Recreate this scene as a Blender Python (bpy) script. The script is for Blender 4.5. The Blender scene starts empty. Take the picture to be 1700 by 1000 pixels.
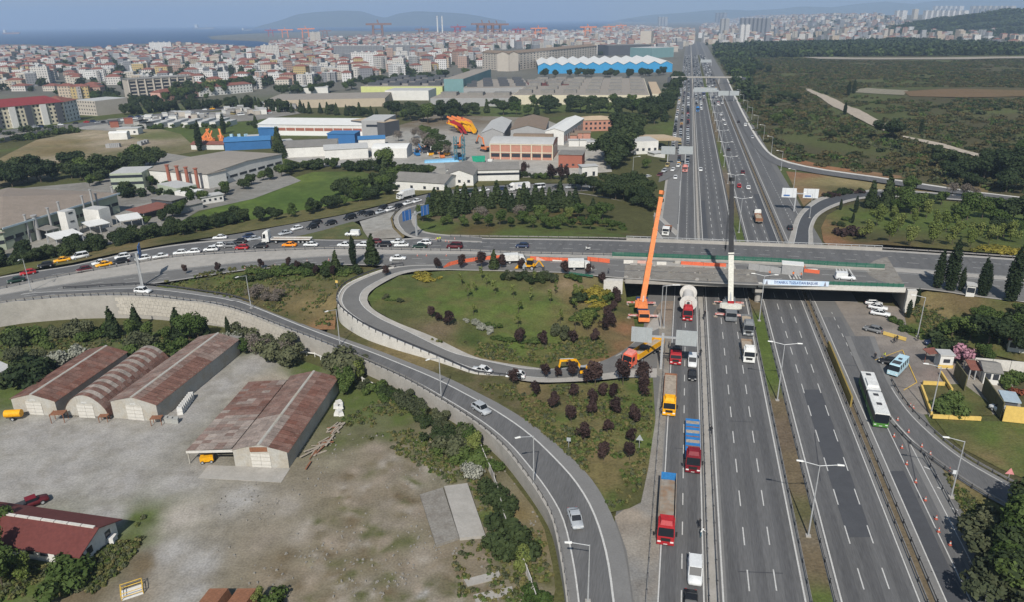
import bpy,math,random
import numpy as np
from mathutils import Vector,Matrix,geometry
random.seed(7);rng=np.random.default_rng(7)
SC=bpy.context.scene
COL=SC.collection
RAD=math.radians
# camera
F=1200.0;HC=70.0
ROLL=math.atan(0.0147);TH=math.atan(468/F)
_f=np.array([0,math.cos(TH),-math.sin(TH)]);_r=np.array([1.0,0,0]);_u=np.cross(_r,_f)
_R=_r*math.cos(ROLL)-_u*math.sin(ROLL);_U=_u*math.cos(ROLL)+_r*math.sin(ROLL)
cd=bpy.data.cameras.new('camera');cam=bpy.data.objects.new('camera',cd);COL.objects.link(cam)
cd.sensor_width=36;cd.lens=F/1700*36;cd.clip_start=1;cd.clip_end=80000
cam.matrix_world=Matrix(((_R[0],_U[0],-_f[0],0),(_R[1],_U[1],-_f[1],0),(_R[2],_U[2],-_f[2],HC),(0,0,0,1)))
SC.camera=cam
# sky, sun, exposure
SUN_EL=RAD(43);SUN_DIR=np.array([0.12,0.99])
W=bpy.data.worlds.new('World');SC.world=W;W.use_nodes=True
nt=W.node_tree;bg=nt.nodes['Background'];sky=nt.nodes.new('ShaderNodeTexSky');sky.sky_type='NISHITA'
sky.sun_disc=False;sky.sun_elevation=SUN_EL
sky.sun_rotation=math.atan2(-SUN_DIR[0],-SUN_DIR[1]);sky.altitude=60;sky.air_density=1.3;sky.dust_density=0.6;sky.ozone_density=1.5
nt.links.new(sky.outputs[0],bg.inputs[0]);bg.inputs[1].default_value=0.07
sl=bpy.data.lights.new('sun','SUN');so=bpy.data.objects.new('sun',sl);COL.objects.link(so)
sl.energy=4.9;sl.angle=RAD(0.53);sl.color=(1,0.95,0.87)
ld=Vector((SUN_DIR[0]*math.cos(SUN_EL),SUN_DIR[1]*math.cos(SUN_EL),-math.sin(SUN_EL)))
so.rotation_euler=ld.to_track_quat('-Z','Y').to_euler()
SC.view_settings.view_transform='Standard';SC.view_settings.look='None';SC.view_settings.gamma=1
SC.view_settings.use_curve_mapping=False;SC.view_settings.exposure=0.12
SC.render.engine='CYCLES';SC.cycles.use_denoising=True;SC.cycles.max_bounces=5;SC.cycles.volume_bounces=1
SC.cycles.transparent_max_bounces=6
# pixel -> ground, motorway coordinates
def P(px,py,z=0.0):
    d=_f*F+_R*(px-850)+_U*(500-py)
    t=(z-HC)/d[2]
    return Vector((d[0]*t,d[1]*t,z))
HM=0.2345
def hw(s,y,z=0.0):return Vector((s+HM*(y-72),y,z))
def S_of(p):return p[0]-HM*(p[1]-72)
HANG=math.atan2(1,HM)
# object helpers
def link(o,parent=None):
    COL.objects.link(o)
    if parent is not None:o.parent=parent
    return o
def tag(o,label=None,cat=None,group=None,kind=None):
    if label:o['label']=label
    if cat:o['category']=cat
    if group:o['group']=group
    if kind:o['kind']=kind
    return o
def empty(name,loc=(0,0,0),rz=0.0,label=None,cat=None,group=None,scale=1.0):
    o=bpy.data.objects.new(name,None);COL.objects.link(o)
    o.location=loc;o.rotation_euler=(0,0,rz);o.empty_display_size=0.5
    if scale!=1.0:o.scale=(scale,)*3
    return tag(o,label,cat,group)
def inst(name,mesh,parent=None,loc=(0,0,0),rz=0.0,color=None,scale=None):
    o=bpy.data.objects.new(name,mesh);link(o,parent)
    o.location=loc
    if rz:o.rotation_euler=(0,0,rz)
    if color:o.color=(*color,1)
    if scale is not None:o.scale=scale if hasattr(scale,'__len__')else (scale,)*3
    return o
def mesh_from(name,v,f,mats,mi=None,smooth=False):
    me=bpy.data.meshes.new(name);me.from_pydata([tuple(p)for p in v],[],f)
    for m in (mats if isinstance(mats,(list,tuple))else [mats]):me.materials.append(m)
    if mi is not None:me.polygons.foreach_set('material_index',mi)
    if smooth:me.polygons.foreach_set('use_smooth',[True]*len(f))
    me.update();return me
class MB:
    0
    def __init__(s):s.v=[];s.f=[];s.m=[];s.k=0
    def add(s,v,f):
        n=len(s.v);s.v+=[tuple(p)for p in v];s.f+=[tuple(i+n for i in q)for q in f];s.m+=[s.k]*len(f);return s
    def box(s,cx,cy,cz,sx,sy,sz,rz=0.0,taper=1.0):
        0
        c,d=math.cos(rz),math.sin(rz);v=[]
        for zz,t in ((0,1),(sz,taper)):
            for a,b in ((-1,-1),(1,-1),(1,1),(-1,1)):
                x,y=a*sx/2*t,b*sy/2*t
                v.append((cx+x*c-y*d,cy+x*d+y*c,cz+zz))
        return s.add(v,[(3,2,1,0),(4,5,6,7),(0,1,5,4),(1,2,6,5),(2,3,7,6),(3,0,4,7)])
    def hexa(s,b,t):
        return s.add(list(b)+list(t),[(3,2,1,0),(4,5,6,7),(0,1,5,4),(1,2,6,5),(2,3,7,6),(3,0,4,7)])
    def quad(s,a,b,c,d):return s.add([a,b,c,d],[(0,1,2,3)])
    def bar(s,p,q,w,h=None):
        0
        h=h or w;p=Vector(p);q=Vector(q);d=(q-p).normalized()
        u=d.cross(Vector((0,0,1)));u=u.normalized()if u.length>1e-4 else Vector((1,0,0));n=u.cross(d)
        c=[(-u*w-n*h)/2,(u*w-n*h)/2,(u*w+n*h)/2,(-u*w+n*h)/2]
        return s.hexa([p+k for k in c],[q+k for k in c])
    def cyl(s,p,q,r0,r1=None,n=10,caps=True):
        r1=r0 if r1 is None else r1;p=Vector(p);q=Vector(q);d=(q-p).normalized()
        u=d.cross(Vector((0,0,1)));u=u.normalized()if u.length>1e-4 else Vector((1,0,0));w=d.cross(u)
        v=[]
        for c,r in ((p,r0),(q,r1)):
            for i in range(n):
                a=2*math.pi*i/n;v.append(c+u*(r*math.cos(a))+w*(r*math.sin(a)))
        f=[(i,(i+1)%n,n+(i+1)%n,n+i)for i in range(n)]
        if caps:f+=[tuple(range(n-1,-1,-1)),tuple(range(n,2*n))]
        return s.add(v,f)
    def prism(s,poly,y0,y1):
        0
        n=len(poly);v=[(x,y0,z)for x,z in poly]+[(x,y1,z)for x,z in poly]
        return s.add(v,[tuple(range(n)),tuple(range(2*n-1,n-1,-1))]+[(i,n+i,n+(i+1)%n,(i+1)%n)for i in range(n)])
    def rings(s,rings,close=True,caps=True):
        n=len(rings[0]);v=[p for r in rings for p in r];f=[]
        for k in range(len(rings)-1):
            for i in range(n if close else n-1):
                j=(i+1)%n;f.append((k*n+i,k*n+j,(k+1)*n+j,(k+1)*n+i))
        if caps:f+=[tuple(range(n-1,-1,-1)),tuple(range((len(rings)-1)*n,len(rings)*n))]
        return s.add(v,f)
    def mesh(s,name,mats,smooth=False):return mesh_from(name,s.v,s.f,mats,s.m if isinstance(mats,(list,tuple))else None,smooth)
    def obj(s,name,mats,parent=None,smooth=False,**kw):return inst(name,s.mesh(name,mats,smooth),parent,**kw)
    # materials
MATS={}
def srgb(r,g,b):return tuple((c/255/12.92)if c/255<0.04045 else ((c/255+0.055)/1.055)**2.4 for c in (r,g,b))
def mat(name,col=(0.5,0.5,0.5),rough=0.8,var=0.25,scale=0.6,metal=0.0,col2=None,bump=0.0,objcol=False,vcol=False,spec=0.3,fine=4.0,aniso=None,coords='Object'):
    0
    if name in MATS:return MATS[name]
    m=bpy.data.materials.new(name);m.use_nodes=True;t=m.node_tree;b=t.nodes['Principled BSDF']
    b.inputs['Roughness'].default_value=rough;b.inputs['Metallic'].default_value=metal;b.inputs['Specular IOR Level'].default_value=spec
    N=t.nodes.new;L=t.links.new
    if objcol:src=N('ShaderNodeObjectInfo').outputs['Color']
    elif vcol:a=N('ShaderNodeVertexColor');a.layer_name='cover';src=a.outputs[0]
    else:r=N('ShaderNodeRGB');r.outputs[0].default_value=(*col,1);src=r.outputs[0]
    if var>0:
        tc=N('ShaderNodeTexCoord');co=tc.outputs[coords]
        if aniso:
            mp=N('ShaderNodeMapping');mp.vector_type='TEXTURE';mp.inputs['Rotation'].default_value=(0,0,aniso[0]);mp.inputs['Scale'].default_value=(aniso[1],aniso[2],1);L(co,mp.inputs[0]);co=mp.outputs[0]
        n1=N('ShaderNodeTexNoise');n1.inputs['Scale'].default_value=scale;n1.inputs['Detail'].default_value=6;n1.inputs['Roughness'].default_value=0.65;L(co,n1.inputs['Vector'])
        n2=N('ShaderNodeTexNoise');n2.inputs['Scale'].default_value=scale*fine;n2.inputs['Detail'].default_value=3;L(co,n2.inputs['Vector'])
        if col2:
            cr=N('ShaderNodeMapRange');cr.inputs['From Min'].default_value=0.42;cr.inputs['From Max'].default_value=0.6;L(n1.outputs[0],cr.inputs[0])
            mx0=N('ShaderNodeMix');mx0.data_type='RGBA';L(cr.outputs[0],mx0.inputs[0]);L(src,mx0.inputs[6]);mx0.inputs[7].default_value=(*col2,1);src=mx0.outputs[2]
        ad=N('ShaderNodeMath');ad.operation='ADD';L(n1.outputs[0],ad.inputs[0]);L(n2.outputs[0],ad.inputs[1])
        mr=N('ShaderNodeMapRange');mr.inputs['From Min'].default_value=0.6;mr.inputs['From Max'].default_value=1.4
        mr.inputs['To Min'].default_value=1-var;mr.inputs['To Max'].default_value=1+var;L(ad.outputs[0],mr.inputs[0])
        mu=N('ShaderNodeVectorMath');mu.operation='SCALE';L(src,mu.inputs[0]);L(mr.outputs[0],mu.inputs[3]);src=mu.outputs[0]
        if bump:
            bp=N('ShaderNodeBump');bp.inputs['Strength'].default_value=bump;bp.inputs['Distance'].default_value=0.3;L(ad.outputs[0],bp.inputs['Height']);L(bp.outputs[0],b.inputs['Normal'])
    L(src,b.inputs['Base Color'])
    MATS[name]=m;return m
def leafmat(name,c1,c2,rough=0.75):
    0
    m=bpy.data.materials.new(name);m.use_nodes=True;t=m.node_tree;b=t.nodes['Principled BSDF'];N=t.nodes.new;L=t.links.new
    b.inputs['Roughness'].default_value=rough;b.inputs['Specular IOR Level'].default_value=0.15
    oi=N('ShaderNodeObjectInfo');tc=N('ShaderNodeTexCoord');n=N('ShaderNodeTexNoise');n.inputs['Scale'].default_value=1.3;n.inputs['Detail'].default_value=4
    L(tc.outputs['Object'],n.inputs['Vector'])
    ad=N('ShaderNodeMath');ad.operation='MULTIPLY_ADD';L(oi.outputs['Random'],ad.inputs[0]);ad.inputs[1].default_value=0.5;L(n.outputs[0],ad.inputs[2])
    mr=N('ShaderNodeMapRange');mr.inputs['From Min'].default_value=0.4;mr.inputs['From Max'].default_value=1.1;L(ad.outputs[0],mr.inputs[0])
    mx=N('ShaderNodeMix');mx.data_type='RGBA';L(mr.outputs[0],mx.inputs[0]);mx.inputs[6].default_value=(*c1,1);mx.inputs[7].default_value=(*c2,1)
    L(mx.outputs[2],b.inputs['Base Color'])
    b.inputs['Subsurface Weight'].default_value=0.0
    MATS[name]=m;return m
M_asph=mat('asphalt',(0.112,0.111,0.111),0.85,0.34,0.25,fine=18,bump=0.05,aniso=(-0.2303,0.6,9))
M_asphW=mat('asphalt_worn',(0.17,0.167,0.162),0.88,0.16,0.3,fine=14)
M_asphP=mat('asphalt_patch',(0.066,0.068,0.074),0.8,0.2,0.5,fine=10)
M_asphO=mat('asphalt_old',(0.14,0.137,0.132),0.88,0.2,0.25,fine=14)
M_conc=mat('concrete',(0.36,0.34,0.31),0.85,0.2,0.35,fine=8,col2=(0.28,0.265,0.24))
M_concD=mat('concrete_stained',(0.24,0.225,0.2),0.9,0.35,0.5,fine=6,col2=(0.16,0.145,0.125))
M_concL=mat('concrete_pale',(0.52,0.5,0.46),0.85,0.18,0.4,fine=6)
M_white=mat("white_paint",(0.48,0.475,0.455),0.7,0.22,1.2)
M_yel=mat('yellow_paint',(0.62,0.4,0.06),0.7,0.2,0.8)
M_galv=mat('galvanised_steel',(0.42,0.43,0.44),0.5,0.2,0.5,metal=0.3)
M_rail=mat('weathered_rail',(0.23,0.22,0.21),0.6,0.3,0.6,metal=0.2)
M_steelD=mat('dark_steel',(0.05,0.05,0.055),0.6,0.3,0.8)
M_cover=mat('ground_cover',var=0.42,scale=0.35,fine=7,vcol=True,rough=0.95,bump=0.35,spec=0.1)
M_gravel=mat('gravel_yard',var=0.36,scale=0.35,fine=9,vcol=True,rough=0.95,bump=0.12,spec=0.1)
M_tyre=mat('tyre_rubber',(0.02,0.02,0.021),0.85,0.2,2)
M_glass=mat('dark_glass',(0.014,0.017,0.022),0.35,0,spec=0.12)
M_paint=mat('vehicle_paint',objcol=True,rough=0.45,var=0.1,scale=0.8,spec=0.25)
M_lamp=mat('lamp_lens',(0.7,0.7,0.68),0.3,0)
M_tail=mat('tail_lens',(0.35,0.02,0.015),0.35,0)
M_obj=mat('painted_surface',objcol=True,rough=0.8,var=0.16,scale=0.5,fine=6)
M_blk=mat('black_plastic',(0.02,0.02,0.02),0.6,0)
# smooth value noise for ground cover
_tab=rng.random((256,256))
def vnoise(x,y):
    x=np.asarray(x,float);y=np.asarray(y,float)
    xi=np.floor(x).astype(int);yi=np.floor(y).astype(int);fx=x-xi;fy=y-yi
    fx=fx*fx*(3-2*fx);fy=fy*fy*(3-2*fy)
    g=lambda a,b:_tab[a&255,b&255]
    return (g(xi,yi)*(1-fx)+g(xi+1,yi)*fx)*(1-fy)+(g(xi,yi+1)*(1-fx)+g(xi+1,yi+1)*fx)*fy
def fbm(x,y,sc=1.0,oct=4):
    t=0;a=0.5;s=0
    for k in range(oct):
        t=t+a*vnoise(np.asarray(x)/sc*2**k+17.3*k,np.asarray(y)/sc*2**k+9.1*k);s+=a;a*=0.55
    return t/s
def idw(xy,pts,vals,p=2.5):
    xy=np.asarray(xy,float);pts=np.asarray(pts,float);vals=np.asarray(vals,float)
    out=np.empty((len(xy),)+vals.shape[1:])
    for i in range(0,len(xy),4000):
        d=((xy[i:i+4000,None,:]-pts[None])**2).sum(-1)+1e-4
        w=d**(-p/2);w/=w.sum(1,keepdims=True);out[i:i+4000]=w@vals
    return out
def sstep(a,b,x):t=np.clip((np.asarray(x,float)-a)/(b-a),0,1);return t*t*(3-2*t)
def base_z(x,y):
    x=np.asarray(x,float);y=np.asarray(y,float);s=x-HM*(y-72)
    left=-2+3.5*sstep(195,225,y)-3.5*sstep(420,900,y)
    z=left+(-0.12-left)*sstep(3,11,s)
    z=z+sstep(75,140,s)*sstep(230,330,y)*(fbm(x,y,90)-0.4)*5*(1-sstep(900,1600,y))
    z=z+60*sstep(1900,5200,y)*sstep(250,900,s)
    return z
PATCHES=[]
def inpoly(x,y,poly):
    x=np.asarray(x);y=np.asarray(y);c=np.zeros(x.shape,bool);n=len(poly)
    for i in range(n):
        x0,y0=poly[i];x1,y1=poly[(i+1)%n]
        if y0==y1:continue
        c^=((y0>y)!=(y1>y))&(x<(x1-x0)*(y-y0)/(y1-y0)+x0)
    return c
def in1(x,y,poly):
    c=False;x0,y0=poly[-1]
    for x1,y1 in poly:
        if (y0>y)!=(y1>y)and x<(x1-x0)*(y-y0)/(y1-y0)+x0:c=not c
        x0,y0=x1,y1
    return c
def ground_z(x,y):
    for poly,sp,sz,bb in reversed(PATCHES):
        if bb[0]<x<bb[1]and bb[2]<y<bb[3]and in1(x,y,poly):
            return float(idw([(x,y)],sp,sz)[0])
    return float(base_z(x,y))
def place(px,py):
    0
    z=0.0
    for _ in range(6):
        p=P(px,py,z);z=0.5*z+0.5*ground_z(p.x,p.y)
    p=P(px,py,z);return Vector((p.x,p.y,ground_z(p.x,p.y)))
def cover(me,xs,ys,ctrl,warp=3.0,mottle=None,pw=4.0):
    pts=[(c[0],c[1])for c in ctrl];cols=np.array([c[2]for c in ctrl])
    wx=xs+(fbm(xs,ys,5,5)-0.5)*warp*4;wy=ys+(fbm(xs+300,ys,5,5)-0.5)*warp*4
    c=idw(np.stack([wx,wy],1),pts,cols,3.2)
    if mottle is not None:
        k=sstep(0.5,0.66,fbm(xs+77,ys+31,mottle[1]))[:,None]*mottle[2];c=c*(1-k)+np.array(mottle[0])*k
    a=me.color_attributes.new('cover','FLOAT_COLOR','POINT')
    a.data.foreach_set('color',np.concatenate([c,np.ones((len(c),1))],1).astype(np.float32).ravel())
def patch(name,pts,ctrl,m,grid=2.0,inner=(),warp=3.0,mottle=None,kind='structure',world=False,lift=0.0,label=None,cat=None,rough=0.0,onbase=False):
    0
    w=[Vector(p)for p in pts]if world else [P(p[0],p[1],p[2])for p in pts]
    poly=[(p.x,p.y)for p in w];n=len(w);sp=[];sz=[]
    for i in range(n):
        a,b=w[i],w[(i+1)%n];k=max(1,int((b-a).length/max(3,grid*2)))
        for j in range(k):q=a.lerp(b,j/k);sp.append((q.x,q.y));sz.append(q.z)
    bd=list(sp)
    for p in inner:q=Vector(p)if world else P(*p);sp.append((q.x,q.y));sz.append(q.z)
    bb=(min(p[0]for p in poly),max(p[0]for p in poly),min(p[1]for p in poly),max(p[1]for p in poly))
    gx,gy=np.meshgrid(np.arange(bb[0],bb[1],grid),np.arange(bb[2],bb[3],grid));gx=gx.ravel()+rng.uniform(-.2,.2,gx.size)*grid;gy=gy.ravel()+rng.uniform(-.2,.2,gy.size)*grid
    k=inpoly(gx,gy,poly);gx,gy=gx[k],gy[k]
    vv=[Vector(p)for p in bd]+[Vector((a,b))for a,b in zip(gx,gy)]
    ed=[(i,(i+1)%len(bd))for i in range(len(bd))]
    r=geometry.delaunay_2d_cdt(vv,ed,[],1,1e-4)
    xy=np.array([(v.x,v.y)for v in r[0]])
    z=base_z(xy[:,0],xy[:,1])if onbase else idw(xy,sp,sz)
    if rough:z=z+(fbm(xy[:,0],xy[:,1],5)-0.5)*rough
    f=[tuple(q)for q in r[2]]
    f=[q if ((xy[q[1]]-xy[q[0]])[0]*(xy[q[2]]-xy[q[0]])[1]-(xy[q[1]]-xy[q[0]])[1]*(xy[q[2]]-xy[q[0]])[0])>0 else q[::-1]for q in f]
    me=mesh_from(name,[(a,b,c+lift)for (a,b),c in zip(xy,z)],f,m,smooth=True)
    if ctrl:cover(me,xy[:,0],xy[:,1],[(*((c[0],c[1])if world else P(c[0],c[1],w[0].z if len(c)<4 else c[3])[:2]),c[2])for c in ctrl],warp,mottle)
    o=inst(name,me);tag(o,label,cat,kind=kind)
    if not onbase:PATCHES.append((poly,np.array(sp),np.array(sz),bb))
    return o
    # one ground sheet to the horizon
GREEN=(0.078,0.104,0.028);LAWN=(0.082,0.114,0.028);DRY=(0.16,0.125,0.06);OLIVE=(0.075,0.075,0.03);DIRT=(0.21,0.115,0.06)
GRAV=(0.295,0.283,0.266);GRAVB=(0.22,0.19,0.15);BROWN=(0.135,0.105,0.065);SCRUB=(0.075,0.068,0.034);PAVE=(0.3,0.29,0.265);CITY=(0.135,0.13,0.11)
sv=np.unique(np.concatenate([np.linspace(-30000,-3000,10),np.linspace(-3000,-400,40),np.arange(-400,-60,12),np.arange(-60,100,4),np.arange(100,500,12),np.linspace(500,3000,50),np.linspace(3000,30000,10)]))
yv=np.unique(np.concatenate([np.linspace(-60,40,4),np.arange(40,300,6),np.arange(300,900,15),np.arange(900,3000,60),np.arange(3000,6200,150),np.linspace(6200,30000,10)]))
SS,YY=np.meshgrid(sv,yv);XX=SS+HM*(YY-72);ZZ=base_z(XX,YY)
nx,ny=len(sv),len(yv)
gf=[(j*nx+i,j*nx+i+1,(j+1)*nx+i+1,(j+1)*nx+i)for j in range(ny-1)for i in range(nx-1)]
gm=mesh_from('ground',np.stack([XX.ravel(),YY.ravel(),ZZ.ravel()],1),gf,M_cover,smooth=True)
gx,gy,gs=XX.ravel(),YY.ravel(),SS.ravel()
right=sstep(60,75,gs)[:,None];far=sstep(1500,2300,gy)[:,None]
n1=fbm(gx,gy,40)[:,None];n2=sstep(0.45,0.6,fbm(gx+500,gy,70))[:,None]
lc=np.array(OLIVE)*(1-n2)+np.array(GREEN)*n2
lc=lc*(1-sstep(600,900,gy)[:,None])+np.array(CITY)*sstep(600,900,gy)[:,None]
rc=np.array(SCRUB)*(1-n2)+np.array((0.075,0.085,0.03))*n2
cc=lc*(1-right)+rc*right;cc=cc*(1-far)+np.array(CITY)*far
cc=np.clip(cc*(0.75+0.5*n1),0,1)
a=gm.color_attributes.new('cover','FLOAT_COLOR','POINT');a.data.foreach_set('color',np.concatenate([cc,np.ones((len(cc),1))],1).astype(np.float32).ravel())
tag(inst('ground',gm),kind='structure')
# roads
def spline(pts,n):
    0
    p=[Vector(q)for q in pts];p=[p[0]*2-p[1]]+p+[p[-1]*2-p[-2]];out=[]
    for i in range(1,len(p)-2):
        for k in range(16):
            t=k/16;a,b,c,d=p[i-1],p[i],p[i+1],p[i+2]
            out.append(0.5*((2*b)+(c-a)*t+(2*a-5*b+4*c-d)*t*t+(3*b-a-3*c+d)*t**3))
    out.append(p[-2]);L=[0]
    for i in range(1,len(out)):L.append(L[-1]+(out[i]-out[i-1]).length)
    r=[];j=0
    for k in range(n):
        d=L[-1]*k/(n-1)
        while j<len(L)-2 and L[j+1]<d:j+=1
        r.append(out[j].lerp(out[j+1],(d-L[j])/max(1e-9,L[j+1]-L[j])))
    return r
class Road:
    def __init__(s,A,B,n=60,world=False):
        c=(lambda q:Vector(q))if world else (lambda q:P(*q))
        s.A=spline([c(q)for q in A],n);s.B=spline([c(q)for q in B],n);s.n=n;s.root=None
    def at(s,t,off=0.0):
        return [a.lerp(b,t)+(b-a).normalized()*off for a,b in zip(s.A,s.B)]
    def surf(s,name,m,t0=0.0,t1=1.0,dz=0.0,o0=0.0,o1=0.0):
        a=s.at(t0,o0);b=s.at(t1,o1);k=4;v=[];up=Vector((0,0,dz))
        for p,q in zip(a,b):v+=[p.lerp(q,j/k)+up for j in range(k+1)]
        f=[(i*(k+1)+j,i*(k+1)+j+1,(i+1)*(k+1)+j+1,(i+1)*(k+1)+j)for i in range(s.n-1)for j in range(k)]
        me=mesh_from(name,v,f,m);
        if me.polygons[0].normal.z<0:me.flip_normals()
        o=inst(name,me,s.root)
        if s.root is None:
            s.root=tag(o,kind='structure')
            if name not in ('motorway','median_grass'):s.register(dz)
        return o
    def register(s,dz=0.0):
        poly=[(p.x,p.y)for p in s.A]+[(p.x,p.y)for p in reversed(s.B)];q=s.A+s.B
        PATCHES.append((poly,np.array([(p.x,p.y)for p in q]),np.array([p.z+dz for p in q]),(min(p[0]for p in poly),max(p[0]for p in poly),min(p[1]for p in poly),max(p[1]for p in poly))))
    def line(s,t,w=0.15,off=0.0,dash=None,dz=0.012,m=None,u0=0.0,u1=1.0,name='lane_marking'):
        c=s.at(t,off);i0,i1=int(u0*(s.n-1)),int(u1*(s.n-1));c=c[i0:i1+1]
        return ribbon(name,c,w,dz,dash,m or M_white,s.root)
def ribbon(name,c,w,dz=0.012,dash=None,m=None,parent=None):
    mb=MB();d=0.0;up=Vector((0,0,dz))
    if dash:
        tot=sum((c[i+1]-c[i]).length for i in range(len(c)-1));n=max(len(c),int(tot/1.0));c=resamp(c,n);st=tot/(n-1)
    for i in range(len(c)-1):
        if dash and (i*st)%(dash[0]+dash[1])>=dash[0]:continue
        a,b=c[i],c[i+1];t=(b-a);t.z=0;u=Vector((-t.y,t.x,0)).normalized()*w/2
        a2=c[i-1]if i else a;t0=(b-a2);u0=Vector((-t0.y,t0.x,0)).normalized()*w/2
        b2=c[i+2]if i+2<len(c)else b;t1=(b2-a);u1=Vector((-t1.y,t1.x,0)).normalized()*w/2
        mb.quad(a-u0+up,b-u1+up,b+u1+up,a+u0+up)
    me=mb.mesh(name,m or M_white)
    if len(me.polygons)and me.polygons[0].normal.z<0:me.flip_normals()
    return inst(name,me,parent)if parent else tag(inst(name,me),kind='structure')
def resamp(c,n):
    L=[0]
    for i in range(1,len(c)):L.append(L[-1]+(c[i]-c[i-1]).length)
    r=[];j=0
    for k in range(n):
        d=L[-1]*k/(n-1)
        while j<len(L)-2 and L[j+1]<d:j+=1
        r.append(c[j].lerp(c[j+1],(d-L[j])/max(1e-9,L[j+1]-L[j])))
    return r
def by_step(c,st):
    tot=sum((c[i+1]-c[i]).length for i in range(len(c)-1));return resamp(c,max(2,int(tot/st)+1))
def guardrail(c,label,step=4.0,h=0.75,group='steel guardrails along the roads',m=None,post=0.16,rail=0.32):
    c=by_step(c,step);root=empty('guardrail',c[0],0,label,'guardrail',group);o=c[0]
    mb=MB();pm=MB()
    for i in range(len(c)-1):
        a,b=c[i]-o,c[i+1]-o;mb.bar(a+Vector((0,0,h-rail/2)),b+Vector((0,0,h-rail/2)),0.1,rail)
    for p in c:q=p-o;pm.box(q.x,q.y,q.z-0.3,post,post,h+0.3)
    mb.obj('rail',m or M_rail,root);x=pm.obj('post',M_steelD,root);x['kind']='stuff'
    return root
def wall_strip(name,top,bot,m,thick=0.4,side=1,parent=None,cap=0.0):
    0
    mb=MB();r=[]
    for i,(p,q)in enumerate(zip(top,bot)):
        a=top[max(0,i-1)];b=top[min(len(top)-1,i+1)];t=b-a;u=Vector((-t.y,t.x,0)).normalized()*thick*side
        r.append([q,p,p+u,Vector((q.x,q.y,q.z))+u])
    mb.rings(r);return mb.obj(name,m,parent)
    # the motorway (straight, four carriageways)
def hstrip(s0,s1,y0,y1,n=80):
    ys=np.geomspace(y0,y1,n);return [hw(s0,y)for y in ys],[hw(s1,y)for y in ys]
def hroad(s0,s1,y0,y1,n=80):
    r=Road.__new__(Road);r.A,r.B=hstrip(s0,s1,y0,y1,n);r.n=n;r.root=None;return r
YF=2300
HWY=hroad(11.0,66.0,30,YF);HWY.surf('motorway',M_asphO)
def hs(name,m,s0,s1,y0,y1,dz,n=60):
    r=hroad(s0,s1,y0,y1,n);r.root=HWY.root;return r.surf(name,m,dz=dz)
def hl(s,y0,y1,w=0.16,dash=None,m=None,dz=0.02):
    n=max(2,int((min(y1,800)-y0)/3));c=[hw(s,y)for y in np.linspace(y0,y1,n)]
    return ribbon('lane_marking',c,w,dz,dash,m,HWY.root)
hs('slip_lane',M_asph,17.7,24.3,30,YF,0.006)
hs('main_carriageway',M_asph,26.1,37.2,30,YF,0.006)
hs('opposite_carriageway',M_asph,41.3,51.8,30,YF,0.006)
hs('frontage_road',M_asph,54.6,59.6,30,165,0.006);hs('frontage_road',M_asph,55.6,63.5,215,700,0.006)
hs('median_paving',M_conc,24.4,26.0,30,YF,0.012)
for s in (37.45,40.9,53.0):hs('paved_shoulder',M_asphW,s-0.4,s+0.4,30,YF,0.010)
hs('paved_shoulder',M_asphW,51.7,55.0,30,YF,0.008)
hs('paved_shoulder',M_asphW,59.6,62.5,30,140,0.008)
hs('paved_shoulder',M_asphW,16.3,17.8,30,158,0.008)
hs('paved_shoulder',M_asphW,11.6,17.6,222,372,0.008);hs('paved_shoulder',M_conc,9.5,12.0,222,372,0.010)
hs('dark_patch',M_asphP,44.8,48.4,84,128,0.010);hs('dark_patch',M_asphP,49.0,51.4,215,300,0.010);hs('dark_patch',M_asphP,26.8,28.3,222,290,0.010)
hs('dark_patch',M_asphP,55.0,57.3,62,100,0.010)
M_asphT=mat('asphalt_oiled',(0.094,0.093,0.094),0.8,0.34,0.25,fine=18,aniso=(-0.2303,0.6,9))
for c_ in (19.6,22.6,28.2,31.7,35.2,43.2,46.5,49.9):hs('wheel_track',M_asphT,c_-.75,c_+.75,30,900,0.0085)
hs('worn_track',M_asphW,26.3,27.0,30,170,0.0105)
for s_ in (52.95,):hs('median_soil',mat('median_soil',BROWN,.95,.4,.6),52.4,53.5,30,900,0.014)
for pts_ in ([(1400,607),(1431,609)],[(1433,640),(1500,700),(1526,828),(1498,826)],[(1545,950),(1583,953),(1610,1000)],[(1210,700),(1250,702)],[(1160,560),(1180,561)],[(1352,720),(1362,800)],[(1225,950),(1300,953)],[(1120,745),(1160,748)]):ribbon('crack_sealing',[P(*q)for q in pts_],.16,0.016,None,M_steelD,HWY.root)
mg=hroad(37.9,40.5,30,1500,120);mg.root=None
g=mg.surf('median_grass',M_cover,dz=0.09)
k=len(g.data.vertices);co=np.empty(k*3);g.data.vertices.foreach_get('co',co);co=co.reshape(-1,3)
cover(g.data,co[:,0],co[:,1],[(*hw(39.2,y)[:2],c)for y,c in ((60,BROWN),(70,GREEN),(78,BROWN),(84,(0.14,0.115,0.08)),(90,(0.1,0.095,0.045)),(98,BROWN),(112,(0.13,0.1,0.07)),(122,BROWN),(132,LAWN),(150,LAWN),(163,LAWN),(175,BROWN),(230,GREEN),(300,BROWN),(330,(0.15,0.12,0.09)),(380,GREEN),(500,BROWN),(700,GREEN),(1200,OLIVE))],1.0)
for s,w in ((18.1,.18),(24.0,.2),(26.5,.22),(37.0,.22),(41.6,.22),(51.5,.18),(54.9,.18)):hl(s,30,700,w)
hl(21.1,30,205,.16,(3,4));hl(21.1,205,900,.16,(1.2,1.3))
for s in (29.95,33.5):hl(s,30,900,.17,(4,5))
for s in (44.9,48.2):hl(s,30,900,.17,(4,5))
hl(58.0,60,128,.16);hl(57.9,128,168,.15,(2,3));hl(60.6,60,110,.15);hl(59.2,215,700,.16,(2,2.4));hl(63.0,230,300,.15)
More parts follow.
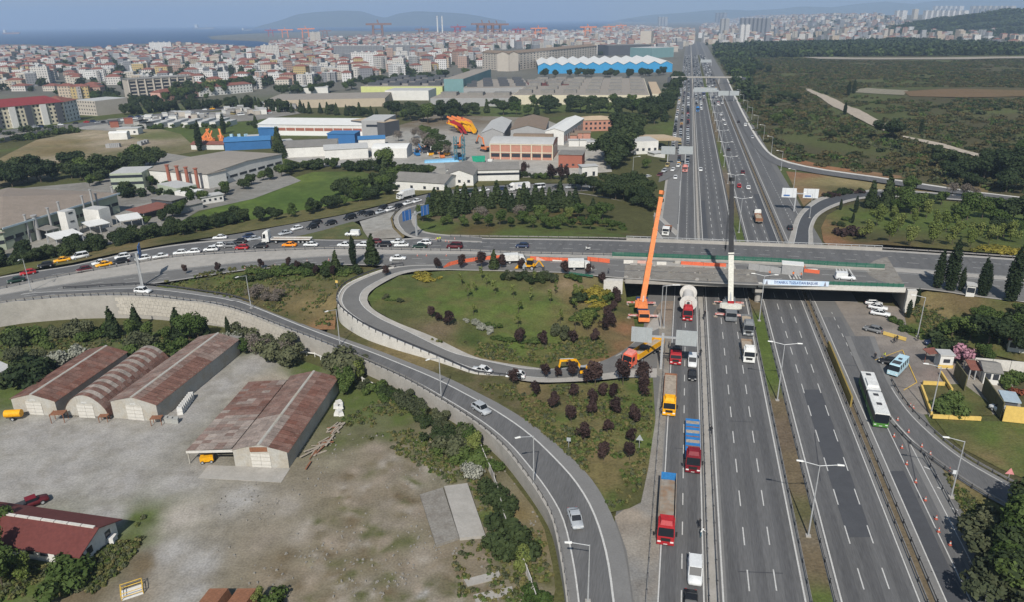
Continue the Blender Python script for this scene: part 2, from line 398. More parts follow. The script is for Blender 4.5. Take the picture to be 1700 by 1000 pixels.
hl(17.8,225,372,.14,(0.4,0.6))
for s,y0,y1,lb in ((16.55,62,150,'steel guardrail between the truck lane shoulder and the plum tree verge'),(24.65,40,170,'steel guardrail right beside the truck queue lane'),(25.8,40,1200,'steel guardrail on the crane lane side of the narrow paved median'),(37.65,40,1200,'steel guardrail on the main carriageway edge of the grassy median'),(40.7,40,1200,'steel guardrail on the empty carriageway edge of the grassy median'),(52.3,40,1200,'steel guardrail behind the dark patched carriageway'),(53.6,40,1200,'steel guardrail beside the green bus'),(61.9,55,104,'steel guardrail beside the hatched shoulder and dark trees'),(24.65,216,1200,'steel guardrail beside the slip lane beyond the overpass')):
    guardrail([hw(s,y)for y in np.linspace(y0,y1,60)],lb,step=3.0 if y1<400 else 4.0)
    # embankments and verges
YR=[]
while len(YR)<260:
    x_,y_=random.uniform(400,900),random.uniform(715,1010)
    if y_>1010-(x_-390)*1.15 and x_<760+(y_-715)*.4 and not (690<x_<815 and 795<y_<910):YR.append((x_,y_,random.choice((GRAVB,(0.25,0.21,0.165),BROWN,(0.16,0.135,0.09),(0.115,0.11,0.055),(0.28,0.25,0.21),(0.09,0.095,0.04),(0.2,0.165,0.12)))))
yard=patch('yard',[(-150,556,-1.85),(0,552,-1.85),(240,551,-1.85),(330,556,-1.85),(400,566,-1.85),(476,590,-1.85),(548,616,-1.85),(603,640,-1.85),(672,668,-1.85),(732,700,-1.85),(790,736,-1.85),(826,768,-1.85),(852,800,-1.85),(884,842,-1.85),(904,880,-1.85),(917,938,-1.85),(926,1010,-1.85),(935,1120,-1.85),(-260,1120,-1.85)],[(0,570,GREEN),(120,560,(0.06,0.08,0.025)),(240,570,GREEN),(330,570,GREEN),(420,575,GREEN),(0,620,GREEN),(20,650,GREEN),(110,600,BROWN),(60,720,GRAV),(150,730,GRAV),(240,740,GRAV),(300,690,GRAV),(360,640,GRAV),(420,605,GRAV),(440,640,(0.3,0.26,0.21)),(0,800,GRAV),(100,790,GRAV),(200,800,GRAV),(300,800,GRAV),(300,860,(0.34,0.31,0.27)),(280,920,GRAV),(310,990,GRAV),(330,940,GRAV),(400,830,GRAV),(470,840,(0.27,0.245,0.21)),(440,900,GRAVB),(520,880,GRAVB),(600,800,(0.21,0.18,0.14)),(560,770,(0.2,0.18,0.13)),(640,840,GRAVB),(640,900,(0.24,0.2,0.155)),(520,940,(0.2,0.18,0.12)),(460,960,BROWN),(560,965,(0.15,0.13,0.06)),(700,930,(0.27,0.24,0.2)),(670,960,GRAVB),(760,960,(0.2,0.17,0.12)),(700,985,GRAV),(600,690,GREEN),(660,700,GREEN),(700,738,GREEN),(620,655,GREEN),(745,785,GREEN),(560,735,(0.09,0.1,0.04)),(640,722,(0.08,0.1,0.035)),(590,665,GREEN),(540,690,(0.1,0.1,0.045)),(720,755,GREEN),(640,660,GREEN),(690,690,GREEN),(680,730,(0.07,0.09,0.03)),(730,770,(0.075,0.085,0.03)),(600,730,(0.1,0.1,0.05)),(620,760,(0.19,0.16,0.12)),(690,780,(0.14,0.12,0.08)),(520,610,GREEN),(570,640,GREEN),(570,680,GREEN),(800,790,OLIVE),(810,860,GREEN),(830,920,(0.085,0.08,0.035)),(860,850,DRY),(890,900,DRY),(905,960,OLIVE),(850,990,GREEN),(800,930,BROWN),(780,1000,(0.12,0.11,0.06)),(210,900,GREEN),(170,940,GREEN),(60,970,GREEN),(0,990,LAWN),(140,985,BROWN),(230,990,GRAVB),(230,860,GREEN),(0,900,GREEN),(240,940,BROWN),(180,860,GRAV),(0,850,GRAV)]+YR,M_gravel,grid=0.7,warp=0.8,mottle=((0.15,0.13,0.09),1.6,0.22),rough=0.08)
lawn=patch('loop_lawn',[(735,449,6.0),(663,457,5.95),(623,479,5.7),(610,494,5.4),(618,513,4.9),(656,535,4.1),(716,559.5,2.9),(780,590,1.5),(816,601,0.9),(876,610,0.35),(924,614,0.2),(985,607,0.05),(1040,592,0.0),(1058,568,0.0),(1052,530,0.0),(1036,489,0.0),(1034,464,5.8),(1012,458,5.95),(940,452,6.0),(900,451,6.0),(820,449,6.0)],[(640,490,GREEN),(660,510,(0.07,0.08,0.03)),(720,480,LAWN),(760,500,LAWN),(800,480,LAWN),(850,500,LAWN),(900,490,LAWN),(850,540,LAWN),(900,540,LAWN),(780,540,(0.05,0.07,0.02)),(700,470,(0.07,0.085,0.03)),(690,540,(0.09,0.085,0.035)),(720,530,BROWN),(740,560,DRY),(780,575,DRY),(830,580,(0.14,0.1,0.045)),(850,600,OLIVE),(900,590,GREEN),(930,600,GREEN),(950,580,OLIVE),(985,590,(0.09,0.09,0.035)),(960,480,DRY),(940,468,(0.2,0.15,0.09)),(900,462,OLIVE),(990,500,(0.1,0.1,0.03)),(1000,540,OLIVE),(1020,520,(0.13,0.1,0.05)),(1030,560,DIRT),(1045,540,DIRT),(1040,580,DIRT),(1035,510,DIRT),(1010,480,GREEN),(1030,480,OLIVE)],M_cover,grid=1.5,warp=1.0,mottle=((0.12,0.095,0.045),3.0,0.45),rough=0.15,inner=[(800,500,4.9),(900,500,4.6),(850,550,2.6),(950,540,2.5),(700,500,5.2),(960,470,5.4)])
bankW=patch('ramp_bank',[(258,475,4.5),(330,462,4.8),(400,450.5,5.1),(480,445,5.4),(560,441,5.8),(615,443,6.0),(640,447,6.0),(596,463,5.8),(571,477,5.5),(560,494,4.4),(558,516,2.6),(556,548,1.15),(524,548,1.5),(440,515,2.9),(400,499,3.5),(330,486,4.0)],[(300,470,GREEN),(330,474,OLIVE),(380,465,GREEN),(400,480,OLIVE),(450,460,GREEN),(460,480,BROWN),(430,500,(0.09,0.08,0.035)),(500,455,GREEN),(520,480,(0.1,0.09,0.04)),(500,500,DRY),(540,510,DRY),(545,525,DIRT),(480,515,OLIVE),(560,455,GREEN),(600,452,OLIVE)],M_cover,grid=1.5,warp=1.0,mottle=((0.13,0.1,0.045),3.0,0.5),rough=0.2)
bankE=patch('plum_tree_verge',[(786,629,0.9),(840,632,0.5),(900,639,0.3),(984,636,0.12),(1050,629,0.05),(1084,629,0.03),(1088,700,0.03),(1076,780,0.03),(1064,835,0.03),(1045,845,0.05),(1014,852,0.4),(988,806,0.6),(955,768,0.8),(895,715,0.85),(840,679,0.85),(799,657,0.85),(770,641,0.9)],[(800,640,GREEN),(850,650,DRY),(880,660,(0.13,0.1,0.05)),(830,665,DRY),(900,690,OLIVE),(920,700,GREEN),(950,660,OLIVE),(1000,650,GREEN),(1050,650,GREEN),(1070,680,LAWN),(1075,740,LAWN),(1000,680,DRY),(980,700,(0.12,0.11,0.05)),(1040,690,GREEN),(990,750,DRY),(1030,760,(0.13,0.11,0.05)),(960,745,OLIVE),(1000,790,(0.14,0.115,0.05)),(1060,790,OLIVE),(1040,820,OLIVE),(1010,830,GREEN)],M_cover,grid=1.2,warp=1.0,mottle=((0.15,0.12,0.055),2.6,0.55),rough=0.2,inner=[(950,690,1.0),(1020,720,.6)])
bankN=patch('wooded_loop_bank',[(704,385,5.9),(691,373,5.5),(688,363,5.1),(690,356,4.7),(702,345,4.1),(760,331,3.0),(850,328,2.2),(940,331,1.5),(972,337,1.1),(1018,348,0.6),(1057,360,0.25),(1080,379,0.08),(1090,392,0.05),(1046,394,5.9),(1000,395,6.0),(900,394.5,6.0),(810,393.5,6.0),(750,390,6.0)],[(720,375,GREEN),(800,380,(0.1,0.075,0.03)),(760,350,BROWN),(850,340,OLIVE),(850,385,GREEN),(920,380,GREEN),(960,350,(0.11,0.075,0.03)),(1000,370,GREEN),(1060,380,(0.1,0.08,0.035)),(1020,385,GREEN)],M_cover,grid=2.0,warp=1.0,mottle=((0.07,0.06,0.025),4.0,0.5),rough=0.2)
vergeN=patch('north_verge',[(-120,478,3.6),(0,455,3.9),(120,436,4.1),(204,417,4.3),(288,402,4.5),(400,385,4.5),(480,371,4.3),(560,357,4.0),(640,338,3.6),(700,322,3.3),(760,312,2.9),(860,304,2.2),(985,302,1.3),(1060,292,0.6),(1098,276,0.1),(1100,258,0.1),(1060,264,0.2),(985,281,0.9),(870,294,1.6),(760,301,2.0),(660,318,2.3),(560,338,2.6),(480,352,2.8),(400,368,3.0),(288,388,3.0),(120,423,2.8),(0,444,2.6),(-120,466,2.4)],[(0,450,(0.11,0.11,0.04)),(200,410,DRY),(400,378,(0.12,0.11,0.045)),(560,350,(0.12,0.11,0.045)),(760,306,(0.13,0.12,0.05)),(870,298,OLIVE),(985,290,(0.13,0.12,0.055)),(1070,275,(0.15,0.13,0.06)),(300,398,OLIVE)],M_cover,grid=2.5,warp=1.0,mottle=((0.06,0.075,0.025),3.0,0.5),rough=0.2)
wedge=patch('grass_wedge',[(470,395,4.9),(520,385,4.7),(586,367,4.4),(597,373,4.6),(604,385,5.1),(612,396.5,5.5),(560,396.5,5.3)],[(540,385,(0.09,0.1,0.04)),(590,380,(0.085,0.1,0.04))],M_cover,grid=2,warp=1,mottle=(DRY,3,0.5))
isle=patch('paved_island',[(597,367,4.4),(640,354,4.1),(656,350,4.2),(648,362,4.8),(652,378,5.2),(668,394,5.7),(613,397,5.5),(604,384,5.0)],[(620,370,PAVE),(640,390,(0.27,0.25,0.22)),(630,380,PAVE)],M_gravel,grid=2,warp=0.5,mottle=((0.2,0.18,0.15),2.5,0.5))
rim=patch('loop_rim',[(657,350,4.2),(664,345,4.1),(651,362,4.9),(655,377,5.3),(672,391,5.8),(669,395,5.75),(652.5,378,5.25),(648.5,362,4.85)],[(652,365,DRY),(660,388,DRY)],M_cover,grid=1.5,warp=.3)
bankSE=patch('guard_post_slope',[(1499,512,0.02),(1504,472,5.9),(1540,478,5.9),(1620,491,5.8),(1700,504,5.7),(1800,518,5.6),(1900,540,5.5),(1900,640,0.6),(1760,610,0.5),(1690,600,0.4),(1640,588,0.3),(1562,560,0.15),(1530,566,0.05),(1508,556,0.03)],[(1520,500,GREEN),(1560,500,(0.15,0.075,0.05)),(1540,530,DRY),(1590,530,(0.12,0.09,0.045)),(1640,520,GREEN),(1680,560,OLIVE),(1520,550,GREEN),(1620,560,GREEN),(1800,580,OLIVE)],M_cover,grid=1.8,warp=1.0,mottle=((0.14,0.1,0.05),3.0,0.45),rough=0.2)
bankNE=patch('orchard_lawn',[(1380,413,0.3),(1367,400,0.08),(1363,378,0.08),(1373,357,0.1),(1400,342,0.2),(1444,331,0.3),(1520,329,0.4),(1640,339,0.5),(1800,356,0.6),(1950,372,0.7),(1950,450,5.4),(1800,434,5.6),(1700,424,5.7),(1560,412,5.9),(1462,405,5.95),(1420,408,3.0)],[(1385,400,DIRT),(1380,370,(0.19,0.12,0.06)),(1410,370,GREEN),(1450,360,LAWN),(1500,380,LAWN),(1550,360,LAWN),(1600,380,LAWN),(1650,370,LAWN),(1690,400,(0.06,0.09,0.02)),(1440,398,OLIVE),(1460,340,OLIVE)],M_cover,grid=2.2,warp=1.2,mottle=((0.075,0.085,0.03),5.0,0.5),rough=0.2)
def sheet(name,pts,ctrl,m=None,z=None,lift=0.05,grid=6.0,warp=3.0,mottle=None):
    w=[]
    for p in pts:
        zz=0.0
        for _ in range(5):q=P(p[0],p[1],zz);zz=float(base_z(q.x,q.y))
        w.append(P(p[0],p[1],zz))
    zc=w[0].z
    return patch(name,w,[(*P(c[0],c[1],zc)[:2],c[2])for c in ctrl],m or M_cover,grid,(),warp,mottle,world=True,lift=lift,onbase=True)
sheet('green_field',[(290,368),(400,330),(470,300),(520,285),(600,284),(640,296),(640,318),(560,345),(460,368),(340,385)],[(400,345,(0.1,0.145,0.03)),(500,300,(0.115,0.15,0.035)),(560,300,(0.08,0.115,0.03)),(470,330,(0.07,0.11,0.025)),(340,370,(0.06,0.09,0.02)),(600,290,(0.09,0.11,0.035))],grid=4,mottle=((0.05,0.08,0.02),9,0.5))
sheet('dry_field',[(-200,300),(0,262),(60,232),(160,212),(260,212),(300,222),(330,250),(260,262),(120,280),(60,300),(0,312)],[(30,260,(0.2,0.16,0.085)),(0,280,DRY),(100,250,DRY),(150,225,(0.33,0.27,0.19)),(190,235,(0.3,0.25,0.18)),(110,235,(0.2,0.155,0.08)),(60,268,(0.3,0.25,0.18)),(20,275,(0.12,0.11,0.05)),(240,250,(0.13,0.12,0.06)),(260,225,(0.12,0.13,0.05)),(220,240,(0.27,0.22,0.16))],grid=4,warp=1.5,mottle=((0.11,0.11,0.045),10,0.4))
sheet('works_yard',[(170,300),(250,250),(330,262),(470,285),(500,300),(420,330),(330,350),(270,385),(100,425),(-150,450),(-150,330),(60,310)],[(200,340,(0.2,0.19,0.175)),(260,345,PAVE),(300,350,(0.16,0.155,0.14)),(120,400,PAVE),(200,385,(0.25,0.235,0.21)),(0,410,(0.2,0.19,0.16))],M_gravel,grid=5,lift=0.12,mottle=((0.15,0.14,0.12),8,0.5))
sheet('plant_yard',[(470,262),(520,240),(640,215),(720,190),(800,192),(900,196),(1010,240),(1016,285),(880,294),(760,296),(650,280),(520,275)],[(600,250,(0.33,0.32,0.3)),(700,230,PAVE),(760,270,PAVE),(850,280,(0.36,0.345,0.315)),(980,270,(0.36,0.34,0.3)),(720,200,BROWN),(960,230,PAVE)],M_gravel,grid=6,lift=0.1,mottle=((0.24,0.225,0.2),10,0.5))
sheet('dry_grass_field',[(1305,284),(1372,290),(1444,300),(1504,309),(1564,318),(1500,322),(1440,318),(1390,322),(1352,328),(1334,342),(1325,325)],[(1330,290,DIRT),(1340,320,(0.2,0.13,0.07)),(1400,300,(0.25,0.2,0.1)),(1450,305,(0.22,0.185,0.09)),(1380,300,(0.2,0.17,0.08)),(1540,318,DRY),(1400,315,(0.1,0.09,0.04))],grid=3,warp=1)
sheet('earth_bank',[(1292,262),(1320,262),(1372,275),(1450,285),(1500,292),(1560,300),(1640,312),(1640,320),(1560,309),(1444,291),(1372,281),(1330,273)],[(1320,267,(0.26,0.12,0.06)),(1400,279,(0.26,0.13,0.065)),(1450,287,(0.22,0.13,0.07)),(1560,304,(0.25,0.19,0.11)),(1620,314,DRY)],grid=3,warp=1,mottle=((0.13,0.09,0.05),4,0.5))
sheet('forecourt',[(1385,500),(1500,512),(1530,560),(1600,585),(1680,640),(1700,690),(1530,690),(1470,660),(1420,560)],[(1450,540,(0.19,0.17,0.15)),(1490,560,(0.25,0.22,0.19)),(1480,530,(0.24,0.21,0.18)),(1520,600,(0.19,0.17,0.155)),(1550,620,(0.2,0.16,0.14)),(1600,640,(0.27,0.245,0.21)),(1660,660,(0.26,0.24,0.2)),(1430,600,(0.15,0.145,0.14))],M_gravel,grid=2.0,lift=0.132,warp=1,mottle=((0.15,0.135,0.12),4,0.4))
sheet('roadside_lawn',[(1552,698),(1620,700),(1760,705),(1900,740),(1900,860),(1720,805),(1660,780),(1600,748),(1570,722)],[(1600,720,(0.075,0.085,0.03)),(1650,730,LAWN),(1690,760,GREEN),(1640,770,DRY),(1690,800,GREEN),(1800,780,GREEN)],grid=2.0,warp=1,lift=0.125,mottle=(DRY,3,0.4))
sheet('traffic_island',[(1562,775),(1585,778),(1610,800),(1650,835),(1700,862),(1800,900),(1800,1100),(1690,1040),(1655,985),(1620,900),(1590,830)],[(1575,785,(0.2,0.165,0.09)),(1600,825,DRY),(1620,850,GREEN),(1660,880,OLIVE),(1640,920,BROWN),(1690,950,GREEN),(1660,990,BROWN)],grid=1.5,warp=1,lift=0.14,mottle=((0.13,0.1,0.05),3,0.4))
sheet('lawn_plot',[(1530,640),(1600,640),(1640,670),(1648,692),(1545,692)],[(1560,660,(0.085,0.08,0.035)),(1600,670,GREEN),(1580,685,(0.08,0.085,0.03)),(1630,680,OLIVE)],grid=1.5,warp=.7,lift=0.16,mottle=(DRY,2,0.4))
sheet('dirt_track',[(1334,147),(1345,148),(1420,180),(1475,208),(1480,212),(1468,218),(1460,214),(1400,185)],[(1400,175,(0.36,0.31,0.25))],M_gravel,grid=6,lift=0.5)
sheet('dirt_track',[(1494,227),(1500,226),(1570,240),(1655,264),(1650,269),(1570,247)],[(1560,240,(0.38,0.33,0.27))],M_gravel,grid=5,lift=0.5)
sheet('dirt_track',[(1415,153),(1500,158),(1508,150),(1440,146),(1425,148)],[(1460,152,(0.22,0.2,0.15))],M_gravel,grid=8,lift=.45)
sheet('brown_clearing',[(1500,152),(1560,148),(1700,150),(1780,152),(1780,160),(1600,162),(1510,160)],[(1600,155,(0.15,0.1,0.055)),(1700,156,(0.14,0.1,0.05))],grid=12,lift=.5)
sheet('forest_road',[(1330,95),(1385,95),(1420,96),(1700,94),(1800,94),(1800,97),(1420,99),(1360,98)],[(1500,96,(0.3,0.27,0.22))],M_gravel,grid=20,lift=1)
# slip roads
R2=Road([(-150,536,3.5),(0,507,3.9),(58,499,4.1),(134,493,4.3),(216,492,4.4),(288,498,4.2),(380,513.6,3.5),(476,549,2.2),(548,577,1.3),(603,601,1.0),(672,633,0.95),(732,668,0.95),(790,706,0.95),(832,742,0.9),(863,780,0.8),(894,824,0.7),(916,866,0.55),(930,930,0.4),(940,1000,0.25),(948,1100,0.1)],[(-150,500,3.5),(0,488,3.9),(58,481,4.1),(134,478,4.3),(216,473,4.5),(262,475,4.4),(330,484,4.05),(400,497,3.5),(524,546,1.5),(620,580,1.0),(667,598,0.95),(740,627,0.95),(799,656,0.95),(840,678,0.95),(895,714,0.9),(955,767,0.8),(988,805,0.6),(1014,852,0.4),(1036,916,0.2),(1049,1000,0.06),(1060,1100,0.04)],90)
R2.surf('exit_ramp',M_asphW,dz=0.03);R2.surf('carriageway',M_asph,0.2,0.7,dz=0.04)
R2.line(0.19,.22,dz=.055);R2.line(0.72,.28,dz=.055)
R3=Road([(720,439,6.12),(680,440,6.1),(642,446,6.05),(597,462,5.9),(571,476,5.75),(559.5,494,5.5),(562,510,5.2),(579,526,4.75),(608,545,4.1),(656,567,3.2),(716,592,2.0),(760,611,1.3),(790,623,0.9),(840,629,0.5),(900,636,0.3),(984,633,0.1),(1040,628,0.05),(1090,628,0.03)],[(740,448,6.12),(700,449,6.1),(663,456,6.05),(622,478,5.85),(610,494,5.55),(618,513,5.1),(656,535,4.3),(716,559,3.1),(780,590,1.7),(816,600,1.1),(876,609.6,0.5),(924,614,0.3),(985,607,0.1),(1025,596,0.05),(1045,585,0.05),(1062,565,0.04),(1080,535,0.04),(1096,520,0.04)],90)
R3.surf('loop_ramp',M_conc,dz=0.03);R3.surf('carriageway',M_asphO,0.12,0.72,dz=0.04)
R3.line(0.13,.2,dz=.055,u1=.8);R3.line(0.7,.2,dz=.055,u1=.8)
sheet('gore_paving',[(1040,845),(1064,838),(1074,790),(1088,700),(1096,628),(1050,600),(1064,560),(1090,512),(1100,500),(1118,500),(1112,600),(1100,760),(1092,1000),(1086,1100),(1062,1100),(1052,1000),(1040,916),(1020,860)],[(1060,900,(0.26,0.235,0.2)),(1050,860,(0.27,0.23,0.185)),(1075,850,(0.22,0.21,0.195)),(1095,680,(0.24,0.23,0.21)),(1100,560,(0.22,0.2,0.17)),(1080,960,(0.2,0.195,0.185)),(1085,520,(0.22,0.17,0.13))],M_gravel,grid=1.5,lift=0.13,warp=1,mottle=((0.2,0.17,0.14),3,0.5))
EWN=[(-150,494,3.5),(0,459,3.95),(120,440,4.15),(204,421,4.4),(288,406,4.7),(380,397,5.0),(470,396,5.3),(560,397.5,5.6),(640,397,5.9),(728,393,6.05),(810,394.5,6.1),(900,395.5,6.15),(1040,398,6.2),(1270,406,6.2),(1460,414,6.15),(1700,430,5.9),(1900,448,5.6)]
EWM=[(-150,508,3.5),(0,480,3.95),(96,460,4.15),(204,441,4.4),(288,427,4.7),(400,419,5.1),(476,415.5,5.3),(572,413,5.6),(668,415,5.9),(780,417,6.05),(844,420,6.1),(1012,424,6.15),(1100,427,6.2),(1270,433,6.2),(1400,441,6.15),(1500,447,6.0),(1700,463,5.9),(1900,482,5.6)]
EWS0=[(-150,516,3.5),(0,489,3.95),(96,473,4.15),(204,457,4.4),(288,447,4.7),(400,435,5.1),(476,429,5.3),(572,423,5.6),(668,421,5.9),(780,422,6.05),(844,424,6.1),(1012,429,6.15),(1100,432,6.2),(1270,439,6.2),(1400,447,6.15),(1500,452,6.0),(1700,467,5.9),(1900,486,5.6)]
EWS1=[(-150,534,3.5),(0,503,3.95),(96,489,4.2),(216,475,4.45),(288,466,4.7),(400,449,5.1),(480,443,5.4),(560,439.5,5.75),(640,441,6.0),(720,447,6.05),(820,449.5,6.1),(940,453,6.12),(1036,462,6.2),(1250,473,6.2),(1503,478,6.1),(1620,492,5.85),(1700,503,5.75),(1900,538,5.5)]
RN=Road(EWN,EWM,90);RN.surf('overpass_road',M_asph,dz=0.03);RN.line(0.09,.18,dz=.05);RN.line(0.93,.18,dz=.05)
RN.line(0.36,.16,dash=(1.2,1.8),dz=.05,u0=.42);RN.line(0.64,.16,dash=(3,5),dz=.05)
RN.surf('verge_paving',M_conc,0,0.1,dz=0.04);RN.surf('verge_paving',M_conc,0.95,1.0,dz=0.04)
RMd=Road(EWM,EWS0,90);RMd.root=RN.root;RMd.register();RMd.surf('median_paving',M_conc,dz=0.045)
RS=Road(EWS0,EWS1,90);RS.root=None;RS.surf('overpass_road',M_asphO,dz=0.035);RS.line(0.06,.16,dz=.05);RS.line(0.93,.16,dz=.05,u0=0,u1=.4)
RS.line(0.36,.15,dash=(3,5),dz=.05);RS.line(0.66,.15,dash=(3,5),dz=.05);RS.surf('verge_paving',M_conc,0.95,1.0,dz=0.045)
R5=Road([(1122,246,0.06),(1114,264,0.06),(1098,281,0.3),(1060,293,0.75),(985,303.5,1.4),(860,305.5,2.3),(760,313.5,3.0),(700,324,3.4),(640,340,3.7),(560,358.5,4.1),(480,372.5,4.4),(400,387,4.6),(330,398,4.75)],[(1140,250,0.05),(1130,277,0.05),(1108,297,0.2),(1060,308,0.7),(985,316,1.4),(860,321,2.3),(770,327,3.0),(712,336,3.4),(662,348,3.8),(590,367.5,4.3),(520,386,4.7),(470,396,4.95),(420,402,5.0)],70)
R5.surf('queue_ramp',M_asphO,dz=0.06)
R6=Road([(1126,384,0.04),(1112,372,0.06),(1086,352,0.3),(1032,336,0.8),(973,324,1.3),(920,320,1.7),(850,321,2.3),(765,327,3.1),(712,336,3.5),(670,345,4.2),(655,357,4.8),(653,366,5.1),(660,380,5.5),(680,393,5.9),(728,399,6.05),(800,402,6.1)],[(1106,420,0.04),(1095,398,0.04),(1080,380,0.15),(1057,360,0.4),(1018,348,0.8),(972,337,1.2),(920,332,1.7),(850,330,2.3),(770,333,3.1),(725,341,3.6),(702,347,4.2),(692,357,4.8),(690,366,5.2),(694,375,5.6),(706,384,5.9),(740,389,6.05),(800,393,6.1)],80)
R6.surf('north_loop_ramp',M_conc,dz=0.035);R6.surf('carriageway',M_asphO,0.2,0.8,dz=0.06);R6.line(0.2,.2,dz=.075,u1=.85);R6.line(0.8,.2,dz=.075,u1=.8)
R7=Road([(1300,430,0.04),(1312,390,0.04),(1322,360,0.05),(1340,340,0.1),(1362,327,0.2),(1408,318,0.3),(1468,314,0.4),(1540,318,0.5),(1640,327,0.6),(1800,342,0.7),(1950,356,0.8)],[(1352,430,0.04),(1350,395,0.04),(1350,377,0.05),(1362,356,0.1),(1396,339,0.2),(1444,328,0.3),(1516,327,0.4),(1580,331,0.5),(1650,337,0.6),(1800,354,0.7),(1950,368,0.8)],60)
R7.surf('loop_ramp',M_conc,dz=0.04);R7.surf('carriageway',M_asphP,0.25,0.8,dz=0.05);R7.line(0.24,.18,dz=.065);R7.line(0.82,.18,dz=.065)
R8=Road([(1208,130,0.5),(1218,152,0.4),(1238,193,0.3),(1267,240,0.2),(1291,261,0.15),(1326,272,0.2),(1372,281,0.3),(1444,291,0.4),(1504,300,0.5),(1564,309,0.6),(1640,320,0.6),(1800,338,0.7)],[(1200,131,0.5),(1207,153,0.4),(1226,197,0.3),(1250,240,0.2),(1282,270,0.12),(1326,282,0.2),(1372,290,0.3),(1444,300,0.4),(1504,309,0.5),(1564,318,0.6),(1640,327,0.6),(1800,345,0.7)],60)
R8.surf('ramp_road',M_asph,dz=0.05);R8.surf('kerb_paving',M_concL,0.0,0.22,dz=0.06)
R9=Road([(1452,560,0.04),(1478,630,0.04),(1510,680,0.05),(1552,722,0.06),(1597,758,0.08),(1650,789,0.1),(1700,815,0.12),(1800,860,0.2),(1900,900,0.3)],[(1402,560,0.04),(1428,620,0.04),(1462,680,0.05),(1505,732,0.06),(1545,764,0.08),(1610,810,0.1),(1674,846,0.12),(1780,896,0.2),(1880,945,0.3)],60)
R9.surf('side_road',M_asphW,dz=0.11);R9.surf('carriageway',M_asph,0.18,0.8,dz=0.12);R9.line(0.86,.18,dz=.135,u0=.3);R9.line(0.14,.16,dz=.135,u0=.35)
hz=[(P(1534+22*i,776+34*i),P(1546+22*i,781+34*i))for i in range(6)]
for a,b in hz:ribbon('hatch_marking',[a,b],.3,0.03,None,M_white,HWY.root)
for a,b in (((1498,583),(1522,637)),((1498,583),(1452,600)),((1522,637),(1500,650))):ribbon('yellow_marking',[P(*a),P(*b)],.15,0.165,None,M_yel,HWY.root)
# retaining walls
def drop(c,z):return [Vector((p.x,p.y,z))for p in c]
M_stone=mat('stone_panels',(0.42,0.39,0.34),0.9,0.2,0.4,fine=5)
t=R2.at(0.0);t=[p+Vector((0,0,0.25))for p in t]
w0=wall_strip('retaining_wall',t,drop(t,-2.3),M_conc,.45,1);tag(w0,'long pale concrete retaining wall under the curved exit ramp','wall')
seg=by_step(t,1.15)
for i,p in enumerate(seg[:-1]):
    q=seg[i+1]
    if not (-104<p.x<-52):continue
    for r in range(5):
        zt=p.z-0.5-r*1.02
        if zt-0.95<-2.2:break
        n=Vector((q.y-p.y,-(q.x-p.x),0)).normalized();n=n if n.y<0 else -n
        o_=0.5*(r%2);a=p.lerp(q,o_);b=a+(q-p)*0.95;mb=MB()
        j=[random.uniform(-.09,.09)for _ in range(4)]
        fr=[a+n*.07,b+n*.07,b+n*.07,a+n*.07];zs=[zt-.95+j[0],zt-.95+j[1],zt+j[2],zt+j[3]]
        F4=[Vector((v.x,v.y,z))for v,z in zip(fr,zs)];mb.hexa([v-n*.2 for v in F4],F4)
        mb.obj('stone_block',M_stone,w0)
wt=R3.at(0.0);i0=8;i1=69
top=[p+Vector((0,0,0.3))for p in wt[i0:i1]]
bot=[Vector((p.x,p.y,min(p.z-0.4,0.6)))for p in wt[i0:i1]]
w1=wall_strip('retaining_wall',top,bot,M_concL,.45,1);tag(w1,'tall curved pale concrete wall carrying the loop ramp','wall')
kx=min(range(len(wt)),key=lambda i:wt[i].x);fa=[Vector((p.x,p.y,1.0))for p in wt[kx+2:i1]];fb_=[Vector((p.x,p.y,p.z+.02))for p in R2.at(1.0)if fa[0].x-2<p.x<fa[-1].x+2]
patch('wall_foot_strip',fa+fb_[::-1],[(-40,155,OLIVE),(-25,142,DRY),(-10,132,OLIVE)],M_cover,grid=1.2,world=True,warp=.5,mottle=(BROWN,3,.5))
guardrail([p+Vector((0,0,.25))for p in wt[6:70]],'dark steel guardrail on top of the curved loop wall',2.2,.85,m=M_steelD)
guardrail([p+Vector((0,0,.2))for p in R2.at(0.03)],'steel guardrail on the outer edge of the curved exit ramp',2.0,.85)
guardrail([p for p in R2.at(1.0)[:40]][14:36],'steel guardrail between the exit ramp and the grassy bank',3.0,.75,m=M_steelD)
guardrail(RMd.at(0.0)[:70],'steel barrier along the queue side of the road median',3.0,.75)
guardrail(R6.at(0.0)[16:62],'steel guardrail around the outside of the north loop ramp',3.0,.75)
guardrail(R9.at(0.0)[18:],'steel guardrail on the lawn side of the curving side road',2.5,.8)
guardrail(R9.at(1.0)[30:],'steel guardrail beside the dry grass traffic island',2.5,.8)
guardrail(RN.at(0.0)[40:56],'steel guardrail between the overpass approach and the wooded bank',3,.8)
guardrail(RN.at(0.0)[72:],'steel guardrail between the overpass road and the orchard lawn',3,.8)
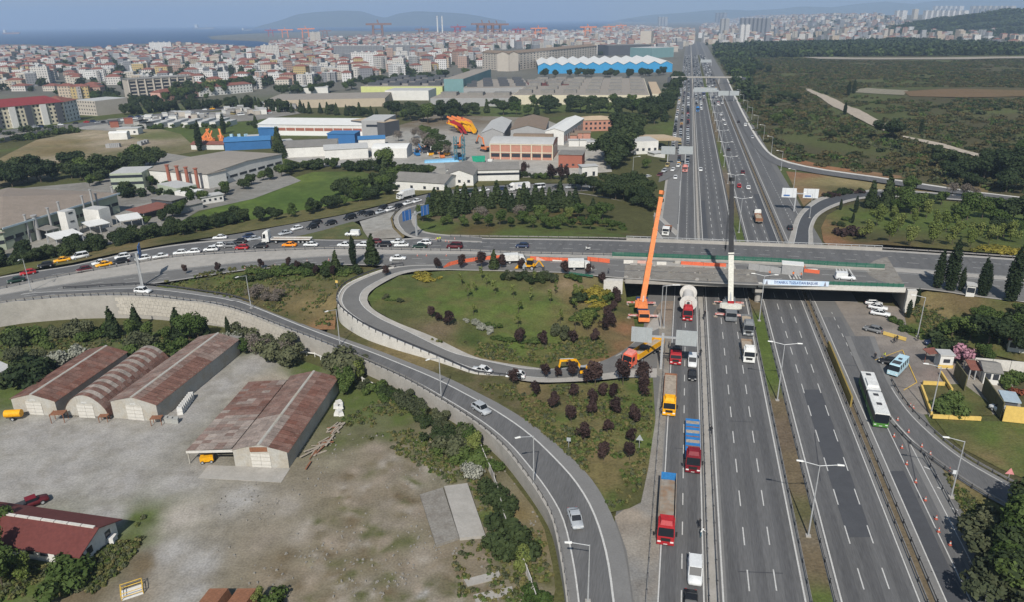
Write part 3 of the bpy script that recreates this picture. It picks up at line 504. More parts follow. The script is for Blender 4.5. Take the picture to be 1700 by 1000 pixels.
# the overpass
BA,BB=P(1036,462,6.15),P(1503,478,6.15);BC,BD=P(1040,397,6.15),P(1463,413.5,6.15)
def be(u,w=0.0,z=6.15):
    0
    a=BA.lerp(BB,u);b=BC.lerp(BD,u);p=a.lerp(b,w);return Vector((p.x,p.y,z))
br=empty('overpass_bridge',(0,0,0),0,'concrete road overpass across the motorway, half of its deck broken up','bridge')
def blk(name,u0,u1,w0,w1,z0,z1,m,parent=br):
    mb=MB();mb.hexa([be(u0,w0,z0),be(u1,w0,z0),be(u1,w1,z0),be(u0,w1,z0)],[be(u0,w0,z1),be(u1,w0,z1),be(u1,w1,z1),be(u0,w1,z1)]);return mb.obj(name,m,parent)
blk('deck_slab',-0.005,1.005,0.012,0.99,5.1,6.13,M_concD)
for w in (0.03,0.2,0.37,0.54,0.71,0.88):
    blk('girder',-0.004,0.486,w,w+0.03,4.45,5.1,M_conc);blk('girder',0.5,1.004,w,w+0.03,4.45,5.1,M_conc)
blk('abutment',-0.05,-0.003,-0.01,1.0,-0.4,5.09,M_conc);blk('abutment',1.003,1.05,-0.01,1.0,-0.4,5.09,M_conc)
blk('wing_wall',-0.075,-0.004,-0.06,-0.012,2.6,6.25,M_concL);blk('wing_wall',1.004,1.035,-0.06,-0.012,-0.3,6.2,M_concL)
blk('pier_cap',0.482,0.512,0.0,1.0,3.6,4.44,M_conc)
for w in (0.06,0.28,0.5,0.72,0.94):
    a=be(0.497,w,-0.2);MB().cyl(a,Vector((a.x,a.y,3.6)),.75,n=16).obj('pier_column',M_conc,br)
blk('fascia',0.005,0.485,-0.012,0.008,5.0,6.05,M_conc);blk('fascia',0.49,1.0,-0.02,0.008,5.25,6.35,M_concL)
blk('fascia',0.0,1.0,0.992,1.012,5.0,6.3,M_conc)
blk('stripped_slab',0.0,0.49,0.01,0.17,6.2,6.27,M_concD);blk('stripped_slab',0.0,0.49,0.19,0.3,6.24,6.34,M_concD)
blk('stripped_slab',0.02,0.42,0.31,0.40,6.2,6.42,M_conc)
for i in range(46):
    u,w=random.uniform(0.0,0.48),random.choice((0.018,0.175,0.305,0.405))+random.uniform(-.01,.012);s=random.uniform(.25,.8);p=be(u,w,6.26)
    mb=MB();mb.box(0,0,0,s*1.4,s,s*.5,random.uniform(0,3),.8);o=mb.obj('rubble',M_conc if i%3 else M_concD,br,loc=p)
blk('parapet',0.0,1.0,0.965,0.985,6.15,7.0,M_conc)
mb=MB();mb.bar(be(-.0,.975,7.5),be(1.0,.975,7.5),.12,.16);mb.obj('rail',M_galv,br)
mb=MB()
for i in range(36):p=be(i/35,.975,7.0);mb.box(p.x,p.y,7.0,.1,.1,.5)
o=mb.obj('rail_post',M_galv,br);o['kind']='stuff'
M_green=mat('green_railing',(0.02,0.115,0.075),0.55,0.25,1.5)
def green_run(pts,n,h0,h1,label,z=0):
    root=empty('green_railing',pts[0],0,label,'railing');c=resamp(pts,n+1);o=pts[0]
    for i in range(n):
        a,b=c[i]-o,c[i+1]-o;d=(b-a)*.03;mb=MB()
        for k in range(5):
            zz=h0+(h1-h0)*(k+.5)/5;mb.bar(a+d+Vector((0,0,zz)),b-d+Vector((0,0,zz)),.07,(h1-h0)/7)
        mb.obj('railing_panel',M_green,root)
        MB().box(a.x,a.y,a.z,.14,.14,h1+.1).obj('post',M_green,root)
    return root
md=[p+Vector((0,0,.05))for p in RMd.at(.45)];md=[p for p in md if P(1012,418,6.15).x<p.x<P(1482,446,6.1).x]
green_run(md,30,.35,1.5,'long green slatted railing on the median of the overpass')
gm_=MB()
for i in range(len(md)-1):gm_.bar(md[i]+Vector((0,0,.15)),md[i+1]+Vector((0,0,.15)),.5,.34)
tag(gm_.obj('median_kerb',M_conc),'low concrete kerb under the green median railing','kerb')
fr=[be(.735+.26*i/10,.0,6.35)for i in range(11)];green_run(fr,14,.1,.95,'short green railing on the bridge edge right of the banner')
green_run([P(945,455,6.1),P(985,460,6.1)],4,.1,.7,'piece of green railing lying by the broken bridge end')
ban=empty('banner',be(.505,-.026,6.2),0,'white and blue banner with lettering hung on the bridge railing','banner')
dv=be(.735,-.026,6.2)-be(.505,-.026,6.2);L_=dv.length;ban.rotation_euler=(0,0,math.atan2(dv.y,dv.x))
M_ban=mat('banner_cloth',(0.62,0.68,0.76),0.8,0.12,0.2,fine=3,col2=(0.42,0.56,0.74))
mb=MB();N_=24
for i in range(N_):
    x0,x1=L_*i/N_,L_*(i+1)/N_;y0,y1=.03*math.sin(i*1.3),.03*math.sin((i+1)*1.3)
    mb.hexa([(x0,y0,0),(x1,y1,0),(x1,y1+.02,0),(x0,y0+.02,0)],[(x0,y0,1.35),(x1,y1,1.35),(x1,y1+.02,1.35),(x0,y0+.02,1.35)])
mb.obj('cloth',M_ban,ban)
def text(s,size,loc,m,parent,rot=(math.pi/2,0,0),name='lettering',bold=.012,sx=1.0):
    c=bpy.data.curves.new(name,'FONT');c.body=s;c.size=size;c.align_x='CENTER';c.align_y='CENTER';c.extrude=.004;c.offset=bold;c.materials.append(m)
    t_=bpy.data.objects.new(name,c);me=bpy.data.meshes.new_from_object(t_);bpy.data.objects.remove(t_);o=bpy.data.objects.new(name,me);link(o,parent);o.location=loc;o.rotation_euler=rot;o.scale=(sx,1,1);return o
M_navy=mat('navy_print',(0.03,0.07,0.22),0.7,0)
text("İSTANBUL TUZLA'DAN BAŞLAR",.95,(L_*.5,-.05,.68),M_navy,ban,sx=.78)
for x in (.9,L_-.9):
    mb=MB();mb.cyl((x,-.06,1.02),(x,-.045,1.02),.13,n=10);mb.hexa([(x-.3,-.06,.12),(x+.3,-.06,.12),(x+.3,-.045,.12),(x-.3,-.045,.12)],[(x-.14,-.06,.86),(x+.14,-.06,.86),(x+.14,-.045,.86),(x-.14,-.045,.86)]);mb.obj('emblem',mat('emblem_print',(.2,.2,.24),.7,0),ban)
for i in range(5):
    a,b=P(1388+5.2*i,445.5,6.2),P(1396+6.2*i,464,6.2);ribbon('zebra_marking',[a,b],.38,0.04,None,M_white,RS.root)
for i in range(4):
    a,b=P(1310+5*i,456,6.2),P(1313.5+5.2*i,463,6.2);ribbon('zebra_marking',[a,b],.38,0.04,None,M_white,RS.root)
    # sea, islands, hills, haze
M_sea=mat('sea_water',(0.018,0.055,0.135),0.6,0.15,0.004,fine=6,spec=0.12)
shore=[(-900,84),(0,73),(53,73),(99,76.5),(152,76.5),(172,79),(219,72.5),(296,69.5),(360,72),(440,79),(455,72),(430,68),(352,65),(345,60),(365,58),(420,55),(560,50),(640,52),(700,51),(830,50.5),(900,52),(960,50),(1000,42),(1030,35),(1100,31.5)]
sp_=[P(x,y,-1.4)for x,y in shore]
sp_=[Vector((p.x,min(p.y,29500),-1.4))for p in sp_]
pts=sp_+[Vector((9000,29500,-1.4)),Vector((-29000,29500,-1.4)),Vector((-29000,sp_[0].y,-1.4))]
r=geometry.delaunay_2d_cdt([Vector((p.x,p.y))for p in pts],[(i,(i+1)%len(pts))for i in range(len(pts))],[],1,1e-3)
fs=[tuple(q)for q in r[2]];me=mesh_from('sea',[(v.x,v.y,-1.4)for v in r[0]],fs,M_sea)
if me.polygons[0].normal.z<0:me.flip_normals()
tag(inst('sea',me),kind='structure')
M_hill=mat('far_hill',(0.05,0.06,0.03),0.95,0.35,0.004,fine=6)
M_hillD=mat('wooded_hill',(0.03,0.045,0.016),0.95,0.45,0.01,fine=8,bump=.4)
def hill(name,dist,outline,depth,m,base=-2.0,n=60,bump=0.0):
    0
    xs=np.array([o[0]for o in outline]);hs_=[]
    for px,py in outline:
        d=_f*F+_R*(px-850)+_U*(500-py);k=dist/d[1];hs_.append((d[0]*k,HC+d[2]*k))
    wx=np.array([h[0]for h in hs_]);wz=np.array([max(h[1],base)for h in hs_])
    X=np.linspace(wx[0],wx[-1],n);Z=np.interp(X,wx,wz)
    v=[];K=9
    for j in range(K):
        t=-1+2*j/(K-1);e=math.cos(t*math.pi/2)**1.2 if abs(t)<1 else 0
        for x,z in zip(X,Z):v.append((x,dist+t*depth,base+(z-base)*e*(1+bump*(vnoise(x/depth*3,t*2+5)-.5)*(1 if abs(t)>.1 else 0))))
    f=[(j*n+i,j*n+i+1,(j+1)*n+i+1,(j+1)*n+i)for j in range(K-1)for i in range(n-1)]
    return tag(inst(name,mesh_from(name,v,f,m,smooth=True)),kind='structure')
hill('island_hills',13000,[(455,38),(480,30),(500,22),(530,19),(565,17),(600,18),(625,26),(640,29),(660,22),(690,18),(715,19),(740,20),(770,22),(790,25),(815,30),(840,34)],1200,M_hill,bump=.3)
hill('far_ridge',15000,[(1040,31),(1080,24),(1130,21),(1180,16),(1240,17),(1300,14),(1340,10),(1380,12),(1420,6),(1470,2),(1520,7),(1560,0),(1620,-3),(1680,-8),(1760,-6),(1900,-14),(2100,-5),(2300,10)],2500,M_hill,bump=.3)
HD=hill('wooded_hill',2700,[(1490,54),(1520,45),(1545,40),(1580,34),(1620,28),(1660,23),(1700,20),(1760,14),(1850,12),(2000,18),(2150,40)],420,M_hillD,n=120,bump=.35)
HZ=MB();HZ.hexa([(-30500,-400,-7),(30500,-400,-7),(30500,30500,-7),(-30500,30500,-7)],[(-30500,-400,640),(30500,-400,640),(30500,30500,640),(-30500,30500,640)])
hm=bpy.data.materials.new('haze_air');hm.use_nodes=True;ht=hm.node_tree;ht.nodes.remove(ht.nodes['Principled BSDF'])
pv=ht.nodes.new('ShaderNodeVolumePrincipled');pv.inputs['Color'].default_value=(0.56,0.74,1.0,1);pv.inputs['Density'].default_value=0.000125;pv.inputs['Anisotropy'].default_value=0.1
ht.links.new(pv.outputs[0],ht.nodes['Material Output'].inputs['Volume'])
tag(HZ.obj('haze',hm),kind='stuff')
# trees, shrubs, scrub
L_pine=leafmat('pine_leaf',(0.016,0.028,0.011),(0.045,0.062,0.022));L_cyp=leafmat('cypress_leaf',(0.010,0.019,0.008),(0.024,0.036,0.014))
L_plum=leafmat('plum_leaf',(0.022,0.013,0.013),(0.058,0.036,0.032));L_green=leafmat('green_leaf',(0.03,0.055,0.012),(0.08,0.11,0.03))
L_spring=leafmat('spring_leaf',(0.07,0.1,0.02),(0.15,0.17,0.05));L_olive=leafmat('olive_leaf',(0.04,0.05,0.025),(0.1,0.105,0.055))
L_scrub=leafmat('scrub_leaf',(0.026,0.038,0.012),(0.105,0.082,0.036));L_yel=leafmat('yellow_bloom',(0.11,0.11,0.022),(0.28,0.22,0.035))
L_pink=leafmat('pink_bloom',(0.25,0.1,0.14),(0.5,0.3,0.35));L_bare=leafmat('bare_twig',(0.11,0.09,0.075),(0.19,0.165,0.14));L_grey=leafmat('grey_leaf',(0.15,0.16,0.12),(0.33,0.33,0.28))
L_red=leafmat('red_leaf',(0.1,0.02,0.015),(0.2,0.06,0.03));L_grass=leafmat('grass_blade',(0.055,0.085,0.02),(0.17,0.14,0.06))
M_bark=mat('bark',(0.09,0.07,0.05),.9,.3,2)
def quads_mesh(name,C,A,B,m):
    0
    n=len(C);v=np.stack([C-A-B,C+A-B,C+A+B,C-A+B],1).reshape(-1,3)
    me=bpy.data.meshes.new(name);me.vertices.add(4*n);me.vertices.foreach_set('co',v.astype(np.float32).ravel())
    me.loops.add(4*n);me.loops.foreach_set('vertex_index',np.arange(4*n,dtype=np.int32))
    me.polygons.add(n);me.polygons.foreach_set('loop_start',np.arange(0,4*n,4,dtype=np.int32));me.polygons.foreach_set('loop_total',np.full(n,4,np.int32))
    me.materials.append(m);me.update(calc_edges=True);me.validate();return me
def rdir(n):
    d=rng.normal(size=(n,3));return d/np.linalg.norm(d,axis=1,keepdims=True)
def clump_points(lobes,n):
    0
    lob=np.array(lobes);w=(lob[:,3]*lob[:,4]+lob[:,4]*lob[:,5]);k=rng.choice(len(lob),n,p=w/w.sum())
    d=rdir(n);r=rng.uniform(.35,1.06,n)**.6;return lob[k,:3]+d*lob[k,3:]*r[:,None],d
def crown(name,lobes,n,leaf,m,up=0.25,core=0.0):
    C,d=clump_points(lobes,n);nn=d+rng.normal(size=d.shape)*.55+np.array([0,0,up]);nn/=np.linalg.norm(nn,axis=1,keepdims=True)
    a=np.cross(nn,rdir(n));a/=np.linalg.norm(a,axis=1,keepdims=True);b=np.cross(nn,a);s=(leaf*rng.uniform(.55,1.3,n))[:,None]
    return quads_mesh(name,C,a*s*.5,b*s*.5*rng.uniform(.55,1,n)[:,None],m)
def rl(n,R,H,z0,r0,r1,flat=1.0):
    return [(random.gauss(0,R),random.gauss(0,R),z0+random.random()*H,*(lambda q:(q,q,q*flat))(random.uniform(r0,r1)))for _ in range(n)]
CR={};TR={}
def variants(key,make,k,th,tr,trunkm=None):
    CR[key]=[make(i)for i in range(k)]
    mb=MB();mb.cyl((0,0,-.4),(0,0,th),tr,tr*.55,7)
    for j in range(3):
        a=j*2.1+.4;mb.cyl((0,0,th*.72),(math.cos(a)*th*.25,math.sin(a)*th*.25,th*1.15),tr*.45,tr*.2,5)
    TR[key]=mb.mesh('trunk',trunkm or M_bark)
variants('pine',lambda i:crown('crown',rl(9,1.0,2.6,2.2,.9,1.7,.8)+[(0,0,3.2,1.9,1.9,1.8)],2600,.42,L_pine),4,2.6,.16)
variants('wide',lambda i:crown('crown',rl(10,1.9,2.4,3.2,1.2,2.0,.7)+[(0,0,4.2,2.8,2.8,1.7)],3300,.46,L_pine),3,3.2,.22)
variants('green',lambda i:crown('crown',rl(9,1.1,2.8,2.6,.9,1.6,.9)+[(0,0,3.8,1.7,1.7,1.7)],2600,.36,L_green),4,2.6,.15)
variants('spring',lambda i:crown('crown',rl(8,.75,2.8,2.2,.6,1.1,1.1),1150,.3,L_spring),3,3.0,.09)
variants('cone',lambda i:crown('crown',[(0,0,.9+.5*j,*(((1.45-.15*j)*random.uniform(.9,1.1),)*2),.75)for j in range(9)],1200,.42,L_pine),3,1.2,.12)
variants('cypress',lambda i:crown('crown',[(random.gauss(0,.06),random.gauss(0,.06),.8+.72*j,*((1.25*math.sin(math.pi*(.22+.74*j/12))**.8+.08,)*2),.8)for j in range(13)],1900,.38,L_cyp,up=.6),3,1.0,.16)
variants('plum',lambda i:crown('crown',rl(9,.42,1.5,1.5,.4,.75,1.2)+[(0,0,2.2,.75,.75,1.0)],1100,.24,L_plum,up=.1),4,1.5,.07)
variants('sapling',lambda i:crown('crown',rl(5,.25,1.7,1.7,.25,.5,1.5),130,.26,L_spring),3,3.0,.05)
variants('bare',lambda i:crown('crown',rl(8,.9,2.2,1.8,.7,1.3,1.0),1100,.2,L_bare),2,2.2,.09)
variants('olive',lambda i:crown('crown',rl(8,.9,1.2,.8,.7,1.2,.8),1900,.29,L_olive),3,.8,.1)
variants('bush',lambda i:crown('crown',rl(7,.8,.7,.35,.55,1.0,.75),1300,.27,L_green),4,.4,.06)
variants('darkbush',lambda i:crown('crown',rl(7,.8,.8,.4,.6,1.0,.8),1300,.27,L_pine),3,.4,.06)
variants('plumbush',lambda i:crown('crown',rl(6,.6,.6,.3,.5,.8,.8),480,.34,L_plum),2,.3,.05)
variants('yellow',lambda i:crown('crown',rl(7,.8,.4,.25,.5,.8,.6),520,.28,L_yel),3,.3,.04)
variants('pink',lambda i:crown('crown',rl(9,1.0,2.0,1.8,.7,1.3,.9),900,.4,L_pink),1,1.8,.1)
variants('grey',lambda i:crown('crown',rl(8,1.0,1.0,.6,.7,1.3,.8),1800,.24,L_grey),2,.5,.08)
variants('redbush',lambda i:crown('crown',rl(6,.6,.5,.3,.5,.7,.7),380,.3,L_red),1,.2,.05)
KINDN=dict(pine=('pine_tree','tree',6.0),wide=('pine_tree','tree',7.0),green=('leafy_tree','tree',6.6),spring=('young_tree','tree',5.6),cone=('conifer','tree',5.9),cypress=('cypress_tree','tree',10.2),plum=('plum_tree','tree',3.6),sapling=('sapling','sapling',4.0),bare=('bare_tree','tree',4.8),olive=('olive_shrub','shrub',2.6),bush=('shrub','shrub',1.9),darkbush=('shrub','shrub',2.0),plumbush=('plum_shrub','shrub',1.7),yellow=('flowering_shrub','shrub',1.3),pink=('blossom_tree','tree',4.6),grey=('grey_shrub','shrub',2.4),redbush=('red_shrub','shrub',1.5))
NT={}
KP=dict(pine='dark round pine',wide='broad dark pine',green='leafy green tree',spring='pale young tree',cone='pointed dark conifer',cypress='slim dark cypress',plum='purple-leaved plum tree',sapling='thin staked sapling',bare='bare brown-twigged tree',olive='grey-green shrub',bush='fresh green shrub',darkbush='dark green shrub',plumbush='purple shrub',yellow='yellow flowering shrub',pink='pink blossoming tree',grey='silvery pale shrub',redbush='red-leaved shrub')
PREP=('in','on','at','beside','below','standing','behind','before','between','along','among','around','above','by','rising','growing')
def where(label):
    w=label.split()
    for i,x in enumerate(w):
        if i and x in PREP:return ' '.join(w[i:])
    return label
def tree(kind,p,h,label,group,wide=1.0):
    0
    nm,cat,h0=KINDN[kind];s=h/h0;NT[cat]=NT.get(cat,0)+1
    r_=h/h0;sz='tall ' if r_>1.45 else ('small ' if r_<.75 else '')
    label=' '.join((sz+KP[kind]+' '+where(label)).split()[:16])
    root=empty(nm,p,random.uniform(0,6.28),label,cat,group);root.scale=(s*wide,s*wide,s)
    inst('trunk',TR[kind],root);inst('crown',random.choice(CR[kind]),root);return root
def at_px(lst,kind,h,label,group,wide=1.0,jit=.12):
    for q in lst:tree(q[2]if len(q)>2 else kind,place(q[0],q[1]),(q[3]if len(q)>3 else h)*random.uniform(1-jit,1+jit),label,group,wide)
def along(pts,n,spread,kinds,h,label,group,wide=1.0):
    c=resamp([place(*p)for p in pts],n)
    for p in c:
        x,y=p.x+random.gauss(0,spread*.5),p.y+random.gauss(0,spread*.5);tree(random.choice(kinds),Vector((x,y,ground_z(x,y))),random.uniform(*h),label,group,wide)
along([(-60,452),(60,440),(130,426),(200,412),(260,398),(330,388),(400,374)],44,4,['pine','pine','pine'],(3.8,6.0),'dark pine in the dense belt below the green works building','pines between the works and the queue',1.1)
along([(-60,440),(60,428),(200,404),(260,390),(340,378),(400,366)],22,4,['pine','pine'],(4,6),'dark pine in the dense belt below the green works building','pines between the works and the queue',1.1)
along([(400,374),(470,362),(540,348),(600,336),(645,322)],24,4,['pine','pine','green'],(3.5,6),'dark bushy tree at the lower edge of the bright green field','trees below the green field',1.1)
along([(250,375),(290,362),(340,335),(400,312),(450,297),(490,285)],18,3,['pine','green'],(4,7),'tree in the row between the long white works hall and the green field','trees beside the white works hall',1.0)
along([(560,330),(600,318),(640,312),(655,300)],12,5,['green','pine','wide'],(5,9),'leafy tree at the right end of the bright green field','trees at the end of the green field')
along([(480,283),(540,279),(600,281),(650,284),(720,292)],26,3,['pine','green','darkbush'],(4,6.5),'clipped dark tree in the hedge row along the lane above the green field','hedge trees along the lane')
at_px([(640,300,'cone',14),(645,285,'green',12),(463,252,'cone',14),(470,262,'cone',11),(372,222,'cypress',16),(330,225,'cypress',11),(332,250,'cypress',16),(425,212,'cone',9)],'cone',12,'tall pointed dark conifer among the coloured works sheds','tall conifers among the works')
along([(-30,318),(30,308),(60,300),(110,296),(150,296),(200,288),(240,278)],26,7,['wide','green','pine'],(8,13),'big round tree behind the green works building','big trees behind the works',1.1)
along([(150,310),(190,298),(230,290),(210,270),(260,262)],10,4,['green','pine'],(6,9),'tree between the two works halls','trees between the works halls')
along([(215,190),(260,186),(320,180),(400,178),(470,186),(560,190),(640,196)],40,5,['cone','pine','cone'],(8,12),'pointed conifer in the row behind the container storage','conifers behind the storage yards')
along([(280,168),(330,160),(400,150),(430,148)],16,14,['wide','green'],(13,18),'large dark tree standing before the apartment quarter','large trees before the apartments')
along([(660,196),(720,202),(800,188),(870,190),(950,186),(1040,190),(1090,196)],34,9,['cone','pine','wide','green'],(9,15),'dark tree in the wood behind the brick works hall','wood behind the brick works hall')
along([(820,178),(900,180),(1000,178),(1080,182),(1110,186)],20,9,['wide','green','pine'],(8,13),'dark tree in the wood behind the brick works hall','wood behind the brick works hall')
along([(660,235),(700,228),(720,250),(745,262),(690,250)],12,5,['green','bare','wide'],(7,11),'scruffy tree in the machinery yard beside the yellow booms','trees in the machinery yard')
along([(1018,282),(1024,270),(1030,258),(1036,246),(1042,232),(1035,222),(1050,215)],16,5,['wide','pine'],(10,15),'tall dark tree beside the bright paved yard and petrol station','trees beside the petrol station',1.1)
along([(1126,130),(1122,145),(1112,162),(1106,178),(1098,192),(1090,206)],22,6,['pine','cone','wide'],(8,13),'dark tree on the grassy bank along the traffic jam','trees along the traffic jam')
along([(640,152),(700,148),(760,148),(830,150)],14,6,['pine','green'],(6,9),'tree beside the grey saw-roofed factory','trees round the grey factories')
along([(900,128),(960,126),(1040,128),(1100,124)],18,8,['pine'],(9,12),'dark tree before the bright blue factory','trees before the blue factory')
at_px([(870,291,'plum',7),(915,298,'plum',7),(930,299,'plum',7),(940,296,'plum',7),(1070,283,'green',6)],'plum',7,'dark crown tree on the dry verge above the queue ramp','verge trees above the queue ramp')
along([(760,300),(800,296),(860,292),(900,296)],14,3,['bush','darkbush'],(2,3.5),'low shrub in front of the long white shed','shrubs by the white shed')
at_px([(702,368,'green',5),(712,360),(722,350),(735,345),(748,352),(742,338),(760,345),(772,340),(785,348),(790,334),(803,340),(815,346),(825,338),(838,345),(850,352),(862,344),(876,350),(888,344),(900,338),(912,345),(920,352),(935,345),(945,352),(955,348),(840,335),(870,335),(890,333),(930,334),(800,352),(770,355),(730,358),(752,362),(984,350,'cone',6),(996,352,'cone',5)],'cone',8.5,'dark pointed tree in the wooded loop above the overpass road','dark trees in the wooded loop',1.15,.25)
at_px([(745,372),(770,376),(790,374),(735,375,'green',4),(810,378),(830,374),(850,378),(870,372),(885,380),(905,376),(920,382),(935,375),(950,380),(965,375),(980,382),(990,372),(1005,378),(1015,384),(1000,365,'green',6),(985,362,'green',7),(960,362,'green',6),(895,365,'green',6),(860,362,'bare',6),(800,365,'bare',6),(945,365,'spring',5),(1030,378,'bush',2)],'green',4.2,'leafy green tree on the sunny side of the wooded loop','leafy trees in the wooded loop',1.2,.25)
at_px([(1012,330),(1022,333),(1000,324),(1035,330),(1046,336),(1058,342),(1030,322),(1045,322),(1060,328),(1066,340),(1074,345),(1082,350),(1015,318),(1050,312),(1062,316),(1075,330),(985,318),(965,316),(955,312)],'wide',7,'dark round tree between the queue ramp and the north loop','dark trees beside the north loop',1.0,.2)
at_px([(852,640),(905,637),(926,637,'plum',2.6),(950,636),(988,643,'plum',5.5),(1034,640,'plum',5),(1066,633,'plum',5),(890,657),(952,661),(985,672),(920,681),(1018,662),(1068,660),(948,704),(984,690),(970,735),(1008,720),(1052,706),(1055,700,'plum',3),(1002,765),(1045,765),(1046,737),(1000,660),(1022,690),(975,640),(1070,645)],'plum',3.4,'purple-leaved plum tree on the grassy verge beside the waiting trucks','plum trees on the truck verge',1.05,.15)
at_px([(717,530),(745,543),(728,536,'plum',3),(862,572),(902,576),(951,572),(988,570),(1004,552),(1008,535),(1018,520),(1026,505),(1022,495),(1014,545,'plum',4.4),(1000,473),(977,458),(938,456),(865,447),(727,447),(767,445),(833,445),(800,445,'plum',5.5),(642,458)],'plum',3.6,'purple-leaved plum tree around the lawn inside the loop ramp','plum trees round the loop lawn',1.05,.15)
at_px([(767,474),(777,497),(790,485),(808,477),(822,489),(852,495),(861,520),(880,500),(914,505),(922,488),(800,465),(886,470),(955,520),(786,525),(930,540),(860,545),(955,548,'sapling',5)],'sapling',4.2,'thin staked sapling on the lawn inside the loop ramp','saplings on the loop lawn')
at_px([(820,447,'cone',6.5)],'cone',6,'dark pointed conifer standing alone at the edge of the broken overpass road','lone conifer')
at_px([(955,500,'darkbush',3),(958,494,'spring',4),(985,535,'green',3.6),(975,550,'spring',4.5),(1000,500,'bush',2.4),(955,465,'bush',2.2),(820,545,'bush',1.6),(925,560,'olive',2.4),(940,566,'olive',2),(790,540,'grey',1.3),(800,548,'grey',1.3),(775,535,'grey',1.1),(812,552,'grey',1.2),(640,495,'olive',1.3),(665,503,'olive',1.2),(650,500,'bush',1)],'bush',2,'ornamental shrub in the planting around the loop lawn','ornamental shrubs of the loop lawn')
along([(840,462),(870,464),(900,464),(920,466)],16,1,['olive','darkbush'],(1.6,2.3),'grey green shrub in the low hedge at the top of the loop lawn','hedge of the loop lawn')
at_px([(983,485),(990,492),(978,494),(995,500),(985,500),(1000,487),(972,486),(706,462),(698,460),(712,464),(992,482),(988,510)],'yellow',1.2,'low yellow flowering shrub on the loop lawn','yellow shrubs',1.6)
at_px([(838,566,'bush',1),(848,568,'bush',1),(880,570,'bush',1),(890,568,'bush',1),(970,520,'bush',1.2),(960,530,'bush',1.2)],'bush',1,'bright green low shrub at the lower edge of the loop lawn','low shrubs of the lawn',1.8)
at_px([(558,447,'cone',6),(588,445,'cypress',8.5),(619,446,'cone',10)],'cone',8,'tall dark conifer beside the overpass road above the grassy bank','conifers above the grassy bank',.95,.05)
at_px([(434,446),(308,455),(363,452),(480,443),(508,442),(494,452),(525,458),(553,458)],'plum',3,'small purple plum tree along the kerb of the left approach road','plum trees along the left approach')
at_px([(430,498,'bare',4.4),(440,502,'bare',3.8),(422,496,'bare',3.6),(455,504,'bare',3.2),(462,498,'bare',3.4)],'bare',4,'bare brown thicket shrub on the grassy bank by the exit ramp','bare thicket on the bank',1.2)
along([(420,458),(460,455),(500,453),(550,452),(580,455)],22,3,['bush','darkbush'],(1.2,2.2),'low green shrub on the planted bank under the approach road','shrubs on the planted bank',1.4)
at_px([(190,562,'cone',9),(228,548,'cone',7.5),(225,565,'green',5),(298,565,'cone',8.5),(315,566,'green',8),(330,566,'green',7.5),(345,562,'cone',5),(380,558,'cypress',5.5),(282,568,'green',5),(130,562,'olive',4.5),(150,564,'bush',3),(100,562,'olive',3),(78,555,'bush',2.5),(45,560,'bush',4),(20,575,'darkbush',4),(120,605,'grey',4.5),(95,608,'grey',3.5),(60,640,'darkbush',5.5),(45,632,'darkbush',5),(25,600,'olive',3),(240,585,'olive',5),(225,590,'bush',4),(265,590,'bush',3.5),(385,570,'grey',4),(405,565,'olive',4),(175,555,'bush',3),(245,568,'green',4.5),(30,556,'bush',2.5),(70,575,'bush',2.5),(165,590,'bush',3),(60,600,'olive',2.5),(290,580,'bush',3),(310,590,'bush',2.5)],'green',5,'tree or shrub in the overgrown strip below the ramp wall','overgrown strip below the ramp wall',.95)
at_px([(425,590,'bare',5),(445,592,'bare',6),(460,598,'olive',5),(470,595,'bare',5),(440,580,'olive',5),(410,585,'green',4),(480,605,'olive',4),(560,625,'plum',5),(582,630,'olive',6),(575,655,'green',5.5),(570,640,'green',5),(598,632,'spring',5)],'olive',5,'half bare shrub at the yard edge below the curved exit ramp','shrubs at the yard edge',1.1)
along([(610,645),(650,664),(700,690),(735,715),(758,735)],24,1.6,['olive','bush','darkbush'],(1.4,2.5),'dense hedge shrub along the concrete fence by the exit ramp','hedge along the exit ramp')
at_px([(760,755,'olive',4.5),(775,745,'green',4.5),(790,748,'spring',4.5),(765,735,'green',4),(755,765,'bush',3),(790,765,'bush',3),(785,790,'grey',2.0),(796,775,'bush',2.2),(825,840,'darkbush',2.8),(828,855,'darkbush',2.6),(848,905,'darkbush',3.8),(848,918,'darkbush',3),(868,935,'spring',3.2),(862,955,'spring',2.6),(885,1000,'bush',2.4),(822,820,'darkbush',2.2)],'bush',3,'shrub growing over the broken fence beside the concrete slabs','shrubs along the broken fence',1.1)
at_px([(5,975,'green',6.5),(-10,950,'green',7),(45,960,'spring',4.5),(115,968,'bush',3.6),(95,955,'bush',2.4),(130,945,'bush',2.6),(430,1005,'spring',3),(450,1010,'bush',2.5),(-15,900,'green',7)],'green',5,'garden tree in front of the low red-roofed building','garden trees by the red roof')
at_px([(1555,478,'cypress',10.3),(1576,482,'cypress',13.5),(1594,483,'cypress',6.5),(1628,490,'cypress',9.8),(1634,491,'cypress',8.5),(1676,501,'cypress',14)],'cypress',10,'tall dark cypress standing beside the small white guard booth','cypresses by the guard booth',1.0,.02)
at_px([(1512,505,'cypress',5),(1522,506,'cypress',4.4),(1517,510,'cypress',4.6)],'cypress',4.5,'small cypress beside the right bridge abutment','small cypresses at the abutment')
at_px([(1610,566,'green',6.5),(1640,575,'wide',7),(1662,570,'cone',9),(1680,560,'green',6),(1570,585,'darkbush',4),(1625,545,'green',5),(1600,548,'bush',3),(1580,560,'green',5),(1690,585,'wide',6),(1630,600,'green',4.5),(1505,550,'bush',1.6),(1490,538,'bush',1.8),(1515,553,'bush',1.5),(1660,530,'bush',2),(1640,520,'bush',2),(1690,530,'green',4),(1710,560,'wide',7)],'green',5,'bushy tree on the slope behind the yellow-walled guard post','trees behind the guard post',1.1)
at_px([(1593,608,'pink',5)],'pink',5,'pink blossoming tree beside the guard cabin','blossom')
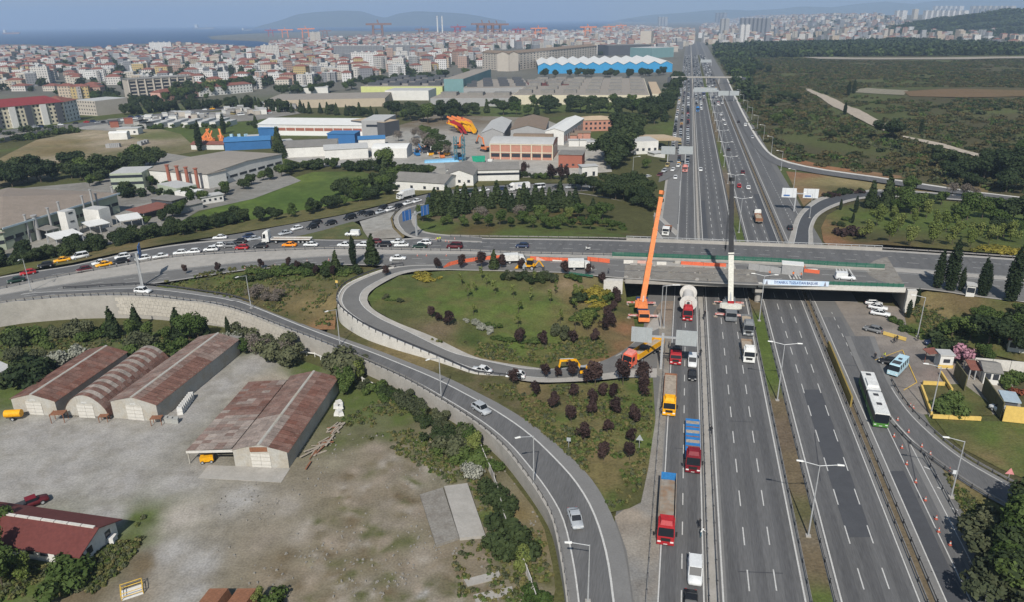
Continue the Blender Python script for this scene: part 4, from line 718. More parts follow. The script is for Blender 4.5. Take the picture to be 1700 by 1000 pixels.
at_px([(1577,685,'bush',3.0),(1680,640,'bush',2.2),(1690,655,'redbush',1.8),(1670,632,'bush',2),(1570,680,'bush',2.6)],'bush',2,'garden shrub on the small lawns of the guard post','garden shrubs of the guard post',1.2)
at_px([(1690,905,'green',8),(1672,930,'green',6.5),(1660,960,'green',6),(1690,960,'wide',7),(1650,900,'olive',4),(1640,880,'olive',3),(1680,1000,'green',7),(1710,880,'wide',8),(1720,1000,'wide',8),(1650,935,'olive',4.5),(1630,870,'bush',1.8),(1665,1010,'olive',5)],'green',6,'dense green tree on the island between side road and motorway','trees on the traffic island',1.15)
at_px([(1445,345,'cone',11),(1470,349,'cone',13),(1497,348,'green',9),(1512,355,'green',8),(1525,352,'green',8),(1484,352,'green',6),(1596,372,'green',8),(1605,365,'green',9),(1650,382,'green',8),(1660,365,'green',10),(1680,368,'wide',10),(1698,372,'wide',10),(1630,362,'green',7),(1562,340,'green',6),(1505,322,'green',8),(1540,345,'wide',6),(1690,390,'green',6),(1720,380,'wide',10),(1395,348,'cypress',5),(1420,352,'cypress',6),(1415,370,'cypress',4.5),(1640,350,'green',7)],'green',8,'leafy tree on the big lawn inside the eastern loop','trees on the eastern lawn',1.05)
at_px([(1510,410),(1548,408),(1610,412),(1440,398),(1475,402),(1580,408),(1640,408),(1455,375),(1480,368),(1517,372),(1555,376),(1570,385),(1590,390),(1460,362),(1537,362),(1590,360),(1620,400),(1490,385),(1655,400),(1676,402)],'spring',6,'pale young tree with thin trunk on the eastern lawn','young trees on the eastern lawn')
at_px([(1398,388,'plumbush',3),(1415,390,'plumbush',4),(1392,375,'darkbush',2),(1405,365,'bush',2),(1665,395,'wide',7),(1620,330,'bare',6),(1600,326,'bare',6),(1580,324,'bare',6)],'bush',2,'shrub or small tree at the rim of the eastern lawn','shrubs at the rim of the eastern lawn')
along([(1370,326),(1400,322),(1425,319)],14,1.5,['plumbush','darkbush'],(1.6,2.6),'dark purple hedge shrub above the eastern loop ramp','purple hedge')
at_px([(1640,417),(1660,419),(1680,421),(1700,424),(1650,415),(1670,418),(1690,420),(1710,424)],'yellow',1.4,'yellow flowering shrub along the far side of the overpass road','yellow shrubs by the overpass',2.0)
at_px([(1480,232,'wide',13),(1575,280,'wide',11),(1580,298,'wide',9),(1618,292,'wide',11),(1632,300,'wide',13),(1665,300,'wide',14),(1690,295,'wide',14),(1650,280,'wide',11),(1690,262,'green',10),(1408,158,'cypress',14),(1417,155,'cypress',14),(1528,222,'cypress',9),(1402,190,'cypress',9),(1262,118,'pine',10),(1275,120,'pine',10),(1250,125,'pine',9),(1290,208,'green',9),(1310,200,'green',8),(1240,118,'pine',8),(1245,160,'wide',8),(1260,152,'wide',8),(1300,165,'wide',9),(1320,170,'wide',9),(1282,178,'wide',9),(1400,222,'pine',7),(1380,232,'wide',7),(1555,260,'wide',7),(1612,310,'wide',7),(1670,318,'wide',9)],'wide',9,'dark tree rising above the scrubland beyond the motorway','trees in the scrubland',1.1)
# masses nobody could count: scrub, far wood, city greenery, rough grass
def scatter(name,pts,scl,protos,label=None):
    0
    me=bpy.data.meshes.new(name);me.vertices.add(len(pts));me.vertices.foreach_set('co',np.asarray(pts,np.float32).ravel())
    at=me.attributes.new('size','FLOAT','POINT');at.data.foreach_set('value',np.asarray(scl,np.float32));me.update()
    o=inst(name,me);tag(o,label,kind='stuff')
    cl=bpy.data.collections.new(name+'_forms')
    for q in protos:cl.objects.link(bpy.data.objects.new('form',q))
    ng=bpy.data.node_groups.new(name+'_scatter','GeometryNodeTree');ng.interface.new_socket('Geometry',in_out='INPUT',socket_type='NodeSocketGeometry');ng.interface.new_socket('Geometry',in_out='OUTPUT',socket_type='NodeSocketGeometry')
    N=ng.nodes.new;L=ng.links.new;gi=N('NodeGroupInput');go=N('NodeGroupOutput');ip=N('GeometryNodeInstanceOnPoints');ci=N('GeometryNodeCollectionInfo');ci.inputs[0].default_value=cl;ci.inputs['Separate Children'].default_value=True;ci.inputs['Reset Children'].default_value=True
    ip.inputs['Pick Instance'].default_value=True;L(gi.outputs[0],ip.inputs['Points']);L(ci.outputs[0],ip.inputs['Instance'])
    na=N('GeometryNodeInputNamedAttribute');na.data_type='FLOAT';na.inputs[0].default_value='size';L(na.outputs[0],ip.inputs['Scale'])
    rv=N('FunctionNodeRandomValue');rv.data_type='FLOAT_VECTOR';rv.inputs[0].default_value=(0,0,0);rv.inputs[1].default_value=(0,0,6.28);L(rv.outputs[0],ip.inputs['Rotation']);L(ip.outputs[0],go.inputs[0])
    md_=o.modifiers.new('scatter','NODES');md_.node_group=ng;return o
def region(poly_px,z,n):
    w=[P(x,y,z)for x,y in poly_px];pl=[(p.x,p.y)for p in w];bb=(min(p[0]for p in pl),max(p[0]for p in pl),min(p[1]for p in pl),max(p[1]for p in pl))
    out=[];tot=0
    while tot<n:
        x=rng.uniform(bb[0],bb[1],n);y=rng.uniform(bb[2],bb[3],n);k=inpoly(x,y,pl);out.append(np.stack([x[k],y[k]],1));tot+=k.sum()
    return np.concatenate(out)[:n],pl
def thin(xy,sc,lo,hi):
    k=fbm(xy[:,0],xy[:,1],sc);return xy[rng.random(len(xy))<sstep(lo,hi,k)]
tracks=[[(1325,141),(1345,143),(1425,178),(1482,206),(1484,214),(1470,221),(1395,187)],[(1490,224),(1505,223),(1575,238),(1662,264),(1652,272),(1570,250)],[(1405,156),(1502,163),(1515,164),(1800,164),(1800,145),(1440,142)]]
tp=[[(P(x,y,1.0).x,P(x,y,1.0).y)for x,y in t]for t in tracks]
xy,_=region([(1190,92),(1420,101),(2400,96),(2400,330),(1720,322),(1640,314),(1560,302),(1500,294),(1450,286),(1372,276),(1310,262),(1275,240),(1250,205),(1228,165),(1210,125)],0.5,26000)
xy=np.concatenate([thin(xy,45,.3,.5)])
for t in tp:xy=xy[~inpoly(xy[:,0],xy[:,1],t)]
bz=base_z(xy[:,0],xy[:,1]);nz=fbm(xy[:,0]+900,xy[:,1],60)
sc_f=[crown('form',rl(6,.9,.7,.3,.6,1.1,.7),90,.75,L_scrub)for _ in range(4)]+[crown('form',rl(6,.8,.9,.3,.6,1.0,.8),80,.8,L_pine)for _ in range(1)]+[crown('form',rl(6,.9,.6,.3,.6,1.0,.7),80,.75,L_olive)]+[crown('form',rl(6,.9,.8,.3,.6,1.0,.7),80,.8,L_green)]
scatter('scrubland',np.concatenate([xy,bz[:,None]-.1],1),.75+1.1*nz*rng.uniform(.6,1.3,len(xy)),sc_f)
wd_f=[crown('form',rl(8,1.2,2.4,1.2,1.1,1.9,.9),110,1.3,L_pine)for _ in range(4)]+[crown('form',rl(8,1.2,2.4,1.2,1.1,1.9,.9),100,1.3,L_green)]
xy,_=region([(1188,80),(1290,76),(1400,74),(1500,70),(1560,74),(1700,80),(2300,74),(2300,86),(1700,91),(1420,93),(1240,96),(1196,98)],0,5200)
scatter('far_wood',np.concatenate([xy,base_z(xy[:,0],xy[:,1])[:,None]],1),rng.uniform(1.8,3.2,len(xy)),wd_f)
xy,_=region([(1198,100),(1240,98),(1260,110),(1240,130),(1255,170),(1238,165),(1215,128)],0,260)
scatter('roadside_wood',np.concatenate([xy,base_z(xy[:,0],xy[:,1])[:,None]],1),rng.uniform(1.0,2.0,len(xy)),wd_f)
hv=HD.data;m_=len(hv.vertices);co=np.empty(m_*3);hv.vertices.foreach_get('co',co);co=co.reshape(-1,3)
ix=rng.integers(0,m_,5000);jj=co[ix]+np.stack([rng.uniform(-20,20,5000),rng.uniform(-30,30,5000),np.zeros(5000)],1)
scatter('hill_wood',jj[co[ix,2]>8]-np.array([0,0,4]),rng.uniform(2.2,3.6,(co[ix,2]>8).sum()),wd_f)
tf=[crown('form',[(0,0,.15,.35,.35,.3)],26,.3,L_grass,up=-.3)for _ in range(4)]+[crown('form',[(0,0,.2,.4,.4,.35)],26,.3,L_olive)]+[crown('form',[(0,0,.15,.4,.4,.25)],26,.3,L_green)]
pt=[];
for poly,n in (([(262,474),(400,452),(560,444),(600,462),(560,480),(556,545),(520,543),(400,498),(330,484)],1500),([(795,640),(900,642),(1080,634),(1084,700),(1070,790),(1055,830),(1015,845),(955,766),(890,712)],2200),([(640,660),(740,720),(800,790),(830,850),(900,880),(925,1000),(760,1000),(740,800),(560,700)],2200),([(715,565),(780,570),(900,575),(1000,560),(1010,595),(900,605),(800,595)],900),([(1510,510),(1600,520),(1620,560),(1540,560)],500),([(0,550),(400,560),(330,600),(100,640),(0,660)],1500),([(0,930),(110,945),(190,900),(240,860),(250,880),(210,940),(160,985),(0,1000)],900),([(1570,790),(1620,830),(1700,880),(1700,1000),(1660,990)],700)):
    w_=[place(*q)for q in poly];pl=[(p.x,p.y)for p in w_];xs=[p[0]for p in pl];ys=[p[1]for p in pl];k=0
    cand=np.stack([rng.uniform(min(xs),max(xs),n*3),rng.uniform(min(ys),max(ys),n*3)],1);cand=cand[inpoly(cand[:,0],cand[:,1],pl)];cand=thin(cand,5,.35,.6)[:n]
    sl_=[(q.x,q.y)for q in (P(x_,y_,-1.5)for x_,y_ in ((690,822),(776,800),(812,892),(722,912)))]
    pt+=[(x,y,ground_z(x,y))for x,y in cand if not in1(x,y,sl_)]
scatter('rough_grass',np.array(pt),rng.uniform(.45,1.15,len(pt)),tf)
# road vehicles (x forward, origin on the ground under the middle)
def sect(x,hw_,z0,z1,tw=.86,n=1):
    0
    m=(z0+z1)/2
    return [(x,-hw_*.94,z0),(x,hw_*.94,z0),(x,hw_,m),(x,hw_*tw,z1),(x,-hw_*tw,z1),(x,-hw_,m)]
def wheel_mesh(r,w):
    mb=MB();mb.k=0;mb.cyl((0,-w/2,0),(0,w/2,0),r,n=14);mb.k=1
    mb.cyl((0,-w/2-.012,0),(0,w/2+.012,0),r*.6,n=10);return mb.mesh('wheel',[M_tyre,M_galv])
WH={r:wheel_mesh(r,w)for r,w in ((.31,.2),(.36,.24),(.38,.24),(.5,.3),(.47,.3))}
def car_meshes(L,Wd,H,hood,wind,rear,tail,belt,roof_in=.82,gz=.22):
    0
    h=Wd/2;X=lambda t:L/2-t*L;b=MB()
    b.rings([sect(X(0),h*.78,gz+.12,belt*.72),sect(X(.03),h*.93,gz,belt*.8),sect(X(.12),h,gz,belt*.88),sect(X(hood),h,gz,belt,.9),sect(X(.5),h,gz,belt*1.01,.92),sect(X(tail),h,gz,belt*1.03,.9),sect(X(.97),h*.94,gz,belt*.97,.88),sect(X(1),h*.84,gz+.15,belt*.85)])
    c=MB();zb=belt*.99;hb=h*.9;hr=h*roof_in
    xs=[(X(hood),hb*.96,zb),(X(wind),hr*.97,H-.05),(X(rear),hr*.95,H-.06),(X(tail+.02),hb*.92,zb+.02)]
    c.add([(xs[0][0],-xs[0][1],zb),(xs[0][0],xs[0][1],zb),(xs[1][0],xs[1][1],xs[1][2]),(xs[1][0],-xs[1][1],xs[1][2]),(xs[2][0],xs[2][1],xs[2][2]),(xs[2][0],-xs[2][1],xs[2][2]),(xs[3][0],xs[3][1],xs[3][2]),(xs[3][0],-xs[3][1],xs[3][2])],[(0,1,2,3),(3,2,4,5),(5,4,6,7),(1,6,4,2),(7,0,3,5)])
    r=MB();xa,xb=X(wind)-.02,X(rear)+.02;m=(xa+xb)/2
    r.rings([[(xa,-hr*.96,H-.055),(xa,hr*.96,H-.055),(xa-.05,hr*.86,H-.01),(xa-.05,-hr*.86,H-.01)],[(m,-hr,H-.05),(m,hr,H-.05),(m,hr*.9,H+.015),(m,-hr*.9,H+.015)],[(xb,-hr*.95,H-.06),(xb,hr*.95,H-.06),(xb+.05,hr*.85,H-.015),(xb+.05,-hr*.85,H-.015)]])
    for sd in (-1,1):
        r.bar((X(hood)+0,sd*hb*.95,zb),(X(wind),sd*hr*.97,H-.05),.07);r.bar((X(tail+.02),sd*hb*.92,zb),(X(rear),sd*hr*.95,H-.06),.1 if tail>.9 else.09)
        xm=X((wind+rear)/2+.02);r.bar((xm,sd*hb*.985,zb),(xm-.03,sd*hr*.985,H-.05),.08)
    hl_,tl=[],[]
    for sd in (-1,1):
        q=MB();q.box(X(.035),sd*h*.66,belt*.66,.16,.34,.13);hl_.append(q.mesh('headlight',M_lamp))
        q=MB();q.box(X(.985),sd*h*.7,belt*.72,.1,.26,.18);tl.append(q.mesh('tail_light',M_tail))
    pl=MB();pl.box(X(-.004),0,gz+.16,.04,.5,.11)
    return dict(body=b.mesh('body',M_paint,True),win=c.mesh('window_glass',M_glass),roof=r.mesh('roof',M_paint),hl=hl_,tl=tl,plate=pl.mesh('number_plate',M_white),L=L,W=Wd,H=H,wr=.31 if H<1.6 else.36)
CARS=dict(saloon=car_meshes(4.55,1.78,1.46,.27,.4,.68,.84,.86),hatchback=car_meshes(4.1,1.75,1.5,.25,.38,.82,.94,.9),crossover=car_meshes(4.4,1.84,1.66,.25,.37,.82,.95,1.0,.84,.26),van=car_meshes(4.9,1.92,1.95,.2,.34,.9,.965,1.12,.9,.24),minibus=car_meshes(5.6,2.0,2.3,.1,.19,.95,.98,1.3,.92,.26))
def panel_van(L=4.6,Wd=1.86,H=1.9):
    d=dict(CARS['van']);r=MB();h=Wd/2
    r.rings([[(L/2-L*.4,-h*.9,1.05),(L/2-L*.4,h*.9,1.05),(L/2-L*.4,h*.84,H),(L/2-L*.4,-h*.84,H)],[(-L/2+.08,-h*.92,1.05),(-L/2+.08,h*.92,1.05),(-L/2+.16,h*.85,H),(-L/2+.16,-h*.85,H)]])
    d['roof']=r.mesh('roof',M_paint);d['H']=H;return d
CARS['panel_van']=panel_van(4.9,1.96,1.98)
def far_mesh(k):
    d=CARS[k];mb=MB();n=0
    for key,mi in (('body',0),('win',1),('roof',0)):
        me=d[key];mb.k=mi;mb.add([v.co.copy()for v in me.vertices],[tuple(p.vertices)for p in me.polygons])
    mb.k=1;L,Wd=d['L'],d['W']
    for sx in (.3,-.3):
        for sy in (-1,1):mb.cyl((sx*L,sy*Wd*.42-.1,.32),(sx*L,sy*Wd*.42+.1,.32),.32,n=7)
    return mb.mesh(k,[M_paint,M_glass])
FAR={k:far_mesh(k)for k in CARS}
CN=dict(white=(.62,.63,.63),silver=(.36,.38,.4),grey=(.16,.165,.17),black=(.016,.017,.02),dark_blue=(.02,.035,.08),red=(.35,.015,.02),maroon=(.09,.012,.016),yellow=(.75,.36,.015),orange=(.8,.26,.01),dark_green=(.012,.035,.025),blue=(.02,.16,.27),gold=(.3,.24,.1))
def car(kind,color,p,ang,where_,group,parts=True):
    d=CARS[kind];c=CN[color];nm={'panel_van':'van','saloon':'car','hatchback':'car','crossover':'car'}.get(kind,kind);lb=color.replace('_',' ')+' '+kind.replace('_',' ')+(' car ' if nm=='car' else ' ')+where_
    if not parts:
        o=inst(nm,FAR[kind],None,p,ang,c);return tag(o,lb,nm,group)
    root=empty(nm,p,ang,lb,nm,group)
    inst('body',d['body'],root,color=c);inst('window_glass',d['win'],root);inst('roof',d['roof'],root,color=c)
    for m in d['hl']:inst('headlight',m,root)
    for m in d['tl']:inst('tail_light',m,root)
    inst('number_plate',d['plate'],root)
    for sx in (.305,-.3):
        for sy in (-1,1):inst('wheel',WH[d['wr']],root,(sx*d['L'],sy*(d['W']/2-.11),d['wr']))
    return root
def heading(c,p):
    0
    i=min(range(len(c)-1),key=lambda k:(c[k]-p).length_squared);t=c[i+1]-c[i];return math.atan2(t.y,t.x)
cq=[a.lerp(b,.5)for a,b in zip(RN.A,RN.B)]
GQ='cars queueing on the left approach road'
for kind,color,px,py in [('saloon','dark_green',28,468),('hatchback','red',48,458),('hatchback','black',79,453.5),('saloon','yellow',108,451),('van','white',137,442),('hatchback','maroon',140,450),('saloon','white',167,438.5),('saloon','yellow',173,441.5),('crossover','black',201,437),('crossover','white',204,429),('crossover','white',238,432),('hatchback','grey',273,421),('saloon','white',267,428),('crossover','white',305,414.5),('hatchback','white',300,422),('saloon','white',331,414),('hatchback','white',322,421),('hatchback','red',343,409),('saloon','white',367,404.5),('hatchback','white',364,410),('crossover','white',351,417),('crossover','grey',382,411),('saloon','black',398,403.5),('hatchback','red',402,413.5),('saloon','black',433,411),('saloon','orange',481,409.5),('saloon','white',516.5,408.5),('panel_van','white',549.5,402),('saloon','white',572.5,409),('panel_van','white',587,403),('hatchback','white',603,409),('hatchback','maroon',623,404),('crossover','black',638,409),('saloon','white',660,404.5),('saloon','white',667,410),('crossover','white',705,406),('saloon','dark_green',697,411.5)]:
    p=place(px,py);car(kind,color,p,heading(cq,p)+math.pi,'queueing on the left approach road',GQ)
for kind,color,px,py,w_ in [('van','maroon',755,412,'alone on the overpass road past the queue'),('hatchback','dark_blue',867,411.5,'driving on the overpass road above the wooded loop edge'),('saloon','silver',1060,411.5,'driving on the overpass beside the orange crane boom'),('crossover','blue',1163,414.5,'driving on the overpass between the two crane booms'),('minibus','white',1418,419.5,'driving along the overpass behind the green median railing')]:
    p=place(px,py);car(kind,color,p,heading(cq,p)+math.pi,w_,'cars on the overpass')
p=place(661,431);car('saloon','white',p,heading(cq,p),'driving on the coned-off south carriageway','cars on the overpass')
p=place(1402,464);car('panel_van','white',p,heading(cq,p),'parked on the zebra bands at the bridge edge','cars on the overpass')
c5=[a.lerp(b,.5)for a,b in zip(R5.A,R5.B)];GR='cars queueing on the ramp from the motorway'
for kind,color,px,py in [('saloon','silver',422,399),('hatchback','dark_blue',413,395.5),('saloon','silver',474,389.5),('hatchback','white',493,381.5),('crossover','black',519,379.5),('crossover','black',525,372.5),('crossover','black',549.5,373),('van','black',581,364),('saloon','black',601,357),('crossover','black',613,357.5),('saloon','silver',631,354),('crossover','black',636,347.5),('hatchback','white',647,350),('crossover','black',661,345),('saloon','white',677,339),('saloon','white',692,335.5),('saloon','black',698,331),('hatchback','dark_blue',715,328),('saloon','white',730,327.5),('saloon','black',742.5,325),('saloon','white',764,321),('hatchback','dark_green',780,319.5),('saloon','white',804,317),('hatchback','dark_blue',832,315.5),('minibus','white',895,313),('saloon','black',924,312),('hatchback','silver',946,312),('hatchback','white',984,311),('saloon','white',1016,304),('saloon','white',1075,295),('hatchback','maroon',1095,291.5),('crossover','silver',1103,285),('hatchback','white',1117,283),('van','gold',1108,276),('saloon','white',1126,276)]:
    p=place(px,py);car(kind,color,p,heading(c5,p),'queueing on the curved ramp from the motorway',GR)
UP,DN=HANG,HANG+math.pi
for kind,color,px,py,a,w_ in [('hatchback','white',1121,296,DN,'on the empty paved shoulder beyond the overpass'),('hatchback','white',1163,283,DN,'alone on the slip lane beyond the overpass'),('hatchback','black',1209.6,249,UP,'driving away on the far carriageway beyond the overpass'),('saloon','white',1203.6,207,UP,'driving away on the far carriageway beyond the overpass'),('saloon','white',1200.7,199,UP,'driving away on the far carriageway beyond the overpass'),('saloon','white',1197,191,UP,'driving away on the far carriageway beyond the overpass'),('van','white',1192,174,UP,'driving away on the far carriageway beyond the overpass'),('saloon','maroon',1233,287,UP,'driving away on the far carriageway beyond the overpass'),('hatchback','red',1226.8,310,UP,'driving away beside a lamp post beyond the overpass'),('hatchback','white',1242,313,UP,'driving away beside the red car beyond the overpass'),('hatchback','black',1226,203,UP,'on the dark frontage road beyond the overpass'),('van','white',1237,208.6,UP,'on the dark frontage road beyond the overpass'),('crossover','silver',1248.7,229,UP,'on the dark frontage road beyond the overpass'),('hatchback','black',1311,380,UP,'entering the eastern loop ramp')]:
    car(kind,color,P(px,py,.03),a,w_,'cars beyond the overpass')
cr2=[a.lerp(b,.45)for a,b in zip(R2.A,R2.B)]
for kind,color,px,py,w_,da in [('crossover','silver',799,684,'driving down the curved exit ramp past the plum trees',0),('saloon','silver',955,866,'driving down the exit ramp beside the long fence',0),('crossover','white',238,486,'with black roof entering the exit ramp above the stone wall',0)]:
    p=place(px,py);car(kind,color,p,heading(cr2,p)+da,w_,'cars on the exit ramp')
cr3=[a.lerp(b,.5)for a,b in zip(R3.A,R3.B)]
for kind,color,px,py,w_ in [('saloon','white',800,619,'driving along the loop ramp at the end of its wall'),('hatchback','white',856,628,'half hidden behind a plum tree on the loop ramp')]:
    p=place(px,py);car(kind,color,p,heading(cr3,p)+math.pi,w_,'cars on the loop ramp')
for kind,color,px,py,a,w_ in [('van','white',1153,955,DN,'behind the red dumper truck on the slip lane'),('saloon','black',1146,1008,DN,'cut off below the white van on the slip lane'),('van','white',1149,605,DN,'behind the small red crane lorry'),('saloon','black',1149,627,DN,'close behind the white van near the crane lorry')]:
    car(kind,color,P(px,py,.03),a,w_,'cars among the waiting trucks')
for kind,color,px,py,a,w_ in [('saloon','white',1461,524,-.5,'parked in front of the row under the bridge end'),('saloon','white',1457,514,-.5,'parked in the middle of the row under the bridge end'),('hatchback','white',1450,507,-.45,'parked deepest in the shade under the bridge end'),('hatchback','grey',1449,551,2.4,'parked at the yellow kerb by the forecourt'),('crossover','dark_blue',1552,574,2.9,'parked beside the white guard cabin'),('saloon','black',1529,606,2.7,'parked close behind the pale blue minibus')]:
    if color=='black':px,py=1477,605
    car(kind,color,P(px,py,.15),a,w_,'cars on the forecourt')
car('panel_van','white',P(1665,688,.2),1.9,'parked beside the dark green gate wall','cars on the forecourt')
JC=['white']*9+['silver']*5+['grey']*3+['black']*5+['dark_blue']*3+['red','maroon','gold','yellow']
JK=['saloon']*5+['hatchback']*5+['crossover']*3+['panel_van']*2+['van','minibus']
jam=[]
def lane(pts,y0,y1,gap):
    y=y0
    while y<y1:
        s=float(np.interp(y,[q[0]for q in pts],[q[1]for q in pts]));jam.append((s+random.uniform(-.25,.25),y));y+=gap*random.uniform(.85,1.5)
lane([(365,20.9),(700,20.9),(900,21),(1500,22)],362,1500,6.6);lane([(365,16.6),(420,16.2),(560,16.5),(900,17),(1500,18)],366,1500,6.6);lane([(400,12.6),(560,12.4),(700,13),(1500,14)],405,1500,6.8)
for s0,y0 in ((28.1,640),(31.7,600),(35.2,660)):lane([(500,s0),(1500,s0)],y0,1500,7.0)
for s0 in (43.2,46.6,50):lane([(600,s0),(1500,s0)],640,1500,42)
jam.sort(key=lambda q:q[1]);Z0=.03
for s,y in jam[:225]:
    k,c=random.choice(JK),random.choice(JC);car(k,c,hw(s,y,Z0),(DN if s<40 else UP)+random.uniform(-.02,.02),'stuck in the traffic jam beyond the petrol station','cars in the traffic jam',False)
v=[];f=[];mi=[]
for s,y in jam[225:]:
    k=random.choice(('saloon','hatchback','panel_van'));me=FAR[k];p=hw(s,y,Z0);ca,sa=math.cos(DN),math.sin(DN);n0=len(v);cm=random.choice((0,0,2,3,3))
    v+=[(p.x+q.co.x*ca-q.co.y*sa,p.y+q.co.x*sa+q.co.y*ca,p.z+q.co.z)for q in me.vertices]
    for q in me.polygons:f.append(tuple(i+n0 for i in q.vertices));mi.append(cm if q.material_index==0 else 1)
ft=mesh_from('distant_traffic',v,f,[mat('far_white',CN['white'],.4,0),M_glass,mat('far_silver',CN['silver'],.4,0),mat('far_dark',(.03,.032,.04),.4,0)],mi)
tag(inst('distant_traffic',ft),kind='stuff')
# lorries, cranes, machines (x forward)
def pnt(name,c,rough=.45):return mat('paint_'+name,c,rough,.22,.9,spec=.22)
M_red=pnt('red',(.33,.02,.025));M_mar=pnt('maroon',(.16,.012,.02));M_yl=pnt('yellow',(.7,.34,.01));M_org=pnt('orange',(.66,.21,.07));M_wht=pnt('white',(.62,.62,.6));M_gry=pnt('grey',(.16,.17,.18));M_blu=pnt('blue',(.03,.17,.42));M_coral=pnt('coral',(.7,.13,.07));M_pink=pnt('faded_red',(.55,.2,.17));M_cream=pnt('cream',(.62,.61,.55));M_navyp=pnt('navy',(.03,.05,.14));M_tan=mat('bed_dust',(.32,.27,.215),.9,.3,.7);M_bedg=mat('bed_steel',(.3,.27,.23),.8,.3,.6,col2=(.22,.15,.1));M_sand=mat('sand_load',(.37,.305,.225),.95,.25,1.2,bump=.3);M_rust=mat('rusty_steel',(.22,.1,.055),.85,.3,1.0)
def cab(root,x,m,H=3.1,L=2.2,W_=2.45,z0=.55,sleeper=True,roofm=None):
    0
    h=W_/2;b=MB()
    b.rings([[(x,-h*.96,z0),(x,h*.96,z0),(x-.02,h*.97,z0+.95),(x-.02,-h*.97,z0+.95)],[(x-.04,-h,z0+.95),(x-.04,h,z0+.95),(x-.1,h,z0+1.05),(x-.1,-h,z0+1.05)],[(x-L*.99,-h,z0+.95),(x-L*.99,h,z0+.95),(x-L,h,z0+1.05),(x-L,-h,z0+1.05)]][:1]+[[(x-L,-h,z0),(x-L,h,z0),(x-L,h,z0+.95),(x-L,-h,z0+.95)]])
    b.hexa([(x-.06,-h,z0+.95),(x-.06,h,z0+.95),(x-L,h,z0+.95),(x-L,-h,z0+.95)],[(x-.42,-h*.93,H-.25),(x-.42,h*.93,H-.25),(x-L,h*.95,H),(x-L,-h*.95,H)])
    b.obj('cab',m,root)
    w=MB();w.quad((x-.075,-h*.9,z0+1.08),(x-.075,h*.9,z0+1.08),(x-.345,h*.86,H-.52),(x-.345,-h*.86,H-.52));w.add([(x-.09,0,z0+1.1)],[]);w.obj('windscreen',M_glass,root,loc=(.03,0,0))
    for s in (-1,1):
        MB().hexa([(x-.35,s*(h+.012),z0+1.1),(x-1.25,s*(h+.012),z0+1.1),(x-1.25,s*(h-.03),z0+1.1),(x-.35,s*(h-.03),z0+1.1)],[(x-.5,s*(h*.97),H-.6),(x-1.25,s*(h*.97),H-.6),(x-1.25,s*(h-.1),H-.6),(x-.5,s*(h-.1),H-.6)]).obj('side_window',M_glass,root)
        MB().box(x-.15,s*(h+.2),z0+1.25,.12,.26,.75).obj('mirror',M_blk,root)
        MB().box(x+.03,s*h*.72,z0+.12,.08,.45,.22).obj('headlight',M_lamp,root)
    MB().box(x+.02,0,z0+.35,.06,W_*.55,.5).obj('grille',M_blk,root);MB().box(x+.06,0,z0-.18,.2,W_*.98,.32).obj('bumper',m,root);MB().box(x+.17,0,z0-.1,.03,.55,.13).obj('number_plate',M_white,root)
    if sleeper:MB().hexa([(x-.5,-h*.7,H-.22),(x-.5,h*.7,H-.22),(x-L+.05,h*.85,H),(x-L+.05,-h*.85,H)],[(x-1.0,-h*.6,H+.25),(x-1.0,h*.6,H+.25),(x-L+.1,h*.8,H+.45),(x-L+.1,-h*.8,H+.45)]).obj('wind_deflector',roofm or m,root)
def wheels(root,xs,W_=2.4,r=.5):
    for x in xs:
        for s in (-1,1):inst('wheel',WH[r],root,(x,s*(W_/2-.16),r))
def bed(root,x0,x1,z,hgt,m,W_=2.5,inner=None,load=None,tail=None,head=None,floor=None):
    0
    l=x1-x0;c=(x0+x1)/2
    MB().box(c,0,z,l,W_,.14).obj('bed_floor',floor or inner or m,root)
    for s in (-1,1):MB().box(c,s*(W_/2-.05),z+.14,l,.1,hgt).obj('side_board',m,root)
    MB().box(x1-.06,0,z+.14,.12,W_-.2,hgt+(.25 if head else.1)).obj('head_board',head or m,root);MB().box(x0+.06,0,z+.14,.12,W_-.2,hgt).obj('tail_board',tail or m,root)
    if load:
        mb=MB();n=9;K=5;v=[(x0+.2+(l-.4)*i/(n-1),-W_/2+.15+(W_-.3)*j/(K-1),z+.2+hgt*load[1]*(.75+.4*random.random())*(1-.35*abs(j-2)/2))for i in range(n)for j in range(K)]
        mb.add(v,[(i*K+j,i*K+j+1,(i+1)*K+j+1,(i+1)*K+j)for i in range(n-1)for j in range(K-1)]);o=mb.obj('load',load[0],root,smooth=True)
        if o.data.polygons[0].normal.z<0:o.data.flip_normals()
